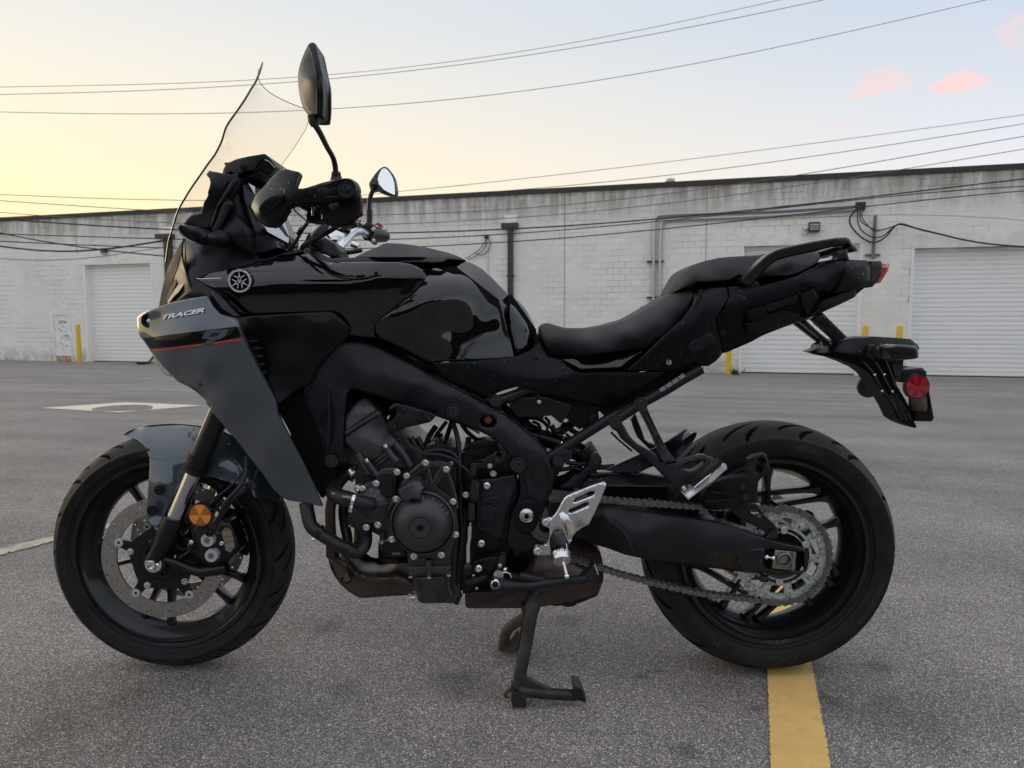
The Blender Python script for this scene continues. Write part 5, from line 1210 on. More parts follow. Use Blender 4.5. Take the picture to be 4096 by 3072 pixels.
# ---- seats
seat_c = D(8, '150,880,-.045 260,885,-.05 550,912,-.06 900,830,-.06 1150,690,-.06 1300,600,-.06 1450,550,-.08 1485,590,-.11 135,960,-.085 250,1000,-.115 550,1000,-.140 900,950,-.150 1150,850,-.145 1350,720,-.135 260,1160,-.10 400,1165,-.115 900,1110,-.132 1150,1060,-.130 1400,850,-.125 1480,680,-.120 700,940,-.11 400,950,-.10 1000,830,-.10 1250,680,-.10')
st = solid('rider_seat', R(8, '132,905 150,880 200,868 260,884 350,908 450,913 550,912 700,890 800,862 900,830 1020,770 1150,690 1230,640 1300,600 1400,555 1460,547 1485,575 1484,650 1450,740 1380,850 1250,980 1150,1060 1100,1084 900,1110 650,1140 400,1165 260,1158 200,1110 160,1030 136,960'), seat_c, M['seat'], B, sym=True, h=13, bevel=9, bev_d=.008, rnd=True, lam=4e-6)
st['label'] = 'black grained rider seat'
ps_c = D(8, '1260,620,-.05 1340,480,-.05 1550,330,-.05 2000,270,-.05 1480,560,-.115 1500,500,-.125 1800,480,-.125 1500,420,-.11 1800,380,-.11 1400,520,-.10')+D(9, '360,235,-.05 700,215,-.05 740,240,-.08 600,360,-.12 320,400,-.125 500,290,-.10')
pss = solid('pillion_seat', R(8, '1262,622 1290,558 1340,480 1390,425 1450,380 1550,330 1650,305 1750,286 2000,270 2150,262')+R(9, '360,233 500,222 620,214 700,214 742,228 745,262 700,310 600,362 500,392 330,402 150,430')+R(8, '1900,440 1800,488 1650,498 1520,510 1490,540 1470,552 1400,562 1320,600'), ps_c, M['seat'], B, sym=True, h=13, bevel=8, bev_d=.007, lam=4e-6, rnd=True)
solid('seat_gap_shade', R(8, '1490,500 1900,430 1920,560 1790,560 1560,590 1480,600')+R(9, '150,500 130,430')[0:0], -.075, M['darkvoid'], B, sym=True, h=20)  # dark fill put in as the shade under the pillion seat
solid('seat_gap_shade', R(9, '0,430 320,395 560,370 740,300 870,260 880,290 700,345 250,485 0,520'), -.075, M['darkvoid'], B, sym=True, h=20)
# ---- tail
tl_c = D(8, '1490,600,-.115 1560,565,-.120 1790,545,-.125 1540,640,-.140 1400,850,-.150 1100,1110,-.140 900,1290,-.125 1260,1300,-.120 1600,1000,-.145 1620,1250,-.10 1850,1080,-.09 1700,850,-.142 1760,650,-.140')
tl = solid('seat_side_panel', R(8, '1488,610 1510,585 1560,566 1680,552 1795,545 1803,580 1800,645 1760,720 1700,820 1690,860 1705,930 1725,1010 1740,1150 1690,1205 1620,1250 1560,1248 1420,1275 1260,1300 1050,1294 900,1290 960,1230 1100,1110 1200,1025 1300,930 1400,812 1475,720 1500,660'), tl_c, M['matte_wet'], B, thick=.008, h=13, bevel=5, bev_d=.004, lam=1e-6)
mir(tl)
px_tube('panel_crease', 8, '1555,570 1550,640 1480,760 1380,870 1250,980 1100,1120 915,1285', -.146, [.006, .009, .009, .009, .008, .006, .003], M['matte'], tl, 10, 5, .6)
solid('panel_cover', R(8, '1438,1080 1470,1030 1560,975 1640,950 1665,975 1690,1020 1640,1060 1560,1110 1480,1135 1450,1120'), -.149, M['matte'], tl, thick=.01, h=14, bevel=4, bev_d=.003, rnd=True)
q = R(8, '1272,1215')[0]; lathe('seat_lock', [(.0001, -.003), (.0060, -.003), (.0066, 0), (.0066, .012)], P(*q, -.138), M['steel'], tl, 24)
solid('key_slot', R(8, '1267,1195 1277,1195 1277,1232 1267,1228'), -.1418, M['darkvoid'], tl, thick=.001, h=10)
bolts(8, '1755,955', -.143, .012, 'recess', 'matte', tl)
rt_c = D(9, '0,640,-.140 0,500,-.130 130,480,-.130 700,340,-.120 760,290,-.105 1100,280,-.075 1135,440,-.085 1000,540,-.085 300,560,-.142 700,450,-.135 940,330,-.122 860,520,-.110 600,700,-.11 200,800,-.115 0,960,-.09 700,640,-.10')
rt = solid('tail_fairing', R(8, '1795,545 1900,542')+R(9, '130,482 250,482 400,445 560,395 700,335 760,290 820,272 880,268 1000,270 1100,274 1134,285 1138,330 1132,440 1095,488 1060,515 1020,548 1012,565 900,620 760,682 640,735 590,755 545,768 430,810 300,860 200,915 60,975 0,1000')+R(8, '2180,940 2000,1030 1850,1082 1742,1140 1726,1010 1705,930 1690,860 1700,820 1762,718 1802,645 1804,580'), rt_c, M['matte_wet'], B, sym=True, h=13, bevel=4, bev_d=.004, lam=1e-6)
rt['label'] = 'matte black tail fairing beaded with rain'
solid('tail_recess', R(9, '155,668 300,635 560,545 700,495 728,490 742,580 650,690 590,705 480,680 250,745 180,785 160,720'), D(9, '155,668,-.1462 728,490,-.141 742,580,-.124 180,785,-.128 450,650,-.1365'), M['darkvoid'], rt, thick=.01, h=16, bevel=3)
solid('recess_block', R(9, '175,670 300,635 335,700 480,665 590,700 540,715 400,740 210,772 185,720'), D(9, '175,670,-.152 590,700,-.138 210,772,-.134 400,660,-.149'), M['matte'], rt, thick=.01, h=16, bevel=5)
solid('recess_block', R(9, '590,548 690,500 735,585 690,680 640,690 598,620'), D(9, '590,548,-.149 690,500,-.146 640,690,-.130 735,585,-.132'), M['matte'], rt, thick=.01, h=16, bevel=5)
solid('recess_block', R(9, '300,632 560,548 582,600 460,640 335,690'), D(9, '300,632,-.148 560,548,-.146 450,660,-.140'), M['matte'], rt, thick=.008, h=16, bevel=4)
solid('tail_undertray', R(9, '160,770 500,682 545,686 590,715 650,712 700,680 745,600 1020,495 1028,545 1010,565 760,682 600,745 540,768 430,800 240,855 165,840'), D(9, '160,770,-.142 545,690,-.136 700,680,-.132 1020,500,-.106 1010,565,-.085 600,745,-.115 240,855,-.115'), M['matte'], rt, thick=.012, h=14, bevel=6, bev_d=.005)
solid('tail_facet', R(9, '850,545 900,440 942,332 1100,300 1128,330 1122,435 1085,480 1030,500'), D(9, '850,545,-.120 942,332,-.128 1120,330,-.094 1110,440,-.098 960,500,-.112'), M['matte_wet'], rt, thick=.006, h=14, bevel=5, bev_d=.004)
# grab rail
gr_c = D(9, '130,440,-.150 320,240,-.150 500,170,-.147 860,100,-.130 940,95,-.12 1040,200,-.10')
gl_ = solid('grab_rail', R(9, '122,462 125,425 145,395 235,312 325,232 400,192 500,164 700,124 860,98 945,95 975,108 1000,150 1030,176 1042,200 1030,206 975,212 963,190 962,155 860,165 700,207 580,232 480,255 400,280 348,318 300,370 240,440 195,478 150,482'), gr_c, M['satin'], B, thick=.030, h=12, bevel=8, bev_d=.010, lam=1e-6)
gl_['label'] = 'curved passenger grab rail'; mir(gl_)
solid('grab_rail_post', R(9, '880,205 955,185 960,235 970,270 870,272 885,240'), -.115, M['satin'], gl_, thick=.03, h=14, bevel=6, rnd=False)
solid('rail_crossbar', R(9, '740,210 860,170 1000,160 1040,200 960,215 850,215 790,235'), -.06, M['matte'], gl_, sym=True, h=16, bevel=4)
solid('grab_rail_foot', R(9, '160,440 260,440 270,485 165,488'), -.135, M['matte'], gl_, thick=.02, h=14, bevel=3)
# tail lamp
tlh = solid('tail_lamp', R(9, '1134,282 1215,280 1232,312 1222,395 1190,440 1150,485 1098,492 1132,440'), D(9, '1134,282,-.075 1230,312,-.060 1150,485,-.065'), M['satin'], B, sym=True, h=14, bevel=4); tlh['label'] = 'red tail lamp in a black housing'
solid('red_lens', R(9, '1226,300 1288,307 1272,360 1214,450 1164,462 1190,440 1222,395 1232,330'), D(9, '1226,300,-.055 1288,307,-.035 1214,450,-.045'), M['redlens'], tlh, sym=True, h=14, bevel=4, bev_d=.004)
solid('lens_rib', R(9, '1230,318 1282,322 1278,334 1231,330'), D(9, '1230,318,-.0565 1282,322,-.0385 1278,334,-.040'), mat('dark_red_lens', (.28, .004, .01), .1, 0, 1), tlh, thick=.002, h=14)
# ---- number plate hanger
hg = solid('plate_hanger', R(9, '585,757 700,722 760,682 965,885 900,910 810,940'), D(9, '585,757,-.03 760,682,-.03 965,885,-.03 805,940,-.03'), M['satin'], B, thick=.018, h=14, bevel=5, holes=[R(9, '634,745 660,736 685,738 720,775 845,885 852,898 838,906 822,908 730,835')])
solid('hanger_strut', R(9, '538,768 580,760 802,938 768,946'), .03, M['satin'], B, thick=.014, h=14, bevel=3)
rm_c = D(9, '640,988,-.004 700,975,-.012 760,955,-.035 960,890,-.07 1150,872,-.065 1330,880,-.06 1500,940,-.05 1300,1060,-.075 1050,1010,-.085 820,970,-.08 1250,1000,-.09 1490,960,-.06')
rm = solid('rear_mudguard', R(9, '640,990 700,972 760,955 800,938 960,888 1010,878 1100,880 1150,870 1330,880 1450,890 1500,935 1500,970 1400,990 1390,1120 1370,1140 1365,1200 1320,1170 1300,1075 1250,1060 1150,1040 1000,1010 880,985 800,1000 700,1000'), rm_c, M['matte_wet'], B, back=.03, h=14, bevel=2, bev_d=.001)
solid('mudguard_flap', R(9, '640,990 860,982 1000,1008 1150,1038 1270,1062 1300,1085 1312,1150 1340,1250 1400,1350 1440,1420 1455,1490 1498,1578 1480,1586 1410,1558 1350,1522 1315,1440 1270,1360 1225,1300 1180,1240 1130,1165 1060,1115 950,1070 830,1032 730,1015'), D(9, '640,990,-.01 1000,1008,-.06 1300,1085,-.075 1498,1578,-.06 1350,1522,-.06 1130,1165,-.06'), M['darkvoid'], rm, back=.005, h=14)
for s in ('1150,1040 1210,1130 1260,1230 1320,1330 1400,1430 1440,1510', '1060,1050 1150,1150 1210,1260 1290,1370 1370,1510', '1250,1060 1290,1150 1330,1270'): px_tube('flap_rib', 9, s, -.078, .005, M['satin'], rm, 8, 4)
for s in ('1300,1340 1360,1400 1430,1520 1380,1520', ): solid('flap_panel', R(9, '1295,1320 1340,1315 1430,1520 1385,1525'), -.082, M['satin'], rm, thick=.006, h=14, bevel=3)
bolts(9, '1170,1170 1245,1168 1228,1297 1308,1300', -.082, .0052, 'button', 'chrome', rm)
tsb = solid('rear_indicator', R(9, '1283,962 1298,942 1360,934 1480,947 1512,975 1508,1030 1482,1046 1340,1056 1290,1040'), -.215, M['satin'], B, thick=.045, h=12, bevel=10, bev_d=.012, rnd=True); tsb['label'] = 'near rear indicator'
solid('indicator_slot', R(9, '1305,990 1480,1000 1482,1012 1310,1006'), -.2162, M['darkvoid'], tsb, thick=.003, h=12); solid('indicator_edge', R(9, '1480,950 1514,975 1512,1030 1488,1044 1500,1000'), -.205, M['clear'], tsb, thick=.025, h=12, bevel=3)
px_tube('indicator_stalk', 9, '1170,990,-.08 1215,995,-.12 1240,995,-.16 1290,995,-.19', -.1, [.024, .022, .015, .013], M['rubber'], tsb, 16, 4)
px_tube('stalk_boot', 9, '1120,985,-.07 1165,990,-.10', -.1, [.030, .026], M['rubber'], tsb, 16)
f2 = solid('rear_indicator', R(9, '1395,925 1450,915 1500,925 1518,960 1515,985 1480,990 1400,975'), .18, M['satin'], B, thick=.04, h=12, bevel=6, rnd=True)
px_tube('indicator_stalk', 9, '1350,960,.05 1390,958,.12 1430,955,.19', .1, [.022, .020, .018], M['rubber'], f2, 14)
# plate, bracket and reflectors
pb = solid('plate_bracket', R(9, '1370,1130 1540,1114 1556,1130 1575,1145 1572,1200 1380,1230'), -.055, M['satin'], B, thick=.11, h=14, bevel=3)
np_ = solid('number_plate', R(9, '1440,1180 1575,1190 1632,1510 1612,1535 1470,1532 1440,1400'), D(9, '1440,1180,-.06 1575,1190,-.095 1632,1510,-.095 1470,1532,-.06'), M['satin'], B, thick=.004, h=14, bevel=3, rnd=False); np_['label'] = 'number plate in a dark holder seen from behind its edge'
solid('plate_metal', R(9, '1435,1340 1575,1330 1580,1440 1560,1462 1455,1450'), D(9, '1435,1340,-.068 1575,1330,-.100 1560,1462,-.100 1455,1450,-.070'), mat('dull_plate_metal', (.16, .15, .13), .4, .6, noise=(30, .8, (.06, .055, .05))), np_, thick=.002, h=14, bevel=2)
c = P(*R(9, '1496,1262')[0], -.125); rr_ = lathe('reflector_holder', [(.0001, -.002), (.0292, -.002), (.0292, .006), (.020, .012), (.0001, .012)], c, M['rubber'], B, 40)
reflector_disc('red_lens', c, .0262, refl_mat('red_prisms', (.50, .012, .02), (.16, .003, .008)), rr_, sect=12)
c = P(*R(9, '1115,1262')[0], .15); lathe('reflector_holder', [(.0001, .002), (.0292, .002), (.0292, -.006), (.0001, -.008)], c, M['rubber'], B, 32)
px_tube('reflector_stay', 9, '1110,1262,.14 1180,1240,.08 1240,1250,.03', .1, .005, M['satin'], B)

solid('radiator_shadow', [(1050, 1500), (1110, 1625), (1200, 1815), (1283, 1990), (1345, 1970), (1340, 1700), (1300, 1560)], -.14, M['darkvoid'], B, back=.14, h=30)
M['nosep'] = mat('dark_nose_plastic', (.004, .004, .005), .35, spec=.12)
# ---- nose, windscreen, instruments
ns_c = D(2, '305,720,-.02 330,560,-.02 370,400,-.02 440,250,-.02 530,120,-.02 520,420,-.13 560,500,-.165 590,640,-.17 470,620,-.10 700,200,-.10 1130,260,-.11 1000,100,-.09 800,400,-.150 620,470,-.162 700,590,-.19 460,560,-.09 640,250,-.12')
ns = solid('nose_fairing', R(2, '300,722 305,690 318,620 335,540 352,470 372,400 400,330 440,250 480,180 530,110 560,60')+R(1, '560,1480 640,1460 760,1440 870,1480 920,1560 1000,1560 1100,1600 1130,1640')+R(2, '1140,262 1200,300 1400,262 1000,372 720,440 635,478 690,520 760,562 850,625 735,630 690,596 640,588 560,600 480,660 380,702'), ns_c, M['matte'], B, sym=True, h=13, bevel=2, lam=2e-6)
ns['label'] = 'matte black nose fairing below the windscreen'
px_tube('nose_edge', 2, '520,120,-.125 508,200,-.13 512,300,-.13 535,400,-.142 560,490,-.166 600,580,-.172', -.13, .0035, M['matte'], ns, 8, 4)
nf_ = tps(ns_c, 2e-6)
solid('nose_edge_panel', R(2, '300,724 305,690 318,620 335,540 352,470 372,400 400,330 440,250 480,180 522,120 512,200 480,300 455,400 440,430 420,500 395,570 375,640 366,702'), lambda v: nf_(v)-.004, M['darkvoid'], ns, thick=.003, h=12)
solid('nose_panel', R(2, '460,440 500,300 515,200 525,120 540,400 560,490 520,530 480,590 430,640 385,700 372,690 395,600'), D(2, '460,440,-.075 515,200,-.12 560,490,-.168 372,690,-.06 430,640,-.10 540,400,-.145 480,590,-.13'), M['nosep'], ns, thick=.004, h=13, bevel=3)
solid('position_lamp', R(2, '455,415 470,430 455,520 420,600 385,660 365,690 372,620 400,540 430,460'), D(2, '455,415,-.08 455,520,-.10 365,690,-.055'), M['darkvoid'], ns, thick=.006, h=10, bevel=3)
px_tube('trim_line', 2, '850,470,-.185 650,478,-.172 632,472,-.17', -.17, .0012, M['chrome'], ns, 6)
bolts(2, '615,360', -.140, .009, 'button', 'matte', ns)
solid('chin_fairing', R(2, '760,575 800,590 900,690 1000,800 1010,812 960,806 860,740 790,650'), D(2, '760,575,-.21 1000,800,-.232 860,740,-.228 800,590,-.212'), M['satin'], ns, thick=.01, h=12, bevel=3)
solid('chin_gap', R(2, '735,632 790,640 860,730 1000,815 990,826 840,790 780,720'), -.205, M['darkvoid'], ns, thick=.01, h=14)
# windscreen: cross-sections from the middle line (front) to the near edge, curved between
M['screen_edge'] = mat('screen_edge', (.05, .052, .058), .15, 0, 1)
edgN = R(1, '1013,280 1004,315 985,370 960,425 925,480 890,540 850,600 815,650 775,705 745,755 730,800 715,850 690,905 660,960 615,1020 570,1085 525,1150 480,1215 435,1290 400,1350 370,1430 345,1520 322,1600')+R(2, '362,330')
wN = [.165, .178, .183, .185, .185, .185, .185, .185, .185, .184, .183, .182, .180, .178, .172, .165, .155, .145, .132, .12, .105, .09, .075, .055]
bN = [.052, .054, .056, .058, .06, .06, .06, .058, .054, .048, .044, .04, .036, .032, .028, .024, .02, .018, .016, .014, .012, .01, .008, .005]
rowsN = catmull([[*P(e[0], e[1], -w), b] for e, w, b in zip(edgN, wN, bN)], 3)
nS = 14; V = []; rws = len(rowsN); m_ = 2*nS+1
for x, y, z, b in rowsN:
    for j in range(-nS, nS+1):
        s = j/nS; V.append((x-b*(1-s*s), -y*s, z))
F = [(i*m_+j, i*m_+j+1, (i+1)*m_+j+1, (i+1)*m_+j) for i in range(rws-1) for j in range(m_-1)]
ws = obj('windscreen', V, F, M['screen'], B, 60); ws['label'] = 'tall clear windscreen with rain drops'
tube('windscreen_edge', [V[i*m_] for i in range(rws)], .0021, M['screen_edge'], ws, 8)
tube('windscreen_edge', [V[i*m_+m_-1] for i in range(rws)], .0007, M['screen_edge'], ws, 6)
tube('windscreen_edge', V[:m_], .0010, M['screen_edge'], ws, 6)
# screen bracket and instrument tower
br_ = solid('screen_bracket', R(22, '960,300 975,250 1000,205 985,190 985,170 1010,163 1045,165 1150,120 1300,85 1420,65 1515,50 1540,60 1620,140 1672,225 1668,250 1600,345 1590,350 1480,268 1440,262 1350,285 1250,285 1190,340 1080,290 1060,320 1020,330 970,322'), D(22, '985,180,-.07 1515,55,-.085 1670,235,-.05 1350,285,-.10 1000,300,-.08 1250,200,-.10 1600,345,-.05'), M['matte'], B, sym=True, h=12, bevel=4, bev_d=.004)
br_['label'] = 'matte black windscreen bracket above the instruments'
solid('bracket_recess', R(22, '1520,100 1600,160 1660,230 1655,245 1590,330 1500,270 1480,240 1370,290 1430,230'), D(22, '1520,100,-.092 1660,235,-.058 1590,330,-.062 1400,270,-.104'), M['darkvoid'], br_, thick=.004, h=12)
px_tube('bracket_edge', 22, '1525,130,-.095 1570,150,-.088 1610,185,-.078 1650,235,-.066', -.08, .0022, M['greybolt'], br_, 6, 4)
bolts(22, '1232,222', -.107, .0095, 'socket', 'matte', br_)
solid('screen_mount', R(22, '790,272 830,285 880,290 960,308 1060,330 1170,300 1180,390 1060,430 1020,470 960,600 900,740 870,860 840,960 800,1030 700,1060 600,1010 560,1000 440,985 500,910 540,870 620,850 670,840 700,760 712,700 750,640 770,600 765,560 790,490 800,430 790,380 760,345 750,320'), D(22, '790,280,-.10 1170,300,-.10 440,985,-.12 800,430,-.125 700,1060,-.12 900,740,-.11'), M['matte'], B, sym=True, h=12, bevel=5, bev_d=.004)
solid('adjuster_rail', R(22, '1060,430 1110,380 1150,390 1100,500 900,760 860,920 820,1030 790,1020 850,840 900,700 990,560'), -.128, M['satin'], B, thick=.012, h=12, bevel=3)
solid('adjuster_rail', R(22, '1130,370 1190,385 1160,450 1120,560 1070,645 1050,630 1085,550 1100,480'), -.118, M['frame'], B, thick=.012, h=12, bevel=3)
solid('mount_arm', R(22, '1000,680 1060,670 1100,700 1090,760 1040,820 980,960 900,1100 820,1070 870,960 950,810 960,740'), -.135, M['matte'], B, thick=.02, h=12, bevel=5)
bolts(22, '1048,724', -.137, .010, 'button', 'satin')
solid('instrument_hood', R(22, '1170,430 1230,380 1350,320 1470,272 1500,290 1600,360 1520,420 1490,410 1400,400 1300,380 1200,430 1190,600 1250,760 1340,960 1400,1130 1460,1300 1400,1400 1370,1400 1290,1290 1250,1150 1180,1000 1150,900 1130,800 1080,700 1110,640 1150,580'), D(22, '1170,430,-.10 1470,272,-.085 1600,360,-.05 1290,1290,-.10 1460,1300,-.085'), M['matte'], B, sym=True, h=12, bevel=5, bev_d=.004)
da = solid('instrument_display', R(22, '1220,430 1300,425 1480,520 1830,1120 1858,1150 1855,1245 1800,1270 1540,1130 1440,1100 1380,1060 1300,800 1240,620'), D(22, '1220,430,-.09 1855,1245,-.04 1440,1100,-.095 1480,520,-.06'), M['satin'], B, sym=True, h=14, bevel=4, bev_d=.004)
da['label'] = 'instrument display tilted towards the rider'
solid('display_glass', R(22, '1305,440 1400,605 1345,720 1480,940 1560,1085 1835,1235 1852,1150 1770,920 1640,1020 1500,1000 1400,700 1480,530'), D(22, '1305,440,-.0905 1835,1235,-.046 1560,1085,-.095 1400,700,-.082'), mat('display_mirror_glass', (.50, .51, .53), .04, .9), da, thick=.001, h=14)
solid('headlamp_motor_cover', R(22, '1040,870 1090,800 1150,850 1240,990 1290,1100 1370,1400 1250,1330 1150,1250 1060,1200 900,1150 950,1000'), D(22, '1040,870,-.12 1370,1400,-.125 1150,1050,-.14 900,1150,-.13'), M['matte'], B, thick=.05, h=14, bevel=6)
px_tube('cable_boot', 22, '1430,1190,-.08 1620,1290,-.08 1780,1300,-.07', -.08, [.024, .026, .018], M['matte'], B, 16, 3)
# front indicator
fi = solid('front_indicator', R(22, '372,1065 375,1020 395,990 430,992 600,1020 660,1030 720,1070 742,1130 738,1180 700,1225 625,1248 500,1185 400,1110'), D(22, '372,1020,-.272 740,1150,-.238 550,1010,-.258 550,1100,-.268 500,1190,-.256 720,1070,-.232 625,1248,-.236 400,1110,-.264'), M['matte'], B, thick=.035, h=10, bevel=6, bev_d=.006, rnd=True); fi['label'] = 'near front indicator'
solid('indicator_slot', R(22, '450,1045 470,1040 690,1100 682,1118 470,1068'), D(22, '372,1020,-.2735 740,1150,-.2395 550,1010,-.2595 550,1100,-.2695 500,1190,-.2575 720,1070,-.2335 625,1248,-.2375 400,1110,-.2655'), M['darkvoid'], fi, thick=.003, h=10)
solid('indicator_edge', R(22, '368,1060 372,1015 392,990 382,1050 410,1110 500,1178 625,1244 480,1190 395,1125'), -.268, M['clear'], fi, thick=.02, h=10)
px_tube('indicator_stalk', 22, '720,1160,-.225 800,1170,-.20 860,1175,-.17 940,1180,-.14', -.2, [.0155, .018, .024, .034], M['rubber'], fi, 18, 4)
solid('front_indicator', R(22, '590,1015 650,960 680,985 660,1030'), .22, M['satin'], B, thick=.03, h=10, bevel=3)
# ---- hand guard
hg_c = D(22, '1345,760,-.36 1400,600,-.36 1775,245,-.40 1985,300,-.425 1930,470,-.432 1800,560,-.430 1500,1000,-.38 1620,1020,-.39 1440,770,-.40 1780,900,-.415 1600,480,-.392 1550,750,-.415')
hg1 = solid('hand_guard', R(22, '1342,762 1352,700 1380,640 1410,580 1500,500 1600,380 1700,280 1775,240 1880,268 1975,290 1990,320 1960,400 1930,480 1975,510')+R(21, '220,385 300,365 500,300 700,250 850,232 950,245 1020,290 1050,350 1058,410 1040,480 1000,530 900,570 700,592 500,600 200,625 80,635 0,680')+R(22, '1850,790 1800,850 1770,920 1700,990 1640,1025 1520,1010 1450,950 1400,870'), hg_c+D(21, '500,300,-.435 850,235,-.435 1055,410,-.43 500,600,-.43 900,570,-.43 700,420,-.448'), M['matte_wet'], B, thick=.018, h=12, bevel=6, bev_d=.007, lam=1e-6)
hg1['label'] = 'matte black hand guard on the near handlebar'
solid('guard_pocket', R(22, '1438,755 1500,680 1600,615 1720,580 1780,600 1770,690 1640,800 1525,885 1480,900 1450,850'), D(22, '1438,755,-.409 1780,640,-.436 1500,890,-.405 1600,700,-.418'), M['matte'], hg1, thick=.006, h=12, bevel=4, bev_d=.003, rnd=True)
solid('pocket_slot', R(22, '1470,780 1520,710 1640,660 1740,640 1745,690 1640,780 1520,880 1485,850'), D(22, '1470,780,-.4175 1745,660,-.441 1500,880,-.412 1600,730,-.4265'), M['darkvoid'], hg1, thick=.002, h=12, rnd=True)
px_tube('guard_rim', 21, '540,345,-.447 760,270,-.449 860,285,-.45 950,340,-.448 975,400,-.447 940,470,-.447 860,500,-.448 560,515,-.447', -.447, .0045, M['matte'], hg1, 8, 5)
q = R(21, '870,388')[0]; lathe('screw_recess', [(.0001, -.001), (.0155, -.002), (.0175, -.005), (.0185, -.001), (.0195, .004)], P(*q, -.450), M['matte'], hg1, 28); bolt(*q, -.451, .0105, 'socket', 'satin', hg1)
# handlebar
hb = px_tube('handlebar', 21, '1180,1060,.28 1080,1020,.25 980,1040,.21 880,1130,.14 780,1240,.06 700,1330,.02', .1, .0185, M['alu_dry'], B, 20, 5); hb['label'] = 'silver tapered handlebar'
px_tube('handlebar_grip', 21, '1390,1075,.46 1180,1060,.30', .3, .017, M['rubber'], hb, 18)
hb2 = px_tube('handlebar', 21, '700,560,-.42 640,760,-.34 540,930,-.24 420,1080,-.12 480,1180,-.05', -.2, [.0155, .0155, .0165, .018, .018], M['alu_dry'], B, 20, 5)
px_tube('bar_grip', 21, '740,470,-.425 690,600,-.35', -.4, .018, M['rubber'], hb2, 18)
solid('bar_clamp', R(21, '240,1190 310,1040 350,1060 420,1180 540,1100 640,1160 700,1200 770,1300 740,1390 600,1380 560,1350 400,1290 230,1260'), D(21, '240,1190,-.06 420,1180,-.07 770,1300,-.05 600,1350,-.07'), M['matte'], B, sym=True, h=12, bevel=6)
px_tube('riser', 21, '380,1160 490,1200', -.09, .022, M['satin'], B, 20)
px_tube('wire_loom', 21, '210,1270,-.13 260,1210,-.14 420,1120,-.16 620,1010,-.20 740,930,-.25', -.15, .0095, M['rubber'], B, 12, 4)
for a in ('330,1120 345,1190', '470,1050 490,1120', '600,990 620,1050'): px_tube('cable_tie', 21, a, -.165, .0035, M['rubber'], B, 6)
px_tube('wire_loom', 21, '760,1380 860,1330 950,1320 1100,1290', .05, .010, M['rubber'], B, 10, 4)
px_tube('brake_line', 21, '20,1310,-.1 150,1120,-.12 200,1020,-.13 300,880,-.2', -.12, [.006, .006, .007, .006], M['rubber'], B, 10, 3)
px_tube('brake_line', 21, '160,1060,-.128 205,975,-.14', -.13, .0085, M['rubber'], B, 10)
px_tube('lever_cable', 21, '95,640,-.33 105,710,-.33 280,860,-.30 340,890,-.28', -.3, .0026, M['rubber'], B, 8, 0)
tp = px_tube('top_clamp', 21, '600,1090,.08 700,1050,.10 820,1070,.12', .1, [.014, .018, .012], M['alu_dry'], B, 16, 3, .5)
px_tube('top_clamp_bolt', 21, '665,1140,.06 745,1140,.06', .06, .011, M['alu_dry'], B, 14)
px_tube('fork_cap', 21, '950,1200,.10 1050,1240,.10', .1, .014, M['alu_dry'], B, 16)
# switch housings
sw = solid('switch_housing', R(21, '500,620 620,600 800,590 930,585 960,620 940,860 900,900 760,905 520,880 490,840 495,700'), -.385, M['satin'], B, thick=.06, h=12, bevel=8, bev_d=.010); sw['label'] = 'left switch gear below the hand guard'
q = R(21, '770,600')[0]; lathe('grip_flange', [(.0001, -.004), (.030, -.004), (.040, 0), (.042, .010)], P(q[0], q[1], -.390), M['matte'], sw, 32)
solid('switch_button', R(21, '945,620 1000,640 1010,790 950,770'), -.375, M['matte'], sw, thick=.03, h=12, bevel=3)
solid('switch_lever', R(21, '1010,670 1085,690 1090,740 1060,780 1010,795'), -.370, M['matte'], sw, thick=.02, h=12, bevel=4); solid('horn_button', R(21, '945,790 1000,810 1005,870 975,885 930,860'), -.380, M['redlens'], sw, thick=.02, h=12, bevel=3)
solid('lever_perch', R(21, '1000,560 1050,590 1055,640 1030,665 960,640 940,590'), -.36, M['matte'], sw, thick=.03, h=12, bevel=3)
solid('clutch_perch', R(21, '160,650 260,620 500,615 520,640 490,660 480,870 380,890 300,860 285,700 220,685'), -.35, M['satin'], sw, thick=.03, h=12, bevel=3)
solid('perch_window', R(21, '310,700 480,690 470,850 340,850'), -.352, M['darkvoid'], sw, thick=.004, h=12); px_tube('pivot_pin', 21, '378,660 382,790', -.357, .006, M['steel'], sw, 12)
px_tube('perch_edge', 21, '290,760 300,850 350,885 500,900 640,895 900,905', -.355, .003, M['satin'], sw, 8, 3)
sw2 = px_tube('switch_housing', 21, '1180,1060,.28 1260,1060,.31 1330,1065,.34 1440,1090,.37', .3, [.030, .036, .038, .028], M['satin'], B, 20, 0); sw2['label'] = 'right switch gear with red stop switch'
solid('stop_switch', R(21, '1285,905 1355,875 1400,930 1395,950 1340,935'), .33, mat('red_plastic', (.60, .02, .03), .35, 0, .5), sw2, thick=.02, h=12, bevel=3)
solid('master_cylinder', R(21, '1110,920 1160,880 1260,900 1290,990 1270,1110 1290,1180 1250,1200 1170,1120 1180,1040 1110,990 900,1000 880,960 950,930'), .27, M['satin'], B, thick=.04, h=12, bevel=6, rnd=True)
bolts(21, '1268,985 1268,1155', .262, .008, 'socket', 'steel')
px_tube('bleed_nipple', 21, '1068,960,.26 1070,900,.26 1068,850,.26', .26, [.010, .010, .005], M['rubber'], B, 12); px_tube('bleed_collar', 21, '1068,895 1069,880', .26, .0105, M['chrome'], B, 12)
solid('switch_face', R(21, '1440,980 1490,1030 1495,1100 1440,1160 1400,1080'), .36, M['matte'], sw2, thick=.02, h=12, bevel=4)
solid('lever_block', R(21, '740,980 880,930 910,960 840,1030 700,1030'), .15, M['satin'], B, thick=.03, h=12, bevel=4, rnd=True)
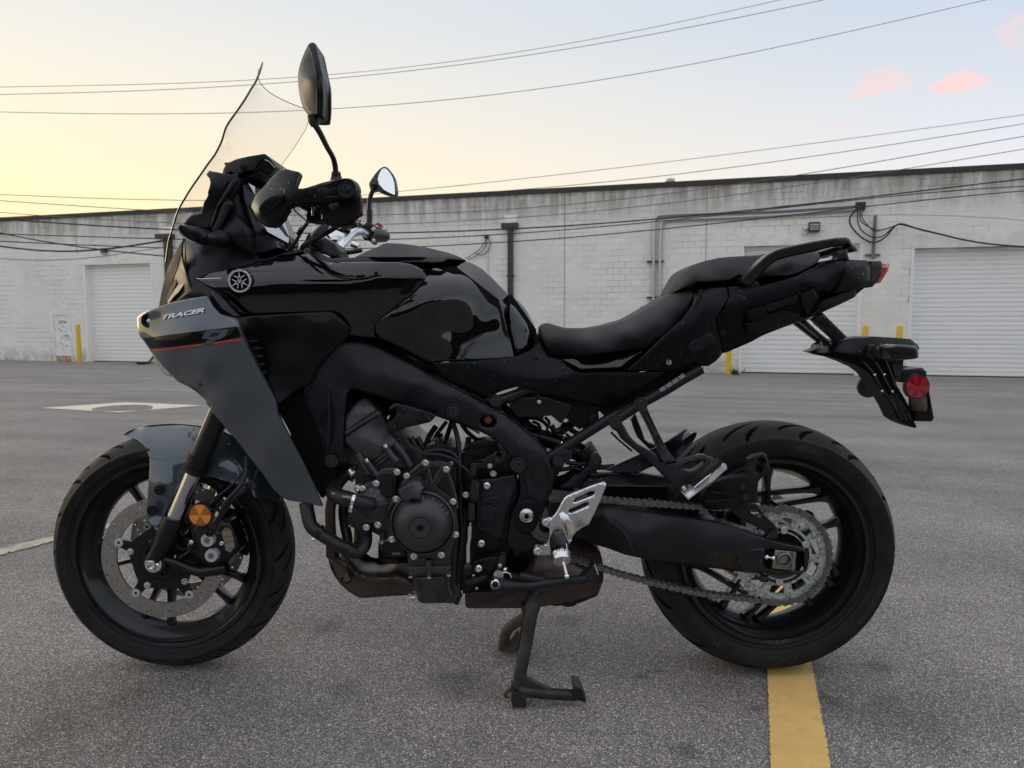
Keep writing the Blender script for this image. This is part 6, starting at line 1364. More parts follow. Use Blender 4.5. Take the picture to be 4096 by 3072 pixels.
# ---- mirrors
m1c = D(1, '1278,400,-.40 1375,130,-.44 1440,300,-.46 1465,600,-.46 1310,600,-.41 1400,680,-.44 1350,400,-.455')
mm_ = solid('mirror', R(1, '1275,400 1280,330 1305,245 1345,155 1368,131 1390,129 1410,150 1440,290 1462,400 1466,500 1465,600 1456,672 1430,678 1370,675 1340,650 1305,590 1284,500'), [(*q[:2], q[2]) for q in m1c], M['matte'], B, thick=.055, h=11, bevel=12, bev_d=.022, rnd=True); mm_['label'] = 'near rear view mirror seen from its edge'
solid('mirror_rim', R(1, '1350,150 1368,131 1390,129 1410,150 1440,290 1462,400 1466,500 1465,600 1456,672 1430,678 1412,650 1412,430 1395,310 1370,200'), D(1, '1350,150,-.445 1466,500,-.462 1412,430,-.474 1430,678,-.455 1395,310,-.474'), M['matte'], mm_, thick=.02, h=10, bevel=3, bev_d=.003)
px_tube('mirror_boot', 1, '1385,670 1395,720 1400,745', -.425, [.017, .0165, .012], M['rubber'], mm_, 16)
px_tube('mirror_stalk', 1, '1400,735,-.425 1440,800,-.42 1490,900,-.41 1530,970,-.40 1548,1030,-.39 1555,1100,-.385', -.4, [.0095, .0088, .0080, .0080, .0085, .0090], M['satin'], mm_, 16, 4)
px_tube('stalk_boot', 1, '1556,1085,-.385 1558,1130,-.38', -.38, [.014, .0165], M['rubber'], mm_, 16); px_tube('stalk_foot', 1, '1558,1125 1560,1150', -.38, [.018, .020], M['rubber'], mm_, 16)
m2 = solid('mirror', R(21, '1200,330 1210,290 1260,210 1340,110 1400,68 1440,62 1480,80 1540,150 1580,230 1600,320 1612,410 1605,480 1590,496 1540,490 1400,450 1320,410 1260,420 1215,390'), D(21, '1200,330,.40 1440,62,.40 1600,480,.36 1400,300,.375'), M['satin'], B, thick=.03, h=10, bevel=6, rnd=True); m2['label'] = 'far rear view mirror showing sky in its glass'
solid('mirror_glass', R(21, '1330,240 1350,170 1385,105 1420,84 1460,95 1510,150 1550,220 1575,300 1585,400 1585,465 1570,475 1500,445 1420,400 1350,320'), D(21, '1330,240,.377 1420,84,.388 1580,470,.350'), M['mirror'], m2, thick=.002, h=12)
px_tube('mirror_boot', 21, '1262,330,.385 1268,390,.385', .385, [.017, .012], M['rubber'], m2, 14)
px_tube('mirror_stalk', 21, '1268,380 1235,470 1210,560 1205,700', .38, .0110, M['satin'], m2, 14, 5); px_tube('stalk_boot', 21, '1208,700 1207,890', .38, [.015, .0145], M['rubber'], m2, 16); px_tube('stalk_foot', 21, '1206,885 1206,950', .37, .014, M['satin'], m2, 14)
# ---- engine block
eng = solid('engine', R(5, '430,600 610,444 640,455 745,560 800,640 870,700 960,780 1060,900 1180,960 1300,950 1450,980 1500,1100 1500,1500')+R(7, '1180,560 1180,690 1140,762 900,760 870,740 840,650 830,560 800,540 790,380 720,330 640,290 540,240 440,170')+R(5, '560,1650 530,1400 520,1200 560,1080 430,900'), -.115, M['engine'], B, sym=True, h=24, bevel=4)
eng['label'] = 'black three cylinder engine with bright cover screws'
solid('valve_cover', R(5, '425,640 480,560 545,490 608,446 640,455 700,520 745,570 600,660 430,775'), D(5, '425,640,-.150 610,446,-.138 745,570,-.145 430,775,-.160 600,560,-.158'), M['engine'], eng, back=-.05, h=12, bevel=6, bev_d=.006)
solid('head_gasket_flange', R(5, '425,775 600,665 735,578 760,590 765,610 600,700 430,812'), -.160, M['engine'], eng, back=-.08, h=12, bevel=3)
hd = solid('cylinder_head', R(5, '425,815 600,705 765,612 790,640 830,700 850,780 900,830 930,880 880,960 800,960 760,1010 690,1050 600,1110 560,1070 540,990 430,880'), D(5, '425,815,-.150 765,612,-.140 900,850,-.135 600,1110,-.148 620,850,-.158 760,750,-.138 800,900,-.150'), M['engine'], eng, back=-.08, h=12, bevel=5, lam=1e-6)
solid('cylinder_block', R(5, '540,990 600,1090 700,1050 830,960 900,920 960,880 1040,1010 1060,1090 1000,1130 900,1110 800,1130 740,1190 640,1200 590,1150'), -.140, M['engine'], eng, back=-.08, h=14, bevel=4)
for s in ('690,1055 860,930 885,955 715,1085', '705,1095 880,965 900,985 725,1115'): solid('casting_rib', R(5, s), -.150, M['engine'], eng, back=-.12, h=12, bevel=4)
px_tube('coolant_boss', 5, '820,935 855,985 915,1055', -.165, [.0125, .0130, .0135], M['engine'], eng, 16); px_tube('coolant_boss', 5, '640,1060 690,1130 730,1185', -.165, [.0115, .0125, .013], M['engine'], eng, 16)
px_tube('casting_column', 5, '545,980 600,1080 650,1170', -.155, .016, M['engine'], eng, 14); px_tube('casting_column', 5, '900,890 960,960 1040,1080', -.150, .015, M['engine'], eng, 14); px_tube('casting_column', 5, '960,960 1010,1030 1050,1100', -.155, .012, M['engine'], eng, 14)
px_tube('screw_head', 5, '800,895 815,925', -.165, .0090, M['steel'], eng, 12); px_tube('screw_head', 5, '622,1030 640,1062', -.165, .0090, M['steel'], eng, 12)
mp_ = solid('engine_mount', R(5, '940,505 1000,520 1300,615 1270,650 1235,682 1150,705 1060,722 960,750 880,772 835,755 822,725 835,690 900,650 920,580'), D(5, '940,505,-.168 1300,615,-.160 880,770,-.165 1000,640,-.172 1150,700,-.162'), M['frame'], eng, thick=.010, h=12, bevel=5, bev_d=.004)
bolts(5, '957,553 1200,650', -.178, .0135, 'socket', 'satin', mp_); bolts(5, '865,725', -.178, .016, 'flat', 'satin', mp_)
for x, y in ((980, 563), (1225, 650), (897, 733)): solid('paint_mark', R(5, f'{x},{y-8} {x+10},{y-6} {x+10},{y+8} {x},{y+6}'), -.1905, M['copper'], mp_, thick=.001, h=10)
px_tube('sensor_plug', 5, '850,560 900,530 940,520', -.15, [.007, .012, .010], M['rubber'], eng, 12); px_tube('sensor_tip', 5, '835,655 850,620', -.15, .0055, M['steel'], eng, 10)
for s in ('1000,830 1080,960', '1050,830 1140,990', '1110,830 1170,930'): px_tube('injector', 5, s, -.10, [.013, .010], M['exhaust'], eng, 12)
solid('coil_cover', R(5, '880,860 950,820 1000,900 1060,960 1020,1010 950,940'), -.13, M['satin'], eng, thick=.03, h=14, bevel=4)
# right casing with sprocket-side gear cover
gc_ = solid('clutch_cover', R(5, '930,1290 1035,1160 1060,1130 1180,1030 1260,1060 1300,1040 1385,1060 1440,1080 1440,1150 1400,1170 1440,1260 1470,1340 1480,1400 1500,1430 1480,1500 1490,1620')+R(7, '1170,200 1160,270 1130,330 1110,400 1110,430 1040,440 900,420 830,440 795,430 790,380 740,330 690,250 690,180 660,140 700,60 740,10'), -.166, M['engine'], eng, back=-.10, h=16, bevel=5, bev_d=.005)
for s in ('1080,1180 1190,1110 1215,1135 1195,1230 1150,1240', '1230,1110 1300,1085 1335,1110 1340,1130 1260,1270 1245,1270', '1290,1290 1365,1165 1400,1230 1430,1320 1440,1395 1400,1370'):
    solid('cover_pocket', R(5, s), -.1675, M['satin'], gc_, thick=.004, h=12, bevel=3, rnd=True)
for s in ('1180,1040 1220,1140 1250,1280', '1250,1285 1300,1190 1350,1110 1390,1075', '1010,1190 1100,1130 1180,1060', '1395,1150 1440,1260 1475,1400 1490,1500'): px_tube('cover_rib', 5, s, -.168, .0065, M['engine'], gc_, 10, 4)
c0 = R(20, '1320,597')[0]; cc_ = P(c0[0], c0[1], -.195); SR = .0665
prof = [(SR*1.04, .045), (SR*1.04, .018), (SR*1.0, .010), (SR*.97, .003), (SR*.90, -.006), (SR*.75, -.016), (SR*.60, -.022), (SR*.48, -.0245), (SR*.43, -.0250), (SR*.41, -.0285), (SR*.37, -.0285), (SR*.355, -.0250), (SR*.352, -.0275), (SR*.34, -.0285), (SR*.10, -.0285), (.0001, -.0285)]
st_ = lathe('stator_cover', prof, cc_, M['engine'], gc_, 72)
obj('hexagon_recess', [(cc_[0]+.0085*math.cos(math.pi/3*i+.3), cc_[1]-.0288, cc_[2]+.0085*math.sin(math.pi/3*i+.3)) for i in range(6)], [tuple(range(6))], M['darkvoid'], st_)
for a in (66, 45, 25, 88, 118): 
    u = dir_(a); p0 = cc_+u*SR*.55+np.array([0, -.0205, 0]); p1 = cc_+u*SR*.97+np.array([0, -.0005, 0]); tube('cover_ridge', [p0, p1], [.0015, .0045], M['engine'], st_, 8)
bx = solid('cover_shoulder', R(20, '1025,185 1050,165 1240,45 1290,50 1340,150 1300,230 1310,300 1200,290 1140,330 1075,305'), D(20, '1025,185,-.208 1240,45,-.205 1310,300,-.222 1100,310,-.212 1200,180,-.216'), M['engine'], gc_, thick=.04, h=12, bevel=7, bev_d=.006, rnd=False)
text_px('casting_lettering', 'CP3', *R(20, '1080,215 1225,150'), 14, -.219, M['frame'], bx, off=.0005, bold=.02, shear=.3)
lathe('ring_joint', [(SR*1.10, .02), (SR*1.10, .012), (SR*1.05, .010), (SR*1.04, .02)], cc_, M['engine'], gc_, 64)
bolts(5, '1190,1068 1388,1128 920,1155 1012,1193 912,1412 1452,1435 722,1263 543,1310 594,1312', -.176, .0105, 'socket', 'steel', gc_)
bolts(20, '1727,718 1222,983 1556,965 957,775 790,600 650,630', -.176, .0105, 'socket', 'steel', gc_); bolts(20, '995,590', -.176, .0105, 'socket', 'satin', gc_)
bolts(5, '1428,1078', -.15, .010, 'flat', 'steel', gc_)
# water pump and its covers
wp_ = solid('water_pump', R(5, '720,1190 760,1140 800,1120 900,1115 940,1130 950,1180 905,1200 900,1380 940,1400 925,1440 870,1490 800,1600 760,1640 700,1650 640,1640 580,1600 530,1560 560,1480 540,1340 600,1280 690,1240 720,1230'), -.170, M['engine'], eng, back=-.11, h=12, bevel=5, bev_d=.004)
solid('chain_cover', R(5, '752,1200 770,1160 820,1140 868,1160 888,1210 888,1370 860,1400 780,1400 752,1380'), -.178, M['satin'], wp_, back=-.16, h=12, bevel=6, bev_d=.005, rnd=True)
q = P(*R(5, '690,1450')[0], -.170); lathe('pump_housing', [(.037, .01), (.037, -.002), (.034, -.006), (.026, -.009), (.020, -.014), (.015, -.017), (.0001, -.018)], q, M['engine'], wp_, 48)
for a in (80, 55, 105, 0, 235, 262, 300): u = dir_(a); tube('pump_rib', [q+u*.018+np.array([0, -.013, 0]), q+u*.035+np.array([0, -.005, 0])], .0022, M['engine'], wp_, 8)
solid('pump_lug', R(5, '520,1280 560,1270 620,1280 690,1240 750,1240 760,1330 740,1360 600,1350 540,1340'), -.166, M['engine'], wp_, thick=.02, h=12, bevel=4)
h1 = px_tube('coolant_hose', 5, '480,1150,-.08 400,1210,-.10 330,1300,-.15 320,1360,-.18 400,1400,-.195 480,1420,-.20 560,1440,-.20 640,1460,-.195 690,1462,-.185', -.2, [.026, .026, .027, .029, .0295, .029, .027, .027, .026], M['rubber'], B, 22, 5); h1['label'] = 'thick black coolant hose with a bright clamp'
px_tube('hose_clamp', 5, '497,1424 525,1431', -.20, .0305, M['chrome'], h1, 28); px_tube('clamp_screw', 5, '478,1500 482,1535', -.215, .007, M['steel'], h1, 10)
text_px('hose_print', '034XXEPDM', *R(5, '398,1395 490,1412'), 9, -.2228, M['white'], h1, off=.0005, bold=0)
text_px('hose_print', '034XXEPDM', *R(5, '300,1366 375,1392'), 9, -.204, M['white'], h1, off=.001, bold=0)
px_tube('engine_bolt', 7, '472,240 472,262', -.13, .0095, M['steel'], eng, 10); px_tube('engine_bolt', 7, '368,180 368,196', -.12, .008, M['steel'], eng, 10)
solid('pump_bracket', R(7, '350,100 440,90 520,160 520,230 440,235 350,180'), -.12, M['engine'], eng, thick=.05, h=14, bevel=4)
px_tube('casting_column', 7, '472,180 472,240', -.13, .0125, M['engine'], eng, 12); px_tube('casting_column', 7, '610,230 610,292', -.12, .0125, M['engine'], eng, 12)
# radiator behind the wing and thermostat
rd_ = solid('radiator', R(5, '0,700 40,560 130,760 220,1000 330,1150 300,1290 215,1410 60,1100')+R(3, '1440,600 1380,300'), -.13, M['darkvoid'], B, sym=True, h=20); rd_['label'] = 'dark radiator behind the fairing wing'
mb = MB()
for i in range(9):
    a = P(*R(5, f'{205+i*3},{1290+i*8}')[0], -.1315); b = P(*R(5, f'{240+i*1.5},{1300+i*8}')[0], -.1315); mb.tube([a, b], .0009, 4)
mb.build('radiator_fin', M['steel'], rd_)['kind'] = 'stuff'
px_tube('thermostat', 5, '465,1130 500,1180 540,1150', -.09, [.022, .028, .020], M['steel'], eng, 16); px_tube('thermostat_bolt', 5, '480,1240 500,1215', -.09, .010, M['steel'], eng, 8)
lathe('spring_ring', [(.008, 0), (.011, -.004), (.014, 0), (.011, .004), (.008, 0)], P(*R(5, '505,1130')[0], -.095), M['copper'], eng, 24)
px_tube('radiator_hose', 5, '480,1120,-.06 400,1180,-.07 350,1280,-.08 340,1330,-.09', -.08, .026, M['rubber'], B, 16, 4)
# lower crankcase and sump
lc = solid('crankcase', R(7, '790,400 1112,400 1112,500 1118,560 1095,568 800,570 795,480'), -.150, M['engine'], eng, back=-.05, h=16, bevel=5)
solid('sump_flange', R(7, '800,492 1112,488 1114,556 990,540 960,570 925,540 800,565'), -.160, M['engine'], lc, back=-.12, h=14, bevel=4)
px_tube('sump_boss', 7, '948,440 950,500 950,560', -.160, [.0125, .0140, .0115], M['engine'], lc, 16)
for s in ('815,560 815,572', '952,562 952,575', '1098,548 1098,560'): px_tube('sump_screw', 7, s, -.16, .0085, M['steel'], lc, 6)
sm = solid('sump', R(7, '826,572 1118,560 1116,650 1160,690 1178,720 1140,760 1010,762 990,750 970,762 900,762 872,735 838,660'), D(7, '826,572,-.150 1118,560,-.150 900,760,-.11 1140,760,-.10 1000,650,-.152'), M['engine'], eng, sym=True, h=14, bevel=7, bev_d=.012); sm['label'] = 'ribbed black oil sump'
for s in ('860,590 858,640 885,720', '1095,575 1095,640 1120,700', '985,660 990,745'): px_tube('sump_rib', 7, s, -.148, .006, M['engine'], sm, 8)
px_tube('drain_bolt', 7, '820,712 850,712', -.10, .016, M['steel'], sm, 6)
of = px_tube('oil_filter', 7, '690,305,-.06 690,435,-.06', -.06, .062, M['satin'], eng, 30)
solid('oil_filter_shell', R(7, '598,300 790,310 790,432 640,438 615,420 598,370'), -.118, M['satin'], eng, sym=True, h=14, bevel=8, bev_d=.02)
for i in range(8): px_tube('filter_print', 7, f'{682+i*8},387 {682+i*8},402', -.1185, .0011 if i % 3 else .0018, M['greybolt'], eng, 4)
# exhaust headers and collector
ex = px_tube('exhaust_header', 7, '300,-140,-.10 250,-40,-.11 225,60,-.12 225,180,-.12 232,300,-.11 240,400,-.08', -.1, [.020]*4+[.022, .026], M['exhaust'], B, 20, 5); ex['label'] = 'heat browned exhaust header pipes'
px_tube('header_pipe', 7, '350,-60,-.02 320,60,-.04 330,180,-.04 350,290,-.05 340,400,-.05', -.04, .021, M['exhaust'], ex, 18, 5); px_tube('header_pipe', 7, '520,60,.05 480,130,.04 440,200,.03 430,300,.02 380,400,.0', .0, .022, M['exhaust'], ex, 18, 5)
solid('heat_shield', R(7, '188,75 200,60 205,230 215,380 200,300 186,150'), -.10, M['exhaust'], ex, thick=.05, h=14)
col_ = solid('exhaust_collector', R(7, '215,378 260,368 340,372 420,395 460,440 500,468 600,470 800,464 880,470 880,640 820,692 760,690 640,700 480,712 430,705 370,670 310,620 260,550 228,480 212,420'), D(7, '215,378,-.03 340,372,-.02 460,440,-.015 600,470,-.012 800,464,-.012 480,712,-.06 310,620,-.05 228,480,-.045 330,480,-.125 420,560,-.128 600,580,-.125 780,580,-.125 700,640,-.108 560,650,-.11 250,440,-.09 560,510,-.085 700,505,-.08 400,430,-.085'), M['exhaust'], ex, back=-.004, h=12, lam=2e-6, rnd=False)
px_tube('collector_seam', 7, '212,380 226,480 262,556 312,624 372,674 432,708 482,714 640,702 800,694', -.048, .0045, M['exhaust'], ex, 8, 3)
px_tube('lambda_sensor', 7, '350,590 343,560 338,530', -.138, [.017, .0115, .009], M['exhaust'], ex, 6); px_tube('sensor_thread', 7, '340,585 337,602', -.125, .021, M['satin'], ex, 20)
px_tube('sensor_cable', 7, '338,540 348,500 355,450 345,410 320,380', -.13, .0045, M['rubber'], ex, 8, 4)
lh = px_tube('lower_coolant_hose', 7, '45,20,-.16 60,110,-.17 90,200,-.18 200,280,-.185 350,365,-.185 420,385,-.175 480,330,-.16 490,250,-.14 480,215,-.13', -.18, [.026, .026, .0255, .025, .025, .025, .024, .022, .021], M['rubber'], B, 22, 5); lh['label'] = 'lower coolant hose looping under the wing'
for s in ('128,222 152,242', '332,348 358,366'): px_tube('hose_clamp', 7, s, -.185, .0275, M['satin'], lh, 24)
px_tube('clamp_screw', 7, '90,285 110,290', -.19, .009, M['steel'], lh, 8); px_tube('clamp_screw', 7, '312,405 330,412', -.19, .009, M['satin'], lh, 8)
# gearbox side: front sprocket cover, clutch arm, shift linkage
gb = solid('gearbox', R(6, '-40,1000 60,760 200,700 420,700 560,780 640,900 640,1250 560,1659')+R(7, '1500,560 1500,640 1400,690 1240,690 1180,660 1160,500 1170,100'), -.085, M['satin'], B, sym=True, h=24); gb['label'] = 'dark gearbox casing'
spc = solid('sprocket_cover', R(6, '240,1010 300,985 420,980 560,950 605,948 640,1010 655,1070 600,1140 545,1270 520,1420 480,1570 400,1540 250,1460 235,1300 240,1200'), D(6, '240,1010,-.135 600,950,-.135 650,1080,-.120 480,1570,-.130 250,1460,-.140 400,1250,-.145 560,1150,-.136'), M['frame'], B, back=-.09, h=13, bevel=6, bev_d=.006); spc['label'] = 'front sprocket cover'
q = P(*R(6, '362,1310')[0], -.148); lathe('cover_disc', [(.0195, .008), (.0195, -.001), (.0178, -.002), (.0172, .0), (.0001, .0)], q, M['frame'], spc, 40)
for s in ('300,1165 470,1145 440,1240 380,1225 340,1230 300,1250', ): solid('cover_panel', R(6, s), -.1495, M['frame'], spc, thick=.006, h=12, bevel=4)
for s in ('375,1150 385,1230', '455,1180 425,1250', '290,1400 250,1440', '330,1400 300,1470'): px_tube('cover_rib', 6, s, -.147, .003, M['frame'], spc, 8)
bolts(6, '347,1050', -.148, .016, 'button', 'steel', spc); bolts(6, '297,1597', -.128, .0155, 'button', 'steel', spc); bolts(6, '410,935', -.13, .010, 'socket', 'steel', spc); bolts(6, '150,1135', -.15, .010, 'socket', 'steel', gc_); bolts(6, '30,1198 55,1508', -.172, .0105, 'socket', 'steel', gc_)
ca = solid('clutch_arm', R(6, '195,840 230,830 300,840 340,790 400,750 440,745 430,790 470,800 520,730 545,800 500,830 430,860 425,890 350,900 290,880 250,900 200,900'), -.15, M['satin'], B, thick=.03, h=12, bevel=4); bolts(6, '378,862', -.155, .009, 'flat', 'steel', ca)
px_tube('cable_boot', 6, '225,850 220,900 225,950', -.165, [.0125, .014, .010], M['rubber'], ca, 14); px_tube('clutch_cable', 6, '-250,745,-.13 -100,760,-.14 0,790,-.155 90,850,-.165 160,900,-.165 205,960,-.165', -.165, .0055, M['rubber'], ca, 10, 5)
px_tube('neutral_link', 6, '230,990 232,1020', -.165, .012, M['rubber'], ca, 12); solid('cable_adjuster', R(6, '190,1020 200,1000 260,1010 278,1030 275,1190 262,1205 200,1205 188,1190'), -.168, M['rubber'], ca, thick=.02, h=12, bevel=5, bev_d=.006)
px_tube('adjuster_sleeve', 6, '205,1205 200,1290 200,1365', -.155, [.012, .0165, .017], M['rubber'], ca, 14)
sr = px_tube('shift_rod', 7, '1252,195 1250,260 1245,300 1240,340 1240,455', -.17, [.0092, .0092, .0072, .0085, .0085], M['alu'], B, 12); sr['label'] = 'bright gear shift rod'; px_tube('rod_thread', 7, '1258,165 1253,200', -.17, .0036, M['steel'], sr, 8)
px_tube('rod_boot', 7, '1238,455 1235,500 1230,545', -.17, [.008, .0165, .009], M['rubber'], sr, 14, 3)
for s in ('1190,-120,-.13 1185,60,-.135 1195,260,-.13 1180,420,-.13 1165,560,-.12 1150,740,-.09', '1215,60,-.12 1205,300,-.12 1190,480,-.12 1170,640,-.10'): px_tube('drain_tube', 7, s, -.12, .0085, M['rubber'], B, 10, 4)
px_tube('drain_tube_end', 7, '1165,650 1180,700 1160,740 1150,765', -.10, [.007, .010, .011, .011], M['rubber'], B, 10)
lk = solid('shift_arm', R(19, '290,530 330,480 460,440 620,420 740,440 730,560 640,620 540,640 440,640 330,640'), -.13, M['satin'], B, thick=.03, h=12, bevel=5, rnd=True)
bolts(19, '378,578', -.155, .0165, 'button', 'steel', lk); bolts(19, '415,245', -.15, .016, 'button', 'steel', lk); bolts(19, '312,675 356,840', -.14, .0062, 'button', 'steel', lk)
px_tube('pivot_boot', 19, '700,390 690,480 660,580', -.155, [.012, .018, .014], M['rubber'], lk, 14); bolts(19, '665,540', -.172, .008, 'button', 'steel', lk)
lathe('spring_anchor', [(.0001, -.008), (.0115, -.008), (.0125, 0), (.0001, 0)], P(*R(19, '645,650')[0], -.15), M['steel'], lk, 24); lathe('ball_joint', [(.0001, -.006), (.005, -.004), (.007, 0), (.0001, 0)], P(*R(19, '735,590')[0], -.155), M['chrome'], lk, 20)
px_tube('pin_boss', 19, '700,430 705,370', -.14, .011, M['steel'], lk, 12)
# side stand folded up along the frame
ss = px_tube('side_stand', 19, '560,800,-.155 800,800,-.16 1100,800,-.175 1300,770,-.18 1500,745,-.185 1800,720,-.19', -.17, [.030, .024, .020, .018, .016, .017], M['rubber'], B, 18, 4); ss['label'] = 'black side stand folded up'
solid('stand_foot', R(19, '1740,700 1830,640 1900,520 1925,530 1970,660 1970,700 1900,765 1800,770 1740,740'), -.195, M['rubber'], ss, thick=.03, h=12, bevel=4); px_tube('stand_edge', 19, '1915,525 1968,660', -.197, .0018, M['steel'], ss, 6)
px_tube('stand_highlight', 19, '1490,738 1800,718', -.205, .0016, M['satin'], ss, 6)
solid('stand_bracket', R(19, '520,740 600,700 760,720 820,780 800,860 740,880 600,890 530,860'), -.165, M['rubber'], ss, thick=.03, h=12, bevel=5)
lathe('stand_bolt', [(.0001, -.004), (.0092, -.004), (.0100, 0), (.0100, .004)], P(*R(19, '601,784')[0], -.172), M['chrome'], ss, 6); lathe('stand_bolt_ring', [(.0085, -.004), (.0104, -.003), (.0110, .003)], P(*R(19, '601,784')[0], -.1705), M['chrome'], ss, 28); lathe('stand_bolt_head', [(.0001, -.0056), (.0082, -.0056), (.0085, -.003)], P(*R(19, '601,784')[0], -.171), M['satin'], ss, 6)
for i in range(6): px_tube('spring_coil', 19, f'{825+i*18},{640+i*3} {830+i*18},{700+i*3}', -.175, .0042, M['rubber'], ss, 8)
px_tube('stand_spring', 19, '930,675 1240,730', -.175, [.0155, .0165], M['rubber'], ss, 16); px_tube('spring_hook', 19, '690,630 760,632 800,650 812,700', -.178, .0022, M['steel'], ss, 6)
solid('stand_switch', R(19, '215,740 400,690 480,665 495,720 400,760 235,810'), -.16, M['rubber'], ss, thick=.03, h=12, bevel=4)
lathe('washer', [(.004, 0), (.007, -.003), (.008, 0)], P(*R(19, '1265,600')[0], -.13), M['steel'], ss, 20); px_tube('spring_post', 19, '1258,540 1262,655', -.14, .011, M['satin'], ss, 12)
# silencer under the engine
slc = solid('silencer', R(7, '1218,690 1400,668 1640,655 1700,560 1760,400 1960,330 2000,300 2120,300 2180,360 2212,380 2230,440 2240,520 2235,600 2200,690 2150,705 2000,745 1850,775 1740,795 1690,798 1240,797 1222,780'), D(7, '1218,690,-.07 1222,790,-.04 1690,798,-.04 1700,700,-.115 1400,740,-.110 2000,500,-.125 2240,520,-.05 2200,690,-.05 2000,300,-.06 2100,560,-.115 1850,650,-.125 1850,775,-.05'), M['exhaust_brown'], B, sym=True, h=14, lam=4e-6); slc['label'] = 'brown heat stained silencer under the swingarm'
solid('silencer_shroud', R(7, '1216,688 1300,680 1520,672 1640,690 1600,797 1240,799 1220,782'), D(7, '1216,688,-.080 1222,790,-.05 1600,797,-.05 1640,690,-.122 1400,730,-.122'), M['exhaust'], slc, sym=True, h=14, lam=4e-6)
solid('silencer_outlet', R(7, '1850,775 2000,735 2200,688 2195,705 2100,745 2040,765 2030,780 1990,788 1950,788 1940,778 1880,782'), -.05, M['satin'], slc, sym=True, h=14, bevel=4)
lathe('stand_cap', [(.0001, -.004), (.010, -.004), (.010, .004)], P(*R(7, '1790,648')[0], -.126), M['steel'], slc, 24)
# ---- centre stand
cs = px_tube('centre_stand', 7, '1770,630,-.13 1735,720,-.14 1700,830,-.16 1680,1000,-.175 1650,1150,-.19 1620,1310,-.20 1608,1420,-.205 1607,1500,-.205', -.17, [.036, .034, .030, .0235, .0235, .0235, .0235, .022], M['stand'], B, 18, 3); cs['label'] = 'dirty black centre stand carrying the motorcycle'
solid('stand_gusset', R(7, '1630,800 1790,690 1760,790 1740,870 1690,880 1650,880'), -.165, M['stand'], cs, thick=.04, h=14, bevel=5)
solid('stand_shoe', R(7, '1556,1400 1600,1420 1665,1440 1672,1500 1664,1528 1570,1528 1556,1490'), -.225, M['stand'], cs, thick=.045, h=12, bevel=5)
solid('stand_web', R(7, '1625,1290 1660,1300 1740,1350 1840,1395 1840,1420 1640,1450 1600,1440'), -.215, M['stand'], cs, thick=.012, h=12, bevel=4)
px_tube('stand_lever', 7, '1610,1405 1800,1425 2040,1440', -.21, .0215, M['stand'], cs, 14)
pdl = solid('lever_pad', R(7, '2010,1385 2030,1375 2070,1390 2112,1485 2098,1492 2040,1475'), -.235, M['rubber'], cs, thick=.05, h=12, bevel=3)
for i in range(5): px_tube('pad_rib', 7, f'{2030+i*12},{1385+i*4} {2062+i*10},{1478+i*2}', -.2365, .0018, M['rubber'], cs, 6)
fl = px_tube('far_stand_leg', 7, '1700,860,-.02 1600,900,.0 1535,950,.03 1508,1020,.06 1495,1110,.08', .05, .0235, M['stand_dust'], cs, 16, 4)
px_tube('far_stand_leg', 7, '1690,850,-.06 1660,1000,-.02 1625,1130,.03 1590,1190,.06', 0, [.010, .012, .012, .010], M['stand'], cs, 10)
solid('far_stand_gusset', R(7, '1478,1110 1520,1090 1600,960 1622,985 1606,1090 1590,1210 1560,1190 1500,1160'), .06, M['stand_dust'], cs, thick=.012, h=12, bevel=3)
px_tube('far_shoe', 7, '1570,1375 1530,1410 1510,1430 1530,1470 1560,1480', -.17, .008, M['stand_dust'], cs, 10); 
px_tube('far_stand_leg', 7, '1560,1150,.08 1600,1300,.12 1650,1400,.16', .1, .0, M['stand'], cs, 4) if False else None
tube('far_stand_leg', [np.array([P(*R(7, '1600,1180')[0], .06)[0], .06, P(*R(7, '1600,1180')[0], .06)[2]]), np.array([P(*R(7, '1610,1300')[0], .12)[0]+.02, .15, .06]), np.array([P(*R(7, '1610,1300')[0], .12)[0]+.02, .17, .012])], .012, M['stand'], cs, 10)
# ---- swingarm
sw_c = D(10, '200,1240,-.120 600,1270,-.120 -150,1150,-.12 -100,1500,-.110 100,1600,-.105 350,1650,-.120 300,1380,-.150 500,1560,-.152 250,1300,-.140 900,1350,-.140')+D(11, '600,690,-.135 850,790,-.140 1150,865,-.128 870,850,-.142 700,1000,-.122 380,965,-.122 860,1015,-.128 1155,1000,-.122 500,850,-.152 750,900,-.148 1000,850,-.140')
sa = solid('swingarm', R(10, '-260,1200 -100,1180 180,1232 300,1236 500,1262 700,1290 900,1330')+R(11, '560,680 700,722 850,785 1000,825 1100,845 1145,868 1155,900 1160,960 1145,1005 1118,1024 1000,1022 860,1014 780,1014 600,990 380,965 240,945 100,920 0,900')+R(10, '300,1640 100,1580 -60,1545 -250,1500'), sw_c, M['frame'], B, back=-.085, h=14, bevel=7, bev_d=.008, lam=2e-6,
           holes=[R(11, '890,872 920,862 960,866 1125,885 1130,1000 960,995 905,985 878,960')]); sa['label'] = 'black alloy swingarm with chain adjuster window'
mir(sa)
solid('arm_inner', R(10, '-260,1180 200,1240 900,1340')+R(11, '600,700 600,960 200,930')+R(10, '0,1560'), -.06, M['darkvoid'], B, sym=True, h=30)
px_tube('arm_crease', 10, '250,1310 320,1380 450,1480 520,1600 560,1680', -.153, [.003, .006, .006, .005, .002], M['frame'], sa, 8, 4, .5)
solid('arm_end_boss', R(11, '720,870 880,850 885,870 870,960 880,1010 740,1000 700,940'), -.148, M['frame'], sa, thick=.012, h=14, bevel=9, bev_d=.008)
solid('adjuster_backing', R(11, '880,855 1140,880 1150,1010 880,1000'), -.108, M['darkvoid'], sa, thick=.01, h=20)
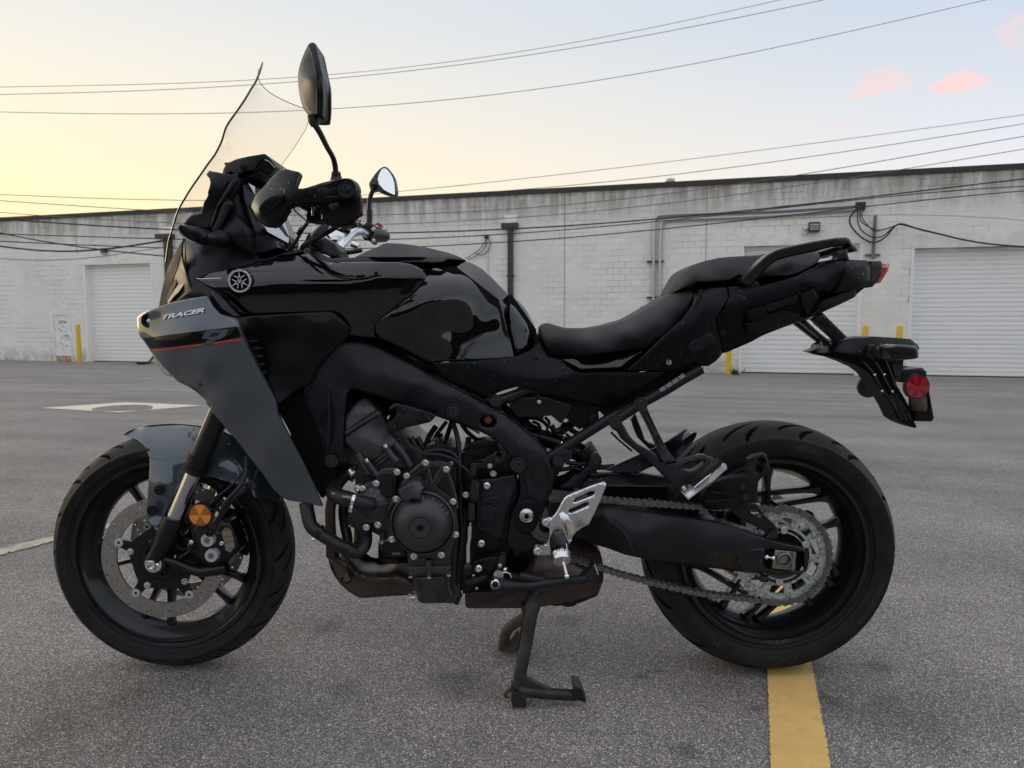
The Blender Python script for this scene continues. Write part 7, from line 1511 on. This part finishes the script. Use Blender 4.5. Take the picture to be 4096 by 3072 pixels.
blk = solid('adjuster_block', R(11, '950,868 1080,880 1076,1000 930,985 935,940'), -.136, M['dull'], sa, thick=.02, h=12, bevel=3, bev_d=.002); solid('adjuster_plate', R(11, '1062,882 1082,884 1070,1000 1050,998'), -.142, M['dull'], sa, thick=.01, h=12, bevel=2)
q = P(*R(11, '1005,930')[0], -.138); lathe('axle_bore', [(.0155, -.006), (.0175, -.005), (.0185, .002)], q, M['dull'], sa, 32); lathe('axle_ring', [(.0118, -.003), (.0155, -.006)], q, M['exhaust'], sa, 32); lathe('axle_hole', [(.0001, .006), (.0118, .006), (.0118, -.003)], q, M['darkvoid'], sa, 24)
px_tube('adjuster_bolt', 11, '882,912 945,920', -.135, .0042, M['steel'], sa, 8); px_tube('lock_nut', 11, '886,908 900,914', -.135, .0085, M['steel'], sa, 6); px_tube('lock_nut', 11, '928,918 942,920', -.135, .0085, M['steel'], sa, 6)
bolts(11, '862,1048', -.128, .012, 'recess', 'boss', sa); px_tube('arm_lug', 11, '862,1048 900,1050', -.115, .015, M['frame'], sa, 14)
# chain guard (upper bar) and rear hugger
cg = solid('chain_guard', R(10, '60,1060 90,1000 140,950 180,930 280,926 640,932 830,960 930,985 1010,1040 920,1056 700,1050 300,1046 110,1050'), D(10, '60,1060,-.125 180,930,-.10 640,932,-.10 1010,1040,-.11 500,970,-.125 300,1046,-.128 700,1050,-.128'), M['matte_wet'], B, thick=.012, h=13, bevel=4); cg['label'] = 'wet black chain guard above the chain'
px_tube('guard_wet_edge', 10, '150,942 280,936 640,942 700,960', -.112, .004, M['satin'], cg, 8)
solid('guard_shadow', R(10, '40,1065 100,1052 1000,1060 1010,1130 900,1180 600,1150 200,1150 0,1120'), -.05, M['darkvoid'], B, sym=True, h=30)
lkg = solid('link_arm', R(10, '-160,1080 -60,1020 20,960 80,900 120,860 145,800 150,765 185,738 225,745 252,785 255,830 230,880 200,920 120,960 60,1060 -60,1080'), -.10, M['frame'], B, thick=.02, h=13, bevel=5); bolts(10, '205,805', -.102, .016, 'recess', 'boss', lkg)
hgc = D(10, '300,900,-.10 600,750,-.09 900,610,-.07 1060,515,-.05 1155,550,-.09 1100,650,-.10 860,780,-.105 600,930,-.105 1000,560,-.06 1020,640,-.10')
hgr = solid('rear_hugger', R(10, '290,905 400,850 600,760 760,690 880,625 1000,545 1050,512 1075,520 1090,538 1130,538 1158,552 1140,600 1100,660 1060,700 1000,760 940,830 860,830 700,880 600,932 400,925'), hgc, M['matte_wet'], B, thick=.006, h=13, bevel=4); hgr['label'] = 'wet rear hugger over the tyre'
solid('hugger_top', R(10, '860,645 1000,548 1050,515 1075,522 1090,540 1128,545 1020,620 900,690 860,700'), D(10, '860,645,-.055 1050,515,-.045 1128,545,-.085 880,695,-.09'), mat('wet_grey_plastic', (.17, .155, .145), .3, 0, .6, drops=.5), hgr, thick=.003, h=12, bevel=2)
# ---- subframe and passenger peg brackets
sf = px_tube('subframe_tube', 10, '-280,800 -120,700 60,580 330,410 460,350 640,260 860,140 1040,30 1200,-60', -.115, .0205, M['frame'], B, 18); sf['label'] = 'black subframe tube with warning text'; mir(sf)
solid('subframe_end', R(6, '965,830 975,780 1010,740 1090,700 1160,720 1160,790 1100,830 1080,850 1070,880 1010,875 975,860'), -.130, M['frame'], sf, thick=.02, h=12, bevel=5); bolts(6, '1028,818', -.132, .020, 'recess', 'boss', sf)
for i in range(4):
    for k in range(3):
        a = R(10, f'{812+i*60+k*2},{142+k*9-i*38} {858+i*60+k*2},{112+k*9-i*38}'); px_tube('warning_print', 10, f'{800+i*60+k*7},{138+k*11-i*39} {850+i*60+k*7},{106+k*11-i*39}', -.1365, .0012, M['greybolt'], sf, 4)
us = px_tube('upper_subframe', 6, '380,260,-.12 540,220,-.12 680,160,-.12 800,120,-.12', -.12, [.020, .022, .018, .016], M['frame'], B, 16, 3); bolts(6, '442,250', -.148, .021, 'recess', 'boss', us)
solid('subframe_tab', R(6, '310,230 430,200 490,250 490,350 400,310'), -.10, M['satin'], us, thick=.01, h=14, bevel=3)
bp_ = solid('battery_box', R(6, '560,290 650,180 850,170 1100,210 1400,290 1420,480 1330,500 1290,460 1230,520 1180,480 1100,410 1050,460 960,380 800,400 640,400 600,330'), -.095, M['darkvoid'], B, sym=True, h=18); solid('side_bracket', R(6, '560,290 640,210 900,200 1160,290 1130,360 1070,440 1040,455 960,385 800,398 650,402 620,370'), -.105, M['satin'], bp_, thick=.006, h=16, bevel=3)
solid('bracket_tab', R(6, '790,195 850,175 860,200 845,225 870,250 850,270 815,258 825,225'), -.108, M['frame'], bp_, thick=.003, h=12); bolts(6, '845,255', -.110, .010, 'button', 'steel', bp_)
solid('side_bracket', R(6, '1300,320 1390,300 1415,470 1330,500'), -.10, M['matte'], bp_, thick=.01, h=14, bevel=3, holes=[R(6, '1318,330 1385,318 1390,370 1325,385')]); solid('orange_relay', R(6, '740,405 890,392 885,425 800,420'), -.03, M['orange'], bp_, thick=.03, h=12)
solid('rear_tray', R(6, '1160,300 1240,320 1340,470 1300,520 1240,500 1200,430 1120,360'), -.09, M['satin'], bp_, thick=.02, h=14, bevel=4)
pk = solid('peg_bracket', R(10, '365,400 440,440 470,490 520,580 590,650 700,710 780,765 830,850 960,830 1080,785 1180,755 1230,758 1330,800 1335,820 1260,870 1110,1010 1050,1120 1000,1128 900,1020 830,950 740,860 640,770 540,690 440,610 400,540 350,510 330,480'), D(10, '385,440,-.145 520,600,-.150 700,740,-.158 900,880,-.168 1080,1090,-.185 1330,810,-.185 1100,950,-.190'), M['frame'], B, thick=.018, h=13, bevel=6, bev_d=.006,
              holes=[R(10, '1020,880 1060,840 1180,812 1235,820 1160,880 1100,908 1050,900')]); pk['label'] = 'passenger footrest bracket'
solid('peg_bracket_arm', R(10, '610,340 680,300 700,350 760,480 830,620 890,730 970,825 880,835 830,835 800,760 780,700 740,600 680,470'), D(10, '650,320,-.145 760,560,-.152 900,800,-.165 880,730,-.160'), M['frame'], pk, thick=.016, h=13, bevel=5, bev_d=.005)
for s in ('655,350 690,335 780,530 765,570 745,560 660,380', '770,580 800,565 855,690 830,755'): solid('arm_recess', R(10, s), D(10, '655,350,-.1475 780,560,-.1545 850,740,-.1625 700,350,-.1475'), M['satin'], pk, thick=.002, h=12, bevel=4, bev_d=-.002)
bolts(10, '380,440', -.152, .0265, 'recess', 'boss', pk); bolts(10, '622,275', -.150, .0265, 'recess', 'boss', pk)
px_tube('bracket_bridge', 10, '400,420 600,290', -.135, .019, M['frame'], pk, 14)
solid('peg_bracket', R(10, '530,420 570,360 640,540 660,610 700,640 760,660 770,720 700,700 640,640 600,600 570,540'), .13, M['satin'], B, thick=.016, h=14, bevel=3); px_tube('heat_guard', 10, '340,540,.10 420,620,.10 540,720,.10', .1, .005, M['satin'], pk)
pg = solid('passenger_footrest', R(10, '1030,1135 1120,1060 1140,1070 1400,832 1435,850 1443,890 1415,915 1310,1010 1250,1050 1160,1120 1075,1185'), D(10, '1030,1135,-.225 1120,1060,-.225 1400,832,-.29 1440,900,-.29 1250,1050,-.26'), M['silver'], B, thick=.03, h=12, bevel=5, bev_d=.006); pg['label'] = 'bright passenger footrest folded up'
solid('footrest_rubber', R(10, '1100,1020 1140,1000 1350,830 1380,800 1410,830 1390,845 1130,1065 1105,1045'), D(10, '1100,1020,-.225 1380,800,-.285 1250,930,-.26'), M['rubber'], pg, thick=.03, h=12, bevel=5)
px_tube('footrest_groove', 10, '1130,1065 1400,845', -.262, .0032, M['chrome'], pg, 8); px_tube('footrest_pin', 10, '1010,1090 1030,1060 1060,1050', -.20, .012, M['frame'], pg, 12); bolts(10, '1035,1075', -.208, .009, 'button', 'steel', pg)
# pannier peg / heel guard on the right of it
pg2 = solid('pannier_mount', R(10, '1240,1060 1300,1010 1400,980 1560,950 1620,940 1640,870 1645,800 1680,770 1790,742 1818,750 1840,830 1868,920 1860,940 1820,950 1780,960 1740,1010 1730,1100 1728,1190 1700,1215 1640,1200 1580,1230 1400,1275 1300,1280 1230,1270 1180,1200 1200,1130'), D(10, '1240,1060,-.155 1800,745,-.17 1868,930,-.165 1730,1200,-.17 1300,1280,-.15 1400,1100,-.185 1600,1000,-.188 1550,1180,-.18'), M['matte'], B, thick=.02, h=13, bevel=8, bev_d=.012,
             holes=[R(10, '1725,880 1745,800 1770,795 1800,830 1770,870 1765,915 1715,912')]); pg2['label'] = 'matte black footrest guard by the rear sprocket'
bolts(10, '1588,1062 1618,1158', -.192, .012, 'recess', 'boss', pg2)
for s in ('1290,1110 1400,1120 1500,1080 1560,1040', '1240,1200 1350,1190 1480,1180 1520,1170'): px_tube('moulded_ridge', 10, s, -.184, .005, M['matte'], pg2, 8, 4, .7)
ar = solid('guard_stay', R(11, '665,625 780,580 830,575 870,640 940,700 965,740 968,780 930,795 905,770 850,735 760,690'), -.135, M['satin'], B, thick=.008, h=13, bevel=3, holes=[R(11, '800,610 830,615 870,660 862,672 830,660 795,632')]); bolts(11, '938,768', -.140, .018, 'recess', 'boss', ar)
# ---- rider heel plate with folded footrest and shift peg
hp_c = D(6, '880,1360,-.185 1100,1140,-.185 1470,1020,-.200 1380,1280,-.200 1320,1420,-.200 1180,1490,-.190 1020,1310,-.188 1200,1440,-.190 820,1640,-.175 1100,1600,-.185 1000,1540,-.19')
hp = solid('heel_plate', R(6, '870,1395 880,1365 915,1348 955,1352 985,1330 1020,1280 1050,1220 1085,1160 1115,1138 1200,1105 1330,1050 1430,1018 1465,1014 1480,1030 1478,1060 1430,1180 1385,1280 1350,1350 1318,1415 1250,1450 1195,1490 1165,1530 1140,1590 1120,1640 1080,1660 960,1650 880,1640 860,1680 800,1680 790,1640 815,1615 870,1620 915,1600 935,1550 945,1500 940,1450 905,1440 875,1420')+R(7, '1880,390 1860,410 1750,414 1722,390 1722,345')[0:0], hp_c, M['alu'], B, thick=.010, h=11, bevel=4, bev_d=.003, lam=1e-6,
           holes=[R(6, '1165,1190 1185,1168 1340,1100 1365,1104 1372,1122 1355,1140 1195,1204 1172,1202'), R(6, '1122,1290 1140,1272 1290,1206 1315,1210 1322,1226 1305,1242 1150,1308 1128,1306')]); hp['label'] = 'silver aluminium heel plate with two slots'
solid('heel_plate_lower', R(19, '1330,280 1240,270 1130,290 1108,330 1110,380 1140,408 1200,412 1300,405 1400,390 1480,350 1590,250 1620,200 1500,190 1400,150 1350,200'), D(19, '1160,345,-.180 1400,300,-.186 1600,220,-.188 1350,200,-.189'), M['alu'], hp, thick=.010, h=11, bevel=4, bev_d=.003)
solid('plate_fold', R(6, '1030,1310 1060,1290 1120,1330 1190,1470 1150,1530 1120,1560 1090,1450 1050,1370'), D(6, '1030,1310,-.1895 1190,1470,-.1925 1120,1560,-.1905 1090,1400,-.198'), M['alu'], hp, thick=.004, h=11, bevel=5, bev_d=.003)
bolts(6, '912,1393', -.188, .0135, 'socket', 'alu_dry', hp); bolts(19, '1166,343', -.186, .0135, 'socket', 'alu_dry', hp)
fp = px_tube('rider_footrest', 19, '1435,190,-.20 1450,260,-.235 1470,380,-.27', -.2, [.031, .035, .0355], M['rubber'], B, 22); fp['label'] = 'folding rider footrest pointing at the camera'
px_tube('footrest_end', 19, '1472,385,-.272 1485,480,-.285', -.27, [.0355, .031], M['alu'], fp, 22)
for i in range(6): x = 1385+i*32; px_tube('footrest_groove', 19, f'{x-4+i},{240+abs(i-2)*4},-.262 {x+4+i},{330},-.290', -.26, .0022, M['chrome'] if i % 2 else M['satin'], fp, 6)
fe = px_tube('footrest_feeler', 19, '1500,490,-.28 1525,570,-.285 1545,650,-.29', -.28, [.0062, .0050, .0058], M['alu_dry'], B, 12); q = P(*R(19, '1550,678')[0], -.29); lathe('feeler_ball', [(.0001, -.006), (.003, -.0052), (.0052, -.003), (.006, 0), (.0052, .003), (.003, .0052), (.0001, .006)], q, M['chrome'], fe, 20)
# ---- shock, wiring and hoses seen through the frame
sk_ = px_tube('rear_shock', 6, '740,560,-.02 900,600,-.02 1060,660,-.02 1240,740,-.02 1330,800,-.02', -.02, [.026, .034, .036, .040, .040], M['satin'], B, 20, 3); px_tube('shock_adjuster', 6, '1040,660 1070,670', -.055, .030, M['chrome'], sk_, 20); px_tube('shock_cap', 6, '1250,700 1320,790', -.03, [.05, .045], M['rubber'], sk_, 20)
for s in ('780,440 840,470 860,540 840,600', '900,400 940,450 920,520 960,560', '960,480 1000,540 1050,520 1080,560', '1060,460 1120,500 1180,540 1220,560', '820,500 900,560 1000,600 1040,640', '700,410 800,410 880,440 920,480', '640,360 700,400 760,470 820,500', '560,330 620,400 700,450 740,520', '1100,560 1150,600 1220,590'):
    px_tube('wiring', 6, s, -.02+.03*rng.rand()-.03, .006+.006*rng.rand(), M['rubber'], B, 8, 4)
for s in ('1100,830 1300,850 1450,870 1560,860', '1130,860 1250,900 1400,880 1600,880', '1040,900 1150,880 1260,840 1400,840'): px_tube('wiring', 6, s, -.05, .009, M['rubber'], B, 8, 4)
solid('frame_crossmember', R(6, '930,760 1010,740 1040,830 1060,880 1000,1000 980,960'), -.06, M['satin'], B, sym=True, h=18)
px_tube('arm_pivot', 6, '980,1020 1100,980 1260,880', -.03, .02, M['darkvoid'], B)
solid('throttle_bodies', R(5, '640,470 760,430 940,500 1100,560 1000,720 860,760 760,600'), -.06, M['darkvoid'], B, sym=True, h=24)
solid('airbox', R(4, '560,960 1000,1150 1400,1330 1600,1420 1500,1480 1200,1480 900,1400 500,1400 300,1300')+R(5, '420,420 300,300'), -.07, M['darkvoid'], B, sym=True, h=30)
for s in ('1290,720,-.05 1220,830,-.06 1180,960,-.08', '1390,680,-.04 1310,780,-.05 1250,880,-.06 1180,950,-.07', '1440,670,-.08 1400,800,-.06 1350,920,-.05', '1450,690,-.10 1490,820,-.10 1510,1000,-.11 1510,1200,-.12 1500,1500,-.12', '1330,790,-.05 1340,870,-.05 1390,930,-.05', '1530,700,-.06 1600,790,-.06 1700,860,-.05 1800,870,-.05', '1600,830,-.05 1580,950,-.06 1560,1120,-.07', '1560,1150,-.08 1640,1080,-.09 1740,1040,-.09'):
    px_tube('wiring', 5, s, -.06, .0075+.005*rng.rand(), M['rubber'], B, 8, 4)
cvr = solid('gear_shield', R(5, '1520,980 1580,900 1660,860 1760,850 1860,870 1900,960 1900,1060 1700,1080 1560,1120 1510,1060'), -.07, M['satin'], B, thick=.05, h=16, bevel=3, holes=[R(5, '1650,985 1668,975 1686,985 1686,1050 1668,1062 1650,1050'), R(5, '1726,950 1750,930 1775,945 1776,1010 1750,1020 1728,1005')])
lathe('starter_motor', [(.0001, -.04), (.040, -.035), (.043, 0), (.043, .06)], P(*R(5, '1330,1020')[0], -.11), M['satin'], B, 32); px_tube('starter_edge', 5, '1220,960 1330,930 1430,960', -.14, .005, M['copper'], B, 8, 3)
for s in ('1165,985 1300,990 1420,1020 1510,1070', '1180,965 1320,945 1440,975 1500,1040'): px_tube('oil_hose', 5, s, -.165, .0068, M['rubber'], B, 10, 4)
# front inner fork tube cover and headlight back, lower fairing behind the fork
px_tube('fork_shadow_panel', 3, '1110,-100 1010,140', .0, .06, M['darkvoid'], B, 16) if False else None
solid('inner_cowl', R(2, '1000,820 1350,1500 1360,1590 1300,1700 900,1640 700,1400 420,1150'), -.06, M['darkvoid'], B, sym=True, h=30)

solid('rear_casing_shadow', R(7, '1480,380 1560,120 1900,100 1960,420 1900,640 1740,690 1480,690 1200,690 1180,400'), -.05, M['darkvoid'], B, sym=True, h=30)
